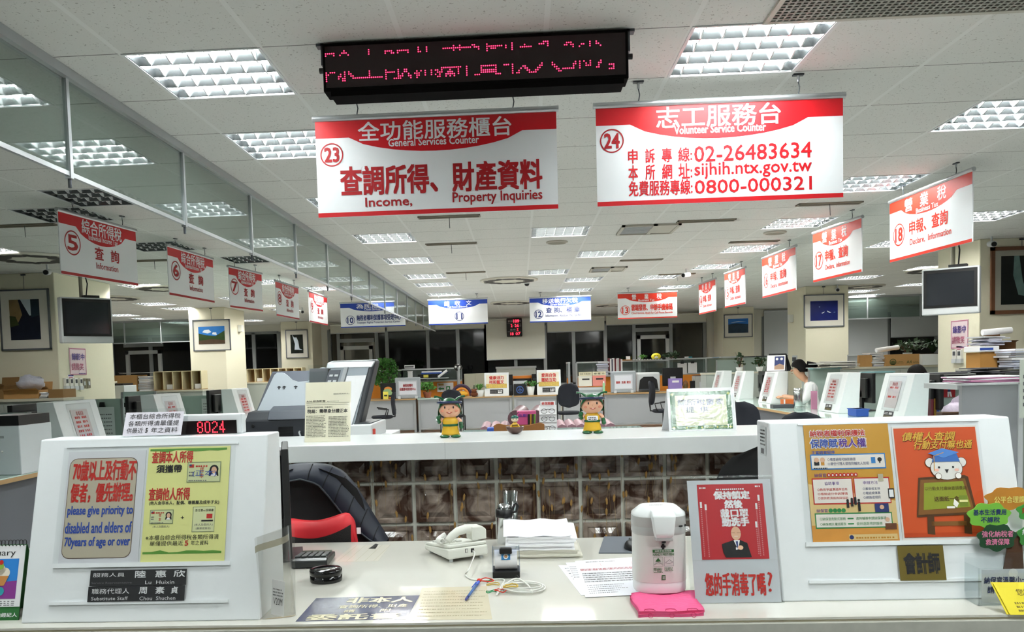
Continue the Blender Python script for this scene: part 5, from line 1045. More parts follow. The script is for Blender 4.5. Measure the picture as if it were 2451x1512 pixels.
# figurines
FSK = mat('figure_skin', '#dfa98a', .35); FG = mat('figure_green', '#1c5a34', .2); FY = mat('figure_yellow', '#dcae2c', .35); FN = mat('figure_navy', '#1b2748', .2)
def figurine(label, px, py, s, bubble=False, group=None):
    c = P(px, py, z=ZL); t = thing('toy_figurine', label, 'figurine', (c.x, c.y+.02*s, ZL), 0, group)
    S_ = Matrix.Scale(s, 4); B = lambda m, c, r, mt, n=18: m.ball([v*s for v in c], [v*s for v in r], mt, n)
    m = MB(); m.lathe([(v[0]*s, v[1]*s) for v in ((.0, .012), (.042, .012), (.04, .02), (.035, .045), (.033, .062), (.036, .08), (.026, .094), (.012, .1))], FY, n=24, sx=1.05, sy=.8); m.build('tunic', t)
    m = MB(); m.lathe([(.0345*s, .053*s), (.0355*s, .056*s), (.0355*s, .06*s), (.0345*s, .063*s)], FG, n=24, sx=1.07, sy=.84); B(m, (0, -.0295, .058), (.0055, .003, .0055), FG, 10); m.build('belt', t)
    m = MB(); B(m, (0, 0, .135), (.054, .047, .045), FSK, 24)
    for x in (-.02, .02): B(m, (x, -.0435, .143), (.0035, .0035, .0065), INK, 10); B(m, (x*1.6, -.036, .126), (.009, .006, .006), mat('figure_blush', '#d98a70', .5), 10); m.tube([(x*s-.004*s, -.0435*s, .1565*s), (x*s, -.0445*s, .158*s), (x*s+.004*s, -.0435*s, .1565*s)], .0007*s, mat('figure_brow', '#6b3d22', .6), 5)
    m.add([(s*.016*math.cos(PI+PI*k/12), -.0462*s+abs(k-6)*.0006*s, s*(.126+.0125*math.sin(PI+PI*k/12))) for k in range(13)], [list(range(13))], mat('figure_mouth', '#b4563e', .4)); m.ball((0, -.0455*s, .119*s), (.006*s, .003*s, .003*s), mat('figure_tongue', '#eec3b8', .4), 10); B(m, (0, -.046, .134), (.005, .004, .004), FSK, 8); m.build('head', t)
    m = MB(); n = 24; k0 = []
    for i in range(9):
        a_ = PI/2*i/8
        for j in range(n):
            b_ = 2*PI*j/n; fr = max(0, -math.sin(b_)); zc = .148-.045*(1-fr)+.02*fr
            R_ = .0575*math.cos(a_); k0.append((R_*math.cos(b_)*s, R_*.9*math.sin(b_)*s, (zc+(.187-zc)*math.sin(a_))*s))
    m.add(k0, [(i*n+j, i*n+(j+1) % n, (i+1)*n+(j+1) % n, (i+1)*n+j) for i in range(8) for j in range(n)], FG, True); m.build('cap', t)
    m = MB(); m.tube([(.056*math.cos(a_)*s, .05*math.sin(a_)*s, (.163-.004*math.sin(a_))*s) for a_ in [PI*1.08+PI*.84*k/14 for k in range(15)]], .0068*s, FN, 8); m.build('cap_band', t)
    for x in (-1, 1):
        m = MB(); m.tube([(x*.03*s, 0, .176*s), (x*.043*s, 0, .187*s), (x*.058*s, -.002*s, .192*s), (x*.072*s, -.003*s, .192*s)], [.006*s, .0045*s, .004*s, .006*s], FG, 8); m.build('feeler', t)
        m = MB(); m.tube([(x*.034*s, 0, .088*s), (x*.047*s, -.004*s, .078*s), (x*.05*s, -.01*s, .066*s)], [.009*s, .009*s, .008*s], FSK, 10); m.build('arm', t)
        m = MB(); m.tube([(x*.05*s, -.008*s, .07*s), (x*.053*s, -.014*s, .055*s)] if x > 0 else [(x*.05*s, -.008*s, .07*s), (x*.056*s, -.02*s, .088*s)], [.009*s, .0105*s], FG, 10); B(m, (x*.053, -.018, .05 if x > 0 else .094), (.011, .01, .011), FG, 10); m.build('glove', t)
        m = MB(); B(m, (x*.026, -.018, .006), (.024, .03, .0095), FG, 14); m.v = [(a_, b_, max(c_, .0004)) for a_, b_, c_ in m.v]; m.build('shoe', t)
    m = MB(); m.lathe([(.02*s, .008*s), (.037*s, .011*s), (.036*s, .018*s)], PAPER, n=20, sy=.8); m.build('hem', t)
    if bubble:
        m = MB(); f = Face(m, (-.026*s, -.0345*s, .062*s), UPX, UPZ, .05*s, .022*s, .0008); f.rrect(0, 0, 1, 1, .006*s, PAPER, 1).rows(.12, .15, .9, .85, 2, INK, 2, 5, .6, 2, 0); m.build('chest_note', t)
figurine('green-capped toy figurine in a yellow tunic, left of the two on the ledge', 1078, 1047, 1.04, group='green-capped figurines')
figurine('green-capped toy figurine with a white note on its yellow tunic', 1419, 1037, 1.04, True, group='green-capped figurines')
c = P(1233, 1039, z=ZL); t = thing('bowl', 'brown wooden half-shell bowl on the white ledge', 'bowl', (c.x, c.y+.03, ZL)); BW_ = mat('bowl_brown', '#5a4038', .3, var=.2, scale=20); m = MB(); m.lathe([(.012, .0003), (.03, .008), (.042, .022), (.045, .037), (.042, .037), (.036, .022), (.02, .012), (0, .01)], BW_, n=28); m.build('shell', t)
t = thing('bee_figurine', 'tiny figurine in a green cap and striped yellow suit sitting in the brown bowl', 'figurine', (c.x, c.y+.03, ZL+.0105))
m = MB(); m.ball((0, 0, .028), (.017, .014, .022), FY, 14); m.build('body', t); m = MB()
for z_ in (.022, .034): m.lathe([(.0168, z_-.002), (.0178, z_), (.0168, z_+.002)], INK, n=18, sy=.85)
m.build('stripes', t); m = MB(); m.ball((0, 0, .062), (.018, .016, .016), mat('figure_pale', '#e8d3b8', .4), 16)
for x in (-.007, .007): m.ball((x, -.0155, .064), (.0018, .0018, .003), INK, 8)
m.build('head', t); m = MB(); m.ball((0, .001, .071), (.019, .017, .013), mat('figure_teal', '#1f5a4e', .25), 16); m.build('cap', t)
for x in (-1, 1):
    m = MB(); m.tube([(x*.008, 0, .082), (x*.014, 0, .093), (x*.022, 0, .097)], .0014, INK, 6); m.build('feeler', t); m = MB(); m.tube([(x*.015, -.004, .036), (x*.022, -.012, .022), (x*.01, -.018, .016)], .0045, FY, 8); m.build('arm', t)
# ================================================================== CHAIRS
CHF = mat('chair_navy', '#181c26', .85, var=.15, scale=80); CHB = mat('chair_black', '#111214', .6)
def backrest(m, w, h, mt, th=.05, cv=.05, z0=0, n=14, taper=.12):
    fr = []; bk = []
    for j in range(n+1):
        v = -1+2*j/n; wv = w/2*(1-abs(v)**5)**.5*(1-taper*max(v, 0)) if abs(v) < 1 else 0
        wv = max(wv, w*.12)
        for i in range(n+1):
            u = -1+2*i/n; x = wv*u; y = -cv*(u*u)-.02*math.sin(v*2.2)+.03*v*v
            e = math.sqrt(max(0, 1-max(abs(u), abs(v))**6)); fr.append((x, y-th/2*e, z0+h/2+h/2*v)); bk.append((x, y+th/2*e, z0+h/2+h/2*v))
    N = n+1; f1 = [(j*N+i, j*N+i+1, (j+1)*N+i+1, (j+1)*N+i) for j in range(n) for i in range(n)]
    m.add(fr, f1, mt, True); m.add(bk, [q[::-1] for q in f1], mt, True)
def chair(label, x, y, rz, kind='task', top=.96, group='navy office chairs'):
    """seat faces local -y"""
    t = thing('office_chair', label, 'chair', (x, y, 0), rz, group)
    m = MB(); backrest(m, .45, .5, CHF); o = m.build('backrest', t, loc=(0, .23, top-.5)); o.rotation_euler = (-.12, 0, 0)
    m = MB(); m.lathe([(0, .42), (.2, .42), (.24, .44), (.25, .465), (.22, .49), (0, .495)], CHF, n=24, sy=.95); m.build('seat', t)
    if kind == 'task':
        MB().tube([(0, .1, .45), (0, .27, .46), (0, .285, .62)], .018, CHB).build('back_bar', t); MB().tube([(0, 0, .08), (0, 0, .43)], .025, CHB, 12).build('pole', t)
        for k in range(5):
            a = 2*PI*k/5; m = MB(); m.tube([(0, 0, .1), (.27*math.cos(a), .27*math.sin(a), .07)], [.025, .015], CHB); m.ball((.27*math.cos(a), .27*math.sin(a), .03), .03, CHB, 10); m.build('base_arm', t)
        for s in (-1, 1): m = MB(); m.tube([(s*.2, .05, .45), (s*.27, .08, .48), (s*.275, .12, .62), (s*.27, -.1, .65)], .014, CHB); m.build('armrest', t)
    else:
        for s in (-1, 1):
            m = MB(); m.tube([(s*.24, -.22, .0), (s*.24, -.22, .44), (s*.24, .2, .44), (s*.24, .27, .85)], .012, CHB); m.build('side_frame', t)
            m = MB(); m.tube([(s*.24, .2, .44), (s*.24, .28, 0)], .012, CHB); m.build('leg', t)
    return t
def ck(px, Y): return P(px, 900, y=Y).x
chair('navy visitor chair turned sideways at the left far desk, beside the printers', ck(908, 17.5), 17.7, -1.35, 'task', .99)
chair('navy visitor chair behind the left figurine with black frame legs', ck(1082, 17.6), 17.5, PI, 'frame', 1.02)
chair('navy visitor chair behind the right figurine with rounded back', ck(1358, 17.6), 17.5, PI, 'frame', 1.08)
chair('navy visitor chair turned sideways at the right far desk, left of the tent card', ck(1583, 17.5), 17.3, 1.2, 'task', 1.08)
chair('navy visitor chair at the right counter just beyond the tent card', ck(1800, 9.6), 9.7, PI-.7, 'task', .98)
chair('navy visitor chair at the right counter nearest, mostly hidden by the white console', ck(1945, 7.9), 8.0, PI-.6, 'task', .95)
# staff chair with jacket and massage pillow
cx = P(742, 1150, y=3.42).x; t = thing('staff_chair', 'black high-backed staff chair behind the left console', 'chair', (cx, 3.3, 0), PI+.0)
MESHB = mat('chair_mesh', '#0b0b0d', .8); m = MB(); backrest(m, .5, .62, MESHB, .05, -.05); m.build('backrest', t, loc=(0, -.12, .42), )
m = MB(); m.lathe([(0, .42), (.22, .42), (.25, .45), (.24, .49), (0, .5)], MESHB, n=24); m.build('seat', t, loc=(0, .15, 0)); MB().tube([(0, .1, .1), (0, .1, .43)], .025, CHB).build('pole', t)
for k in range(5): a = 2*PI*k/5; m = MB(); m.tube([(0, .1, .1), (.28*math.cos(a), .1+.28*math.sin(a), .05)], [.025, .015], CHB); m.build('base_arm', t)
for s in (-1, 1): m = MB(); m.tube([(s*.24, .0, .46), (s*.31, .02, .5), (s*.33, .04, .68), (s*.325, .12, .74), (s*.32, .25, .745)], [.02, .022, .024, .03, .03], mat('arm_pad', '#151618', .35), 12); m.build('armrest', t)
# jacket: quilted sheet over the top and right shoulder of the chair
JK = mat('jacket_navy', '#141b2b', .55, var=.2, scale=14, bump=.2); t = thing('quilted_jacket', 'dark navy quilted jacket draped over the black staff chair', 'jacket', (cx, 3.42, 0))
m = MB(); N1, N2 = 26, 12; out = []; inn = []
arc = [(-.27, .93), (-.22, 1.0), (-.14, 1.045), (-.02, 1.06), (.08, 1.05), (.14, 1.02), (.19, .96), (.235, .88), (.28, .80), (.32, .73)]
arc2 = [(-.24, .86), (-.18, .94), (-.11, .985), (-.02, 1.0), (.05, .98), (.1, .92), (.15, .85), (.2, .79), (.26, .74), (.31, .715)]
def lerp(L, q): q *= len(L)-1; i = min(int(q), len(L)-2); g = q-i; return Vector((L[i][0]*(1-g)+L[i+1][0]*g, 0, L[i][1]*(1-g)+L[i+1][1]*g))
vs = []
for i in range(N1+1):
    a, b = lerp(arc, i/N1), lerp(arc2, i/N1)
    for j in range(N2+1):
        s = j/N2; p = b.lerp(a, s); qz = .006*abs(math.sin(i*.9+s*1.5)); vs.append((p.x, -.07-.018*math.sin(PI*s)-qz+.05*s, p.z))
    for j in range(N2+1):
        s = j/N2; p = a.lerp(b, s); vs.append((p.x, .02+.03*s+.01*math.sin(PI*s), p.z-.12*s))
K = 2*(N2+1); m.add(vs, [(i*K+j, i*K+j+1, (i+1)*K+j+1, (i+1)*K+j) for i in range(N1) for j in range(K-1)], JK, True); m.build('quilted_shell', t)
m = MB(); m.tube([(p.x, -.078, p.z) for p in [lerp(arc2, k/24) for k in range(25)]], .004, mat('jacket_trim', '#2a3138', .5), 6); m.build('hem_trim', t)
for k in range(9):
    a, b = lerp(arc, (k+.6)/9.5), lerp(arc2, (k+.6)/9.5); m = MB(); m.tube([((b.lerp(a, s)).x, -.0715-.018*math.sin(PI*s)-.006*abs(math.sin((k+.6)/9.5*26*.9+s*1.5))+.05*s, (b.lerp(a, s)).z) for s in [j/8 for j in range(9)]], .0022, mat('jacket_seam', '#05070c', .8), 5); m.build('quilt_seam', t)
# massage pillow
px0 = P(690, 1250, y=3.22).x; px1 = P(853, 1250, y=3.22).x; w = px1-px0+.05; t = thing('massage_pillow', 'red and black massage pillow strapped to the staff chair', 'pillow', (px1-w/2, 3.25, 0)); m = MB(); zs = lambda u: .892-.045*(1-u*u)+(.018*u if u > 0 else -.01*abs(u))
RP = mat('pillow_red', '#d01f2a', .55); up = []; n = 20
for i in range(n+1):
    u = -1+2*i/n; x = u*w/2; k = max(.12, math.sqrt(max(0, 1-abs(u)**7))); z1, z0 = .72+(zs(u)-.72)*k, .72-.04*k
    up.append([(x, -.055*k, z1-.035), (x, -.03*k, z1-.005), (x, .0, z1), (x, .04*k, z1-.02), (x, .05*k, z0), (x, 0, z0-.01), (x, -.055*k, z0)])
m.add([v for s in up for v in s], [(i*7+k, i*7+(k+1) % 7, i*7+7+(k+1) % 7, i*7+7+k) for i in range(n) for k in range(7)]+[tuple(range(7)), tuple(n*7+k for k in range(7))[::-1]], RP, True); m.build('cover', t)
m = MB(); vs = []
for i in range(n+1):
    u = (-1+2*i/n)*.9; vs += [(u*w/2, -.0575, zs(u)-.062), (u*w/2, -.064, zs(u)-.1), (u*w/2, -.06, .675)]
m.add(vs, [(i*3+k, i*3+3+k, i*3+4+k, i*3+1+k) for i in range(n) for k in range(2)], mat('pillow_mesh', '#1a1616', .8, bump=.4, scale=300), True); m.build('mesh_front', t)
m = MB(); m.box(w/2-.004, w/2+.012, -.01, -.008, .79, .815, PAPER); m.build('care_tag', t)
c = P(1826, 1150, y=3.5); t = thing('staff_chair', 'black staff chair whose rounded back shows beside the right console', 'chair', (c.x+.03, 3.4, 0), PI+.0); m = MB(); backrest(m, .5, .62, MESHB, .05, -.05); m.build('backrest', t, loc=(0, -.12, .46))
m = MB(); m.lathe([(0, .42), (.22, .42), (.25, .45), (.24, .49), (0, .5)], MESHB, n=24); m.build('seat', t, loc=(0, .15, 0)); MB().tube([(0, .1, .1), (0, .1, .43)], .025, CHB).build('pole', t)
for k in range(5): a = 2*PI*k/5; m = MB(); m.tube([(0, .1, .1), (.28*math.cos(a), .1+.28*math.sin(a), .05)], [.025, .015], CHB); m.build('base_arm', t)
# monitor seen from its edge behind the left console
a = P(681, 1064, y=2.95); t = thing('computer_monitor', 'black monitor seen edge-on between the left console and the ledge', 'monitor', (a.x, 2.95, ZD), PI/2+.276, 'black monitors'); m = MB(); m.box(-.17, .17, -.012, .012, .02, a.z-ZD, BLACK); m.build('panel', t, bev=.004); MB().box(-.1, .1, .012, .03, .15, .38, BLACK).build('back', t, bev=.008); MB().box(-.02, .02, .012, .03, .002, .2, BLACK).build('neck', t); MB().box(-.1, .1, -.05, .05, .0004, .012, BLACK).build('foot', t)
# ================================================================== BEHIND THE LEDGE: printers and reading table
def fb(name, label, cat, box, Y, d, mt, z=None, group=None, bev=.006, rz=0, extra=None):
    """a boxy thing measured by its outline in the photo, standing at distance Y with real depth d; extra adds parts (t, w, d, h)"""
    a, b = P(box[0], box[3], y=Y), P(box[2], box[1], y=Y); z0 = a.z if z is None else z; w, h = b.x-a.x, b.z-z0
    t = thing(name, label, cat, ((a.x+b.x)/2, Y, z0), rz, group)
    if mt: MB().box(-w/2, w/2, 0, d, 0, h, mt).build('body', t, bev=min(bev, w*.1, h*.1) if bev else 0)
    if extra: extra(t, w, d, h)
    return t
PRN = mat('printer_charcoal', '#2c2f35', .45); PRN2 = mat('printer_slate', '#4a4f58', .4)
zc = 1.06; YP = 4.62
a, b = P(590, 1045, y=YP), P(890, 1045, y=YP)
t = thing('printer_cabinet', 'grey-white cabinet behind the ledge carrying the two dark printers', 'cabinet', ((a.x+b.x)/2, YP, 0)); w = b.x-a.x+.12
MB().box(-w/2, w/2, 0, .6, 0, zc-.03, LGREY).build('body', t, bev=.004); MB().box(-w/2-.01, w/2+.01, -.02, .62, zc-.03, zc, WHITE).build('top', t, bev=.004)
for s in (-1, 1): m = MB(); m.box(s*w/4-w/4+.01, s*w/4+w/4-.01, -.012, -.001, .05, zc-.06, LGREY); dd = m.build('door', t); MB().box(s*.05-.01, s*.05+.01, -.03, -.012, .5, .62, ALU).build('handle', dd)
# printer with upright paper support
a, b, c = P(592, 1040, y=YP+.05), P(742, 1040, y=YP+.05), P(640, 893, y=YP+.3); w = b.x-a.x+.02; h = c.z-zc
t = thing('desk_printer', 'dark printer with a pale grey upright paper support behind the ledge', 'printer', (a.x+.0, YP+.02, zc))
m = MB(); m.prism([(0, 0, 0), (0, 0, .115), (0, .06, .16), (0, .3, .17), (0, .34, 0)], (w, 0, 0), PRN); m.build('body', t, bev=.008)
m = MB(); m.prism([(w*.34, -.012, .115), (w*.34, .03, .165), (w*.34, .12, .19), (w*.34, .12, .1)], (w*.66, 0, 0), PRN2); m.build('rear_cover', t, bev=.006)
m = MB()
for k in range(9): m.box(w*.5, w*.72, -.004, .001, .02+.0065*k, .023+.0065*k, BLACK)
m.build('vent_grille', t); MB().tube([(w*.12, .01, .082), (w*.12, -.006, .082)], .009, BLACK, 12).build('knob', t)
SUP = mat('paper_support', '#a9b1b8', .4); tl = lambda x, s, dy=0: (x, .13+.12*s+dy, .16+(h-.16)*s)
m = MB(); out = [tl(w*(.08+.94*u), v) for u, v in ((0, 0), (.98, 0), (1.04, .6), (1.06, 1.1), (.97, 1.1), (.92, .98), (.87, .83), (.78, .75), (.62, .74), (.53, .79), (.45, .9), (.38, .98), (.33, 1), (.25, 1), (.21, .94))]
m.prism(out, (0, .006, .002), SUP); m.build('paper_support', t)
m = MB(); m.prism([tl(w*.05, .0, .02), tl(w*.1, .0, .02), tl(w*.34, 1.0, .02), tl(w*.22, 1.0, .02)], (0, .01, 0), PRN2); m.prism([tl(w*.06, .02, .03), tl(w*.94, .02, .03), tl(w*1.0, 1.04, .03), tl(w*.22, 1.04, .03)], (0, .012, 0), mat('printer_back', '#5d6370', .4)); m.build('back_support', t)
for u in (.38, .46, .64): m = MB(); q = Vector(tl(w*u, .62, -.004)); m.poly([q+Vector((-.013, 0, 0)), q+Vector((0, -.001, -.006)), q+Vector((.013, 0, 0)), q+Vector((0, .001, .006))], BLACK); m.poly([q+Vector((-.004, -.001, 0)), q+Vector((-.004, -.004, -.013)), q+Vector((.004, -.004, -.013)), q+Vector((.004, -.001, 0))], DGREY); m.build('support_slot', t)
m = MB(); m.tube([(w*.82, -.004, .045), (w*.82, -.02, .04), (w*.86, -.03, .0), (w*.9, -.035, .004)], .006, GREY, 8); m.build('power_cord', t)
# leaning silver-black scanner unit
a, b, c = P(768, 1040, y=YP+.1), P(838, 1040, y=YP+.1), P(800, 864, y=YP+.25); h = c.z-zc; w = b.x-a.x+.13
t = thing('card_printer', 'tall silver and black office machine leaning back behind the newspaper clipping', 'printer', (a.x-.08, YP+.06, zc))
o = lambda x, z, y=0: (x+z*.28, y+z*.25, z)
m = MB(); m.prism([o(0, .0), o(w, .0), o(w-.02, h), o(.02, h)], (0, .16, 0), PRN); m.build('casing', t, bev=.015, seg=3)
m = MB(); m.prism([o(.01, .01, -.006), o(w-.035, .01, -.006), o(w-.05, h-.04, -.006), o(.03, h-.04, -.006)], (0, .01, 0), mat('silver_front', '#7d848b', .35, .3)); m.build('front_panel', t)
m = MB(); m.prism([o(.0, h*.98, -.01), o(w-.02, h*.98, -.01), o(w-.03, h*.9, -.01), o(.0, h*.9, -.01)], (0, .12, .012), mat('silver_top', '#c7cdd2', .25, .4)); m.build('top_band', t, bev=.006)
m = MB(); m.prism([o(.015, h*.35, -.012), o(w*.3, h*.35, -.012), o(w*.3, h*.88, -.012), o(.025, h*.88, -.012)], (0, .006, 0), PRN2); st = m.build('control_strip', t); m = MB()
for k in range(6):
    for q in range(2): x, z = .035+.03*q, h*(.42+.075*k); m.prism([o(x, z, -.015), o(x+.02, z, -.015), o(x+.02, z+.012, -.015), o(x, z+.012, -.015)], (0, .004, 0), LGREY)
m.build('buttons', st); m = MB(); m.prism([o(w*.36, h*.55, -.02), o(w*.44, h*.55, -.02), o(w*.44, h*.92, -.02), o(w*.36, h*.92, -.02)], (0, .02, 0), GREY); m.build('guide_arm', t, bev=.004)
m = MB(); m.prism([o(w*.46, h*.1, -.012), o(w*.82, h*.1, -.012), o(w*.84, h*.8, -.012), o(w*.46, h*.8, -.012)], (0, .003, 0), PAPER); m.build('paper_sheet', t)
fb('flatbed_device', 'low white device with a dark flat lid right of the leaning office machine', 'device', (838, 1016, 889, 1045), YP-.05, .5, WHITE, zc, extra=lambda t, w, d, h: MB().box(-w*.4, w*.35, .06, d-.05, h, h+.006, DGREY).build('lid', t))
p = P(889, 1041, y=YP-.0); m = MB(); m.lathe([(.018, .0), (.02, .05), (.016, .052), (0, .05)], mat('cup_red', '#c8321f', .5), n=16); m.build('red_cup', loc=(p.x+.005, YP-.0, zc), label='small red cup beside the low white device', cat='cup')
p = P(755, 900, y=YP+.2); t = thing('clear_rack', 'clear acrylic leaflet rack with papers between the two dark printers', 'rack', (p.x-.04, YP+.1, zc)); m = MB()
for k in range(4): m.prism([(0, .02*k, .04+.09*k), (.13, .02*k, .04+.09*k), (.13, .02*k+.02, .11+.09*k), (0, .02*k+.02, .11+.09*k)], (0, .002, 0), AC)
m.box(0, .13, .09, .094, 0, .42, AC); m.build('rack', t); m = MB()
for k in range(4): m.prism([(.01, .02*k+.006, .045+.09*k), (.12, .02*k+.006, .045+.09*k), (.12, .02*k+.03, .13+.09*k), (.01, .02*k+.03, .13+.09*k)], (0, .002, 0), [PAPER, mat('leaflet_blue', '#8fb3cf', .5), PAPER, mat('leaflet_grey', '#55585c', .5)][k])
m.build('leaflets', t)
# reading table with glass top
YT, ZT = 8.5, .75
t = thing('reading_table', 'pale glass-topped table behind the ledge carrying the eyeglasses stand', 'table', (.3, YT, 0)); MB().box(-.95, 1.0, 0, .75, ZT-.012, ZT, clear('table_glass', '#b9cdc8', .12, .05, .5, .5, '#a9bcb8')).build('glass_top', t); MB().box(-.93, .98, .02, .73, ZT-.04, ZT-.013, WHITE).build('board', t)
for x in (-.88, .93):
    for y in (.06, .69): MB().tube([(x, y, 0), (x, y, ZT-.04)], .025, ALU, 10).build('leg', t)
fbz = dict(z=ZT)
def glasses(t, w, d, h):
    m = MB(); m.prism([(-w/2, 0, 0), (w/2, 0, 0), (w/2, .06, h*.86), (-w/2, .06, h*.86)], (0, .01, 0), PAPER); m.box(-w/2, w/2, -.02, .1, 0, .012, PAPER)
    for s in (-1, 1): m.prism([(s*w/2, -.01, 0), (s*w/2, .07, 0), (s*w/2, .07, h*.86), (s*w/2, .04, h*.86)], (-.006*s, 0, 0), PAPER)
    m.build('stand', t); m = MB(); f = sheet(m, (-w*.42, .05, h*.84), UPX, UPZ, w*.84, h*.15, PAPER, .006, .002); f.text('老花眼鏡', .08, .2, .92, .85, PRED, 1, .02); m.build('header_card', t)
    for k, v in enumerate((.68, .44, .14)):
        z = h*v; y = .06*v-.012; g = t; q = MB(); q.tube([(-w*.42, y, z+.01), (-w*.2, y-.006, z+.012), (0, y-.008, z+.02), (w*.2, y-.006, z+.012), (w*.42, y, z+.01)], .0028, INK, 6)
        for s in (-1, 1): q.tube([(s*w*.22+w*.17*math.cos(a), y-.006, z+.024*math.sin(a)) for a in [2*PI*i/14 for i in range(14)]], .0024, INK, 5, closed=True)
        o = q.build('reading_glasses', None, loc=t.location, label=['top pair of reading glasses on the white stand', 'middle pair of reading glasses on the white stand', 'bottom pair of reading glasses on the white stand'][k], cat='glasses', group='reading glasses on the stand')
        MB().box(-w*.47, w*.47, y-.012, y+.03, z-.034, z-.03, PAPER).build('shelf', t)
fb('glasses_stand', 'white display stand of reading glasses behind the ledge', 'display stand', (1292, 959, 1332, 1033), YT+.1, .1, None, ZT, extra=glasses)
def tray(t, w, d, h):
    m = MB(); n = 20; up = [(-w/2+w*k/n, 0, h*(.62+.38*abs(-1+2*k/n)**1.3)-(.25*h*max(0, abs(-1+2*k/n)-.85)/.15)) for k in range(n+1)]; m.prism([(w/2, 0, 0), (-w/2, 0, 0)]+up, (0, .02, 0), mat('tray_wood', '#8a5a2a', .4, var=.15)); m.build('front', t, bev=.004); MB().box(-w/2+.01, w/2-.01, .021, d, .0, .012, mat('tray_wood', '#8a5a2a')).build('floor', t); MB().box(-w/2+.01, w/2-.01, d-.015, d, .012, h*.6, mat('tray_wood', '#8a5a2a')).build('back', t)
fb('wooden_tray', 'brown wooden tray with a curved front behind the bowl', 'tray', (1182, 1008, 1303, 1035), YT+.02, .3, None, ZT, extra=tray)
def pinkbag(t, w, d, h):
    MB().box(-w*.5, w*.5, -.004, 0, h*.35, h*.92, mat('bag_print', '#c0508a', .5)).build('label', t); m = MB(); f = Face(m, (-w*.48, -.0055, h*.7), UPX, UPZ, w*.9, h*.18, .001); f.text('血壓計', .06, .1, .8, .9, PPUR, 1, .02); m.build('lettering', t); m = MB()
    for k, c in enumerate((BLACK, mat('pen_gold', '#a97c2a', .5), mat('pen_dk', '#3a2430', .5), GRN)): m.tube([(w*(.1+.1*k), -.01, .0), (w*(.12+.1*k), -.008, h*.85)], .012, c, 6)
    m.build('hanging_straps', t)
fb('pink_kit', 'pink printed kit box with dark straps standing behind the small bee figurine', 'box', (1238, 983, 1283, 1022), YT+.34, .14, mat('kit_pink', '#b04a78', .6), ZT, extra=pinkbag)
fb('blue_folder', 'small blue folder at the left end of the brown tray', 'folder', (1166, 1024, 1184, 1034), YT+.2, .2, mat('folder_blue', '#2349a0', .5), ZT)
PK = mat('vinyl_pink', '#80606a', .5, var=.06); PK2 = mat('vinyl_mauve', '#563a42', .35)
t = thing('padded_couch', 'pink quilted couch with two mauve bolsters behind the reading table', 'couch', (P(1310, 1000, y=9.9).x, 9.9, 0)); w = P(1470, 1000, y=9.9).x-P(1145, 1000, y=9.9).x
m = MB(); n = 14
for k in range(n): m.tube([(-w/2+w*(k+.5)/n, 0, .68), (-w/2+w*(k+.5)/n, .7, .7)], w/n*.56, PK, 8)
m.box(-w/2, w/2, .0, .7, .45, .68, PK); m.build('seat_pad', t)
for k, px in enumerate((1238, 1284)): x = P(px, 980, y=9.9).x-t.location.x; m = MB(); m.tube([(x-.02, .1, .82), (x+.05, .6, .86)], .1, PK2, 16); m.build('bolster', t)
for x in (-w/2+.1, w/2-.1):
    for y in (.08, .62): MB().tube([(x, y, 0), (x, y, .5)], .025, CHROME, 10).build('leg', t)
# ================================================================== FAR DESKS ACROSS THE AISLE
YD, ZF = 19.1, .79; TAN = mat('desk_tan', '#b08f62', .5, var=.05); MOD = mat('modesty_grey', '#a6a9ad', .6); GTOP = mat('glass_green_top', '#b9d2ca', .15)
def fdesk(label, x0, x1, top=TAN, y=YD):
    t = thing('office_desk', label, 'desk', ((x0+x1)/2, y, 0), 0, 'grey far desks'); w = (x1-x0)/2-.01
    MB().box(-w, w, -.04, .75, ZF-.03, ZF, top).build('top', t); MB().box(-w+.03, w-.03, .03, .05, .1, ZF-.07, MOD).build('modesty_panel', t); MB().box(-w+.02, w-.02, .02, .06, ZF-.075, ZF-.035, ALU).build('rail', t); MB().box(-w+.02, w-.02, .02, .06, .06, .1, ALU).build('kick_rail', t)
    for s in (-1, 1): MB().box(s*(w-.03)-.025, s*(w-.03)+.025, .0, .7, 0, ZF-.035, ALU).build('end_leg', t)
fdesk('grey-fronted far desk at the left end, beside the sideways chair', -4.2, -2.42); fdesk('grey-fronted far desk with a greenish top behind the left figurine', -2.4, -1.42, GTOP); fdesk('grey-fronted far desk under the left harvest console', -1.4, -.2); fdesk('grey-fronted far desk under the right harvest console', -.18, .92); fdesk('grey-fronted far desk with a greenish top behind the right figurine', .94, 1.86, GTOP, 18.95); fdesk('grey-fronted far desk at the right end, left of the tent card', 1.88, 3.7)
ORP = mat('partition_orange', '#e08a2c', .8, var=.05, scale=60); PGL = clear('partition_glass', '#d3dedb', .1, .04, .5, .12, '#b9c9c6')
def partition(label, px0, px1, Y, ztop=1.46, panel=ORP, zg=1.02, side=0, mid=True):
    x0, x1 = P(px0, 880, y=Y).x, P(px1, 880, y=Y).x; t = thing('desk_partition', label, 'partition', (x0, Y, 0), PI/2*side, 'orange and glass desk partitions'); w = (x1-x0) if not side else .75
    for x in (0, w): MB().box(x-.02, x+.02, -.025, .025, 0, ztop, ALU).build('post', t)
    MB().box(0, w, -.03, .03, ztop-.005, ztop+.03, LGREY).build('top_cap', t); MB().box(.02, w-.02, -.004, .004, zg+.16, ztop-.005, PGL).build('glass_pane', t); MB().box(.02, w-.02, -.02, .02, zg+.12, zg+.16, ALU).build('mid_rail', t); MB().box(.02, w-.02, -.02, .02, .12, zg+.12, panel).build('fabric_panel', t)
    return t
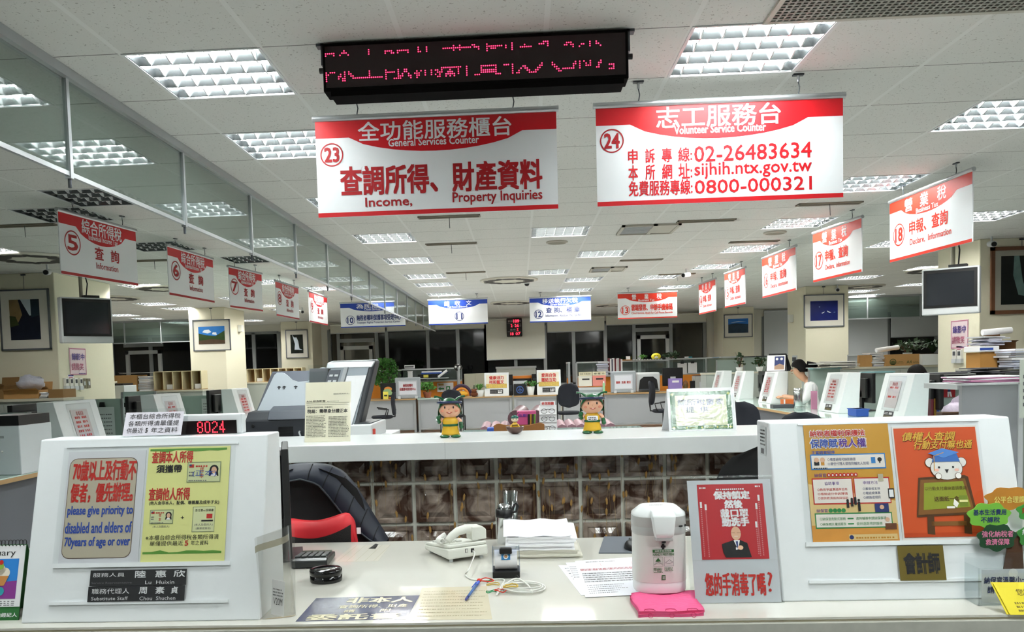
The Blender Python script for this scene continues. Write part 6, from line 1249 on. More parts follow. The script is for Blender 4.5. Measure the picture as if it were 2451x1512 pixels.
partition('orange and glass partition behind the bushy plant at the left far desk', 855, 962, 20.6, 1.44); partition('orange and glass partition carrying the blue folder, left far desks', 962, 1095, 20.6, 1.45); partition('short orange side partition beside the round dark ornament', 1098, 1110, 20.0, 1.45, side=1); partition('short orange side partition left of the white bins', 1362, 1380, 20.0, 1.5, side=1)
partition('orange and glass partition behind the white and pink bins', 1380, 1482, 20.6, 1.5); partition('orange and glass partition behind the white easel board', 1482, 1600, 20.7, 1.5); partition('orange and glass partition right of the black monitor', 1600, 1690, 20.9, 1.52); partition('orange and glass partition at the right end of the far desks', 1690, 1772, 21.0, 1.53)
fb('screen_board', 'low grey framed screen board between the two harvest consoles', 'board', (1190, 877, 1282, 945), 20.9, .04, mat('board_greygreen', '#b4b9b2', .6), .0, extra=lambda t, w, d, h: MB().box(-w/2-.02, w/2+.02, -.01, .03, h-.03, h+.02, ALU).build('frame', t))
def cab(t, w, d, h):
    for s in (-1, 1): dd = MB().box(s*w/4-w/4+.01, s*w/4+w/4-.01, -.012, 0, .02, h-.03, mat('cabinet_door', '#b7b8a6', .5)).build('door', t); MB().box(s*.04-.012, s*.04+.012, -.03, -.012, h*.7, h*.78, DGREY).build('handle', dd)
fb('steel_cabinet', 'low grey-green steel cabinet left of the left harvest console', 'cabinet', (1112, 893, 1165, 950), 20.9, .4, mat('cabinet_green', '#b0b19e', .5), .0, extra=cab)
# harvest consoles and other slanted consoles on far desks
WHT = mat('harvest', '#d3b45a', .5, var=.4, scale=40)
def fcon(label, box, l1, l2):
    a, b = P(box[0], box[3], y=YD+.05), P(box[2], box[1], y=YD+.05); w, h = b.x-a.x, b.z-ZF
    c = console(label, a.x, YD+.05, .1, h, .25, w, 0, ZF, False); m = MB(); f = Face(m, c.n*.003, c.ex, c.ey, w, c.L, .002)
    o = m; f.rect(.07, .34, .92, .9, mat('harvest_sky', '#e8e2d0', .5), 1).rect(.07, .34, .92, .52, WHT, 2).text(l1, .2, .71, .8, .86, PRED, 3, .02).text(l2, .2, .52, .8, .68, PRED, 3, .02); f.rect(.22, .1, .76, .29, BLK, 1).rows(.25, .13, .5, .26, 2, GREYINK, 2, 7, .5, 1, 0).rows(.55, .13, .74, .26, 2, PAPER, 2, 3, .7, 1, 0); m.build('printed_front', c.t); c.t.children[-1].matrix_basis = Matrix()
fcon('white far console reading in red over a wheat field, left of the pair', (1160, 891, 1217, 946), '健康活力', '祥和藝文'); fcon('white far console reading in red over a wheat field, right of the pair', (1286, 884, 1342, 942), '愛與自信', '團結互助')
# plants
LEAFS = [mat('leaf_a', '#3f7a2e', .6, var=.3, scale=20), mat('leaf_b', '#5a9440', .6, var=.3, scale=20), mat('leaf_dark', '#24401f', .6, var=.3, scale=20)]
def plant(label, px, py, Y, hw, hh, pot, lm=0, n=260, ls=.035, z=None, kind='bush', seed=1, name='potted_plant', ph=.12, pr=.07, cat='plant'):
    p = P(px, py, y=Y); z = p.z if z is None else z; t = thing(name, label, cat, (p.x, Y, z), 0, 'potted plants'); r = random.Random(seed)
    if pot: m = MB(); m.lathe([(pr*.7, 0), (pr, ph), (pr*.92, ph), (pr*.85, ph*.9), (0, ph*.9)], pot, n=18); m.build('pot', t)
    m = MB(); st = MB()
    if kind == 'bush':
        for k in range(n):
            a = r.uniform(0, 2*PI); q = r.random()**.5; e = r.uniform(-.6, 1); x, y, zz = hw*q*math.cos(a)*math.sqrt(max(.1, 1-e*e*.7)), hw*.7*q*math.sin(a), ph+hh*(.5+.5*e)
            d = Vector((r.uniform(-1, 1), r.uniform(-1, 1), r.uniform(-.3, .9))).normalized(); g = d.cross(Vector((r.uniform(-1, 1), r.uniform(-1, 1), r.uniform(-1, 1)))).normalized(); o = Vector((x, y, zz)); s = ls*r.uniform(.6, 1.3)
            m.poly([o, o+d*s*.5+g*s*.35, o+d*s, o+d*s*.5-g*s*.35], LEAFS[lm])
        for k in range(7): a = 2*PI*k/7; st.tube([(0, 0, ph*.8), (hw*.3*math.cos(a), hw*.2*math.sin(a), ph+hh*.35), (hw*.6*math.cos(a), hw*.4*math.sin(a), ph+hh*.75)], .006, BRN, 5)
        st.build('stems', t)
    else:
        for k in range(n):
            a = r.uniform(0, 2*PI); L = r.uniform(.6, 1.1); pts = [Vector((hw*L*s*math.cos(a), hw*.7*L*s*math.sin(a), ph*.9+hh*(1.9*s-1.5*s*s*L))) for s in (0, .3, .6, .85, 1)]; g = Vector((-math.sin(a), math.cos(a), 0))*ls*.5
            for i, (u, v) in enumerate(zip(pts, pts[1:])): w0, w1 = (1-.2*i), (.8-.22*i); m.poly([u-g*w0, u+g*w0, v+g*w1, v-g*w1], LEAFS[lm])
    m.build('foliage', t); return t
TER = mat('terracotta', '#8a4a30', .7); POTW = mat('pot_white', '#dfe2e0', .5)
plant('tall feathery green bush on the left far desk behind the black box', 924, 940, 19.7, .34, .78, POTW, 0, 900, .07, ZF, seed=2, ph=.15, pr=.1); plant('small leafy plant in a terracotta pot right of the grey easel', 1023, 945, YD+.2, .17, .2, TER, 1, 220, .07, ZF, seed=3, ph=.14, pr=.1); plant('spider plant in a white box pot left of the left harvest console', 1148, 944, YD+.1, .2, .17, POTW, 1, 80, .03, ZF, 'grass', 4, ph=.15, pr=.11); plant('trailing plant in a white tapered pot left of the right harvest console', 1270, 943, YD+.1, .16, .1, POTW, 0, 90, .06, ZF, seed=5, ph=.2, pr=.1)
plant('pale green spider plant on the partition top by the yellow ornament', 1538, 865, 20.7, .16, .12, None, 1, 50, .03, 1.535, 'grass', 6, ph=.02); plant('dark leafy plant on the partition top above the black monitor', 1607, 862, 20.8, .22, .14, None, 2, 90, .09, 1.53, seed=7, ph=.02); # things on the far desks
def sym(t, w, d, h):
    m = MB(); f = Face(m, (-w/2, -.003, 0), UPX, UPZ, w, h, .002); g = mat('frog_green', '#8fae7a', .5); f.disc(.5, .62, w*.25, mat('frog_orange', '#d98a3a', .5), 1, w*.16).disc(.45, .48, w*.27, g, 2, w*.17).disc(.36, .35, w*.12, mat('frog_pink', '#d9b0a4', .5), 3, w*.08).disc(.62, .36, w*.16, g, 3, w*.12).rect(.55, .04, .85, .14, mat('frog_orange', '#d98a3a'), 1); m.build('sticker', t)
fb('file_box', 'black file box with a green and orange sticker on the left far desk', 'box', (911, 916, 947, 949), YD, .25, BLACK, ZF, extra=sym); fb('sticky_note_stand', 'small yellow note standing in front of the black file box', 'note', (917, 937, 929, 949), YD-.02, .01, mat('note_yellow', '#e8d95a', .6), ZF, bev=0, extra=lambda t, w, d, h: MB().box(-w*.3, w*.3, -.004, 0, h*.4, h*.6, INK).build('mark', t))
def easel(title, col):
    def e(t, w, d, h):
        m = MB(); f = sheet(m, (-w*.36, -.006, h*.16), UPX, UPZ, w*.72, h*.68, mat('easel_paper', '#dcdfe6', .5), .003, .003)
        for q in title: f.text(q[0], q[1], q[2], q[3], q[4], col, 1, .015)
        f.frame(.02, .03, .98, .97, .006, GREY); m.build('paper', t); m = MB()
        for s in (-1, 1): m.box(s*w*.33-.03, s*w*.33+.03, -.04, .02, 0, h*.12, LGREY)
        m.build('feet', t)
    return e
fb('easel_board', 'grey easel board with a red-lettered notice beside the left far plants', 'board', (946, 902, 1006, 948), YD-.0, .05, mat('easel_grey', '#9fa6ac', .5), ZF, bev=.03, extra=easel([('納稅者權利', .25, .58, .78, .78), ('保護事項受理中心', .06, .32, .94, .52)], DRED)); fb('easel_board', 'grey easel board with three red word pairs beside the white printer', 'board', (1462, 887, 1522, 934), YD-.0, .05, mat('easel_grey', '#9fa6ac'), ZF, bev=.03, extra=easel([('服務', .1, .4, .32, .56), ('迅速', .4, .4, .62, .56), ('便民', .68, .4, .9, .56)], PRED))
fb('exit_notice', 'white notice with a green arrow and exit symbol on the orange partition', 'notice', (1047, 915, 1085, 938), 20.55, .01, PAPER, None, bev=0, extra=lambda t, w, d, h: [(lambda m, f: (f.rect(.08, .7, .4, .92, mat('notice_tan', '#b9995a', .6)), f.poly([(.06, .35), (.2, .55), (.2, .42), (.42, .42), (.42, .28), (.2, .28), (.2, .15)], PGRN), f.rect(.55, .1, .8, .6, PGRN), f.poly([(.6, .15), (.68, .35), (.75, .15), (.72, .5), (.62, .5)], PAPER, 2), m.build('print', t)))(*(lambda m: (m, Face(m, (-w/2, -.002, 0), UPX, UPZ, w, h, .002)))(MB()))])
MB().box(-.03, P(1070, 900, y=20.1).x-P(965, 900, y=20.1).x, 0, .46, -.02, -.002, LGREY).build('hanging_shelf', loc=(P(965, 900, y=20.1).x, 20.1, P(1000, 905, y=20.1).z), label='pale hanging shelf on the left glass partition under the blue binder', cat='shelf'); ZSH = P(1000, 905, y=20.1).z
fb('document_tray', 'black document tray with yellow label under the blue folder', 'tray', (1000, 895, 1046, 905), 20.12, .3, BLACK, ZSH, extra=lambda t, w, d, h: MB().box(-w*.2, w*.05, -.004, 0, h*.15, h*.85, mat('note_yellow', '#e8d95a')).build('label', t)); fb('blue_binder', 'blue binder lying above the black document tray', 'binder', (1008, 890, 1066, 895), 20.1, .3, mat('folder_blue', '#2349a0'), None, extra=lambda t, w, d, h: MB().box(-w*.48, w*.3, .01, d, h, h+.03, PAPER).build('papers', t))
a, b = P(1049, 902, y=20.11), P(1070, 886, y=20.11); m = MB(); m.tube([Vector((0, 0, 0)), b-a], .03, PAPER, 12); m.build('paper_roll', loc=a, label='white paper roll leaning on the blue binder', cat='paper roll'); fb('paper_cup', 'white paper cup on the partition shelf above the grey easel', 'cup', (976, 888, 986, 904), 20.2, .1, PAPER, ZSH, bev=.02, extra=lambda t, w, d, h: MB().box(-w*.55, w*.55, -.01, .11, h-.01, h, PAPER).build('rim', t))
fb('tissue_box', 'white patterned tissue box on the left glass partition', 'box', (968, 873, 991, 882), 20.55, .12, PAPER, None, bev=.003, extra=lambda t, w, d, h: MB().box(-w*.45, w*.45, -.003, 0, h*.3, h*.7, GREYINK).build('pattern', t)); fb('white_clock', 'white rounded object on the left edge of the orange partition', 'ornament', (876, 875, 895, 889), 20.5, .12, PAPER, None, bev=.05, extra=lambda t, w, d, h: MB().box(-w*.4, w*.4, -.01, 0, h*.55, h*.8, LGREY).build('stripe', t))
p = P(1096, 877, y=20.2); t = thing('round_ornament', 'round dark ornament with white spots on the partition corner', 'ornament', (p.x, 20.2, p.z-.04)); MB().ball((0, 0, .02), (.1, .08, .09), BLACK, 14).build('body', t)
for x in (-.05, .045): MB().ball((x, -.07, .03), (.028, .02, .028), PAPER, 10).build('spot', t)
p = P(1105, 947, y=YD+.1); t = thing('toy_arch', 'purple and orange rounded basket on the far desk behind the left figurine', 'basket', (p.x, YD+.1, ZF)); m = MB(); m.tube([(.22*math.cos(a), 0, .02+.25*math.sin(a)) for a in [PI*k/14 for k in range(15)]], .035, mat('arch_purple', '#3a2440', .6), 10); m.build('handle', t); m = MB(); m.tube([(.16*math.cos(a), 0, .02+.18*math.sin(a)) for a in [PI*k/14 for k in range(15)]], .03, mat('arch_orange', '#d0822a', .6), 8); m.build('inner_arch', t); MB().ball((.02, .02, .07), (.15, .1, .07), mat('arch_yellow', '#e0a92c', .6), 14).build('body', t)
p = P(1135, 947, y=YD-.0); t = thing('plush_bear', 'small brown plush toy beside the spider plant', 'plush toy', (p.x, YD-.03+.04, ZF)); BRW = mat('plush_brown', '#6b3a1e', .9, bump=.3, scale=120); MB().ball((0, 0, .06), (.09, .06, .06), BRW, 12).build('body', t); m = MB(); m.ball((0, -.02, .13), (.06, .05, .05), BRW, 12); m.ball((-.045, -.02, .17), (.02, .015, .02), BRW, 8); m.ball((.045, -.02, .17), (.02, .015, .02), BRW, 8); m.build('head', t)
fb('black_case', 'black case with a round blue emblem between the harvest consoles', 'case', (1230, 918, 1259, 944), YD, .2, BLACK, ZF, extra=lambda t, w, d, h: (lambda m: (Face(m, (-w/2, -.002, 0), UPX, UPZ, w, h, .002).ring(.5, .5, w*.3, .02, mat('emblem_blue', '#3a5a9a', .4)).line([(.5, .3), (.5, .7)], .02, mat('emblem_blue', '#3a5a9a')).line([(.35, .45), (.5, .6), (.65, .45)], .02, mat('emblem_blue', '#3a5a9a')), m.build('emblem', t)))(MB())); fb('white_machine', 'white desk machine behind the black emblem case', 'device', (1229, 911, 1262, 944), YD+.28, .25, LGREY, ZF, extra=lambda t, w, d, h: MB().box(-w*.3, w*.3, .02, .2, h, h+.02, DGREY).build('lid', t)); fb('orange_case', 'orange case with a black band behind the emblem case', 'case', (1227, 898, 1274, 944), 19.67, .1, mat('case_orange', '#d77e28', .6), ZF, extra=lambda t, w, d, h: MB().box(-w*.45, w*.45, -.006, 0, h*.62, h*.85, BLACK).build('band', t)); fb('black_speaker', 'black upright speaker at the right side of the left harvest console', 'speaker', (1218, 896, 1227, 945), YD+.35, .2, BLACK, ZF, extra=lambda t, w, d, h: MB().box(-w*.3, w*.3, -.006, 0, h*.2, h*.5, DGREY).build('cone', t)); fb('black_tower', 'black tower case at the left side of the right harvest console', 'computer', (1274, 894, 1287, 943), YD+.35, .3, BLACK, ZF, extra=lambda t, w, d, h: MB().box(-w*.3, w*.3, -.006, 0, h*.7, h*.8, DGREY).build('drive', t))
BIN = mat('bin_clear', '#dfdccf', .4); BINP = mat('bin_pink', '#e58f84', .4)
ZBN = P(1400, 926, y=YD+.1).z+.012
def binx(txt, c):
    def e(t, w, d, h):
        MB().box(-w*.505, w*.505, -.005, d+.005, h-.03, h, c).build('rim', t); m = MB(); f = sheet(m, (-w*.5, .0, h+.005), UPX, UPZ, w, h*.36, mat('bin_sign', '#d9d2b4', .6), .01, .003); f.text(txt, .1, .25, .9, .7, INK, 1); m.build('top_sign', t); MB().box(-w*.25, w*.3, -.005, 0, h*.62, h*.75, BLACK).build('slot', t)
    return e
fb('plastic_bin', 'translucent white bin with a sign board, left of two on the right far desk', 'bin', (1386, 899, 1417, 927), YD+.2, .26, BIN, ZBN, extra=binx('回收 文具回收', BIN)); fb('plastic_bin', 'translucent pink bin with a cream sign board, right of two on the right far desk', 'bin', (1419, 898, 1450, 926), YD+.2, .26, BINP, ZBN, extra=binx('廢 電 池', BINP)); fb('desk_shelf', 'low pale shelf under the two bins on the right far desk', 'shelf', (1382, 926, 1448, 938), YD+.1, .4, LGREY, ZF, extra=lambda t, w, d, h: MB().box(-w*.45, w*.45, -.004, 0, h*.2, h*.6, GREY).build('slot', t))
def stack(name, label, box, Y, d, n, cols, z=None, jit=.03, seed=1, group='loose stacks of paper'):
    a, b = P(box[0], box[3], y=Y), P(box[2], box[1], y=Y); z0 = a.z if z is None else z; w, h = b.x-a.x, b.z-z0; r = random.Random(seed); t = thing(name, label, 'paper stack', ((a.x+b.x)/2, Y, z0), 0, group); m = MB(); k0 = max(1, n-2)
    for k in range(n):
        if k == k0 and n > 2: m.build('lower_sheets', t); m = MB()
        jx, jy, g = r.uniform(-jit, jit), r.uniform(-jit, jit), r.uniform(-.12, .12)*jit/.03; M_ = Matrix.Translation((jx, d/2+jy, h*k/n+.001)) @ Matrix.Rotation(g, 4, 'Z') @ Matrix.Rotation(r.uniform(-.02, .02), 4, 'Y'); m.box(-w/2*.92, w/2*.92, -d/2, d/2, 0, h/n*.8, cols[r.randrange(len(cols))], M_)
    m.build('upper_sheets', t); return t
NEWS = [mat('news_grey', '#8d8c8a', .8), mat('news_light', '#bdbcb8', .8), mat('news_dark', '#56555a', .8)]; OFF = [PAPER, mat('paper_grey', '#d3d4d8', .6), mat('paper_blue', '#c9cede', .6)]
stack('paper_stack', 'white paper stack on the partition top above the bins', (1431, 864, 1458, 885), 20.4, .25, 7, OFF, 1.2, seed=3); MB().box(-.2, .2, -.15, .15, 0, .025, LGREY).build('stack_shelf', loc=(P(1445, 880, y=20.4).x, 20.52, 1.17), label='small shelf holding the white paper stack over the bins', cat='shelf')
xs = 1457
for k in range(9):
    wpx = [3, 4, 3, 4, 4, 3, 4, 4, 4][k]; c = [mat('book_maroon', '#6b2430', .5), PAPER, mat('book_navy', '#2a3350', .5), PAPER, mat('book_maroon', '#6b2430'), PAPER, LGREY, mat('book_maroon', '#6b2430'), PAPER][k]
    fb('binder_book', f'{["maroon", "white", "navy", "white", "maroon", "white", "grey", "maroon", "white"][k]} upright binder in the row on the far partition, {ORD[k]} from the left', 'book', (xs, 857+(k % 3), xs+wpx-.4, 881), 20.45, .2, c, 1.27, group='binders on the far partition', bev=.003); xs += wpx
MB().box(0, .42, 0, .25, 0, .02, LGREY).build('binder_shelf', loc=(P(1456, 880, y=20.45).x, 20.42, 1.25), label='thin shelf under the row of binders', cat='shelf')
fb('wooden_box', 'shallow wooden box on the partition right of the binders', 'box', (1490, 860, 1512, 867), 20.65, .15, mat('box_wood', '#a9793f', .6), 1.53, bev=.003, extra=lambda t, w, d, h: MB().box(-.02, .08, .02, .06, h, h+.08, PAPER).build('paper_tab', t))
def fence(t, w, d, h):
    m = MB()
    for k in range(11): x = -w/2+w*(k+.5)/11; m.box(x-.012, x+.012, -.012, -.004, 0, h*1.1, PAPER)
    m.build('pickets', t)
fb('picket_planter', 'small white picket planter on the far partition under the yellow ornament', 'planter', (1514, 858, 1586, 866), 20.62, .12, mat('planter_grey', '#8f918a', .6), 1.53, extra=fence)
p = P(1571, 858, y=20.66); t = thing('yellow_ornament', 'bright yellow rounded smiling ornament on the picket planter', 'ornament', (p.x, 20.7, p.z-.01)); YO = mat('ornament_yellow', '#f0e03a', .5); m = MB(); m.ball((0, 0, .06), (.12, .05, .09), YO, 16); m.build('body', t); m = MB()
for x in (-.035, .035): m.ball((x, -.045, .08), (.012, .008, .014), INK, 8)
m.ball((0, -.045, .04), (.05, .01, .025), PAPER, 10); m.build('face', t)
def pr(t, w, d, h): m = MB(); m.prism([(-w*.42, -.01, h*.08), (w*.42, -.01, h*.08), (w*.36, -.01, h*.62), (w*.2, -.01, h*.78), (-w*.2, -.01, h*.78), (-w*.36, -.01, h*.62)], (0, .03, 0), BLACK); m.build('paper_mouth', t); MB().box(-w*.4, w*.4, -.1, 0, h*.1, h*.16, DGREY).build('output_tray', t)
fb('desk_printer', 'white printer with a wide black mouth on the right far desk', 'printer', (1524, 890, 1580, 932), YD+.1, .4, LGREY, ZF, bev=.04, extra=pr)
def mon(t, w, d, h): m = MB(); m.box(-w*.5, w*.5, -.02, .03, h*.22, h, BLACK); m.build('panel', t, bev=.008); MB().box(-w*.12, w*.14, -.024, -.02, h*.5, h*.62, LGREY).build('asset_label', t); MB().box(-.04, .04, 0, .06, .02, h*.3, BLACK).build('neck', t); MB().box(-w*.25, w*.25, -.1, .12, 0, .02, BLACK).build('foot', t)
fb('computer_monitor', 'back of a black monitor with a white label on the right far desk', 'monitor', (1586, 879, 1634, 928), YD+.3, .05, None, ZF, extra=mon, group='black monitors')
def pbag(t, w, d, h): MB().box(-w*.25, w*.25, -.006, 0, h*.68, h*.84, PAPER).build('handle_hole', t)
fb('paper_bag', 'lilac paper bag in front of the black monitor', 'bag', (1601, 905, 1633, 929), YD+.05, .12, mat('bag_lilac', '#9a86cc', .6), ZF, extra=pbag)
p = P(1642, 925, y=YD+.2); t = thing('glass_dome', 'clear glass dome right of the black monitor', 'ornament', (p.x, YD+.25, ZF)); MB().ball((0, 0, .13), (.07, .07, .11), clear('dome_glass', '#e6e2cf', .15, .03, .6), 16).build('dome', t); MB().lathe([(.07, 0), (.07, .02), (0, .02)], mat('box_wood', '#a9793f'), n=16).build('base', t); MB().ball((0, 0, .1), (.04, .04, .06), mat('dome_dry', '#a08a4a', .8), 10).build('dried_flowers', t)
fb('pen_cup', 'black pen cup left of the grey receipt device', 'cup', (1653, 911, 1664, 928), YD+.1, .09, BLACK, ZF, bev=.01, extra=lambda t, w, d, h: MB().tube([(0, .04, h*.5), (.03, .03, h*1.2)], .008, GREY, 6).build('pen', t)); fb('receipt_device', 'grey boxy receipt printer at the right far desk', 'device', (1664, 899, 1694, 927), YD+.1, .35, mat('device_grey', '#a9aaa5', .5), ZF, extra=lambda t, w, d, h: [MB().box(-w*.45, w*.45, .02, .3, h, h+.012, DGREY).build('lid', t), MB().box(-.05, w*.4, -.05, 0, h*.2, h*.6, LGREY).build('paper_slot', t)])
fb('green_bottle', 'small green bottle left of the right easel board', 'bottle', (1443, 916, 1448, 934), YD, .05, mat('bottle_green', '#9fd0a0', .3), ZF, bev=.01, extra=lambda t, w, d, h: MB().tube([(0, .025, h), (0, .025, h+.04)], .014, PAPER, 8).build('cap', t)); fb('tissue_box', 'teal and white tissue box on the right far partition', 'box', (1641, 853, 1657, 862), 20.85, .12, mat('tissue_teal', '#2f8fa0', .5), 1.55, bev=.003, extra=lambda t, w, d, h: MB().box(-w/2-.002, -w*.05, -.004, d, .004, h+.003, PAPER).build('white_end', t)); fb('flat_boxes', 'flat white and blue boxes on the right end partition', 'box', (1700, 856, 1726, 862), 20.95, .15, PAPER, 1.56, bev=.003, extra=lambda t, w, d, h: MB().box(-w*.3, w*.3, -.004, 0, h*.2, h*.7, mat('leaflet_blue', '#8fb3cf')).build('label', t))
fb('hanging_papers', 'white paper sheet pinned on the right far partition, left of two', 'paper', (1622, 868, 1644, 895), 20.872, .006, PAPER, None, bev=0, extra=lambda t, w, d, h: MB().box(-.04, .04, -.02, .0, h-.02, h+.03, BLACK).build('clip', t)); fb('hanging_papers', 'white paper sheet pinned on the right far partition, right of two', 'paper', (1647, 867, 1668, 893), 20.872, .006, PAPER, None, bev=0, extra=lambda t, w, d, h: MB().box(-.04, .04, -.02, .0, h-.02, h+.03, BLACK).build('clip', t))
# ================================================================== RIGHT COUNTER ROW
DKG = mat('counter_dark_grey', '#5c6067', .6)
def long_counter(label, x0, x1, y0, y1, front):
    t = thing('service_counter', label, 'counter', ((x0+x1)/2, (y0+y1)/2, 0)); m = MB(); a, b, c, d = x0-t.location.x, x1-t.location.x, y0-t.location.y, y1-t.location.y
    MB().box(a, b, c, d, .745, .775, TAN).build('worktop', t); MB().box(a, b, c, d, .776, .784, mat('counter_glass', '#c4dcd3', .08)).build('glass_top', t)
    f = a+.08 if front > 0 else b-.08; MB().box(f-.015, f+.015, c, d, .05, .745, DKG).build('front_panel', t)
    for q in (c+.05, (c+d)/2, d-.05): MB().box(a+.1, b-.05, q-.02, q+.02, 0, .745, MOD).build('support_panel', t)
long_counter('long right-hand counter with a pale green glass top under the slanted consoles', 3.34, 4.22, 7.6, 16.62, 1); long_counter('long left-hand counter with a brown edge and glass top under the slanted consoles', -5.2, -3.5, 4.6, 13.6, -1)
STK = mat('notice_pinkgrey', '#cfc6c8', .4); ZR = .785
def rcon(label, x, y, rz, lines, dark=True, col=PRED, badge=True):
    c = console(label, x, y, .12, .475, .26, .664, rz, ZR, False); m = MB(); f = Face(m, c.ln*.002, c.lex, c.ley, c.w, c.L, .0015)
    o = .3 if rz < 0 else .34
    f.frame(o-.1, .22, o+.48, .95, .004, LGREY); f.rect(o-.04, .27, o+.36, .84, STK, 1).text('００００', o+.08, .74, o+.24, .81, col, 2, .03)
    n = lines
    for k in range(n):
        for q in (0, 1): f.rows(o+.02+.16*q, .68-.36/n*k*1.1, o+.15+.16*q, .68-.36/n*k*1.1+.045, 1, col, 2, 3, .9, k+q, 0)
    if badge: f.rect(o+.02, .05, o+.34, .2, BLK, 1).rows(o+.04, .13, o+.17, .185, 2, SIL, 2, 6, .5, 1, 0).rows(o+.2, .13, o+.32, .18, 1, SIL, 2, 3, .9, 1, 0).rows(o+.04, .06, o+.32, .11, 2, mat('badge_gold', '#8d7a3e', .5), 2, 9, .5, 2, 0)
    m.build('printed_front', c.t); m = MB(); f = Face(m, c.ln*.006+c.lex*.664*(o-.1)+c.ley*c.L*.22, c.lex, c.ley, c.w*.58, c.L*.73); f.rect(0, 0, 1, 1, clear('pocket_film', '#f7f8f8'), 1); m.build('clear_pocket', c.t); return c
for k, (yn, lab, n) in enumerate(((8.3, 'nearest', 2), (9.95, 'second nearest', 5), (12.6, 'third', 7), (14.4, 'fourth', 5), (15.9, 'farthest', 5))):
    rcon(f'white slanted console with a red list on the right counter, {lab}', 3.72, yn+.664, -PI/2, n)
for k, (yn, lab, n) in enumerate(((6.49, 'nearest, beside the black monitor', 5), (8.32, 'second nearest', 4), (10.62, 'third, beside the dark printer', 5))):
    rcon(f'white slanted console with a red list on the left counter, {lab}', -3.63, yn, PI/2, n, badge=False)
def monitor(label, x, y, rz, z=ZR, w=.48):
    t = thing('computer_monitor', label, 'monitor', (x, y, z), rz, 'black monitors'); MB().box(-w/2, w/2, -.02, .02, .1, .46, BLACK).build('panel', t, bev=.006); MB().box(-w/2+.02, w/2-.02, -.023, -.02, .12, .44, mat('monitor_glass', '#0a0b0d', .1)).build('screen', t); MB().box(-w*.3, w*.3, .02, .06, .16, .4, BLACK).build('back_cover', t, bev=.01); MB().box(-.03, .03, .03, .06, .01, .25, BLACK).build('neck', t); MB().lathe([(.12, 0), (.12, .01), (.03, .02), (0, .02)], BLACK, n=20).build('foot', t)
monitor('black monitor behind the nearest left counter console', -4.15, 6.75, -PI/2+.1); monitor('black monitor behind the second left counter console', -4.2, 8.9, -PI/2); monitor('black monitor behind the third left counter console', -4.2, 11.2, -PI/2); monitor('black monitor behind the nearest right counter console', 4.2, 8.75, PI/2); monitor('black monitor behind the second right counter console', 4.2, 10.35, PI/2); monitor('black monitor behind the fourth right counter console', 4.25, 14.8, PI/2)
c = P(1868, 880, x=3.95); t = thing('photo_stand', 'black easel stand with a white page and photograph on the third right console', 'photo stand', (3.93, 12.98, ZR+.476), -.5)
m = MB(); m.prism([(-.17, 0, 0), (.15, 0, 0), (.12, .06, .26), (-.13, .06, .26)], (0, .006, 0), BLACK); m.prism([(-.17, .14, 0), (.2, .14, 0), (.13, .07, .27), (-.13, .07, .27)], (0, .006, 0), BLACK); m.build('easel', t)
m = MB(); f = sheet(m, (-.15, -.004, .008), UPX, (0, .06, .26), .27, .245, PAPER, .001, .001); f.rect(.42, .08, .95, .92, NAVY, 1).poly([(.42, .08), (.95, .08), (.95, .35), (.7, .45), (.42, .3)], mat('photo_skin', '#a98a72', .5), 2).disc(.55, .75, .02, PAPER, 2).disc(.8, .75, .02, PAPER, 2); m.build('page', t)
def cyl(name, label, cat, px, py0, py1, Y, r, mt, z=ZR, top=None):
    a, b = P(px, py0, y=Y), P(px, py1, y=Y); h = b.z-z; t = thing(name, label, cat, (a.x, Y, z)); MB().lathe([(r*.95, 0), (r, .004), (r, h*.85), (r*.97, h*.86)], mt, n=20).build('body', t); MB().lathe([(r*1.02, h*.86), (r*1.02, h*.98), (0, h)], top or mt, n=20).build('lid', t); return t
cyl('steel_tumbler', 'brushed steel tumbler on the right counter between two consoles', 'tumbler', 1910, 966, 928, 11.3, .055, CHROME); cyl('glass_mug', 'clear glass mug on the right counter below the steel tumbler', 'cup', 1916, 985, 972, 10.75, .06, clear('cup_clear', '#dfe4e4'))
fb('orange_box', 'small orange box lying left of the steel tumbler', 'box', (1876, 955, 1900, 966), 11.6, .15, mat('box_orange', '#c8682c', .5), ZR, bev=.003, extra=lambda t, w, d, h: MB().box(-w*.5, -w*.35, -.002, .0, .0, h, PAPER).build('label', t)); stack('document_folder', 'dark folder lying in front of the orange box on the right counter', (1848, 966, 1900, 969), 11.3, .22, 1, [DGREY], ZR, seed=2)
fb('pink_card', 'pink card standing beside the second right console', 'card', (1942, 935, 1956, 972), 10.9, .02, mat('card_pink', '#b87a98', .5), ZR, bev=0, extra=lambda t, w, d, h: MB().tube([(-w*.2, .01, h), (-w*.2, .01, h+.08), (w*.3, .01, h+.08), (w*.3, .01, h)], .006, GREY, 6).build('wire_handle', t)); fb('blue_tray', 'blue plastic tray behind the second right console', 'tray', (2050, 978, 2080, 996), 9.3, .25, mat('tray_blue', '#2a55b0', .4), ZR, bev=.01, extra=lambda t, w, d, h: MB().box(-w*.55, w*.55, -.01, d, h-.01, h, mat('tray_blue', '#2a55b0')).build('rim', t))
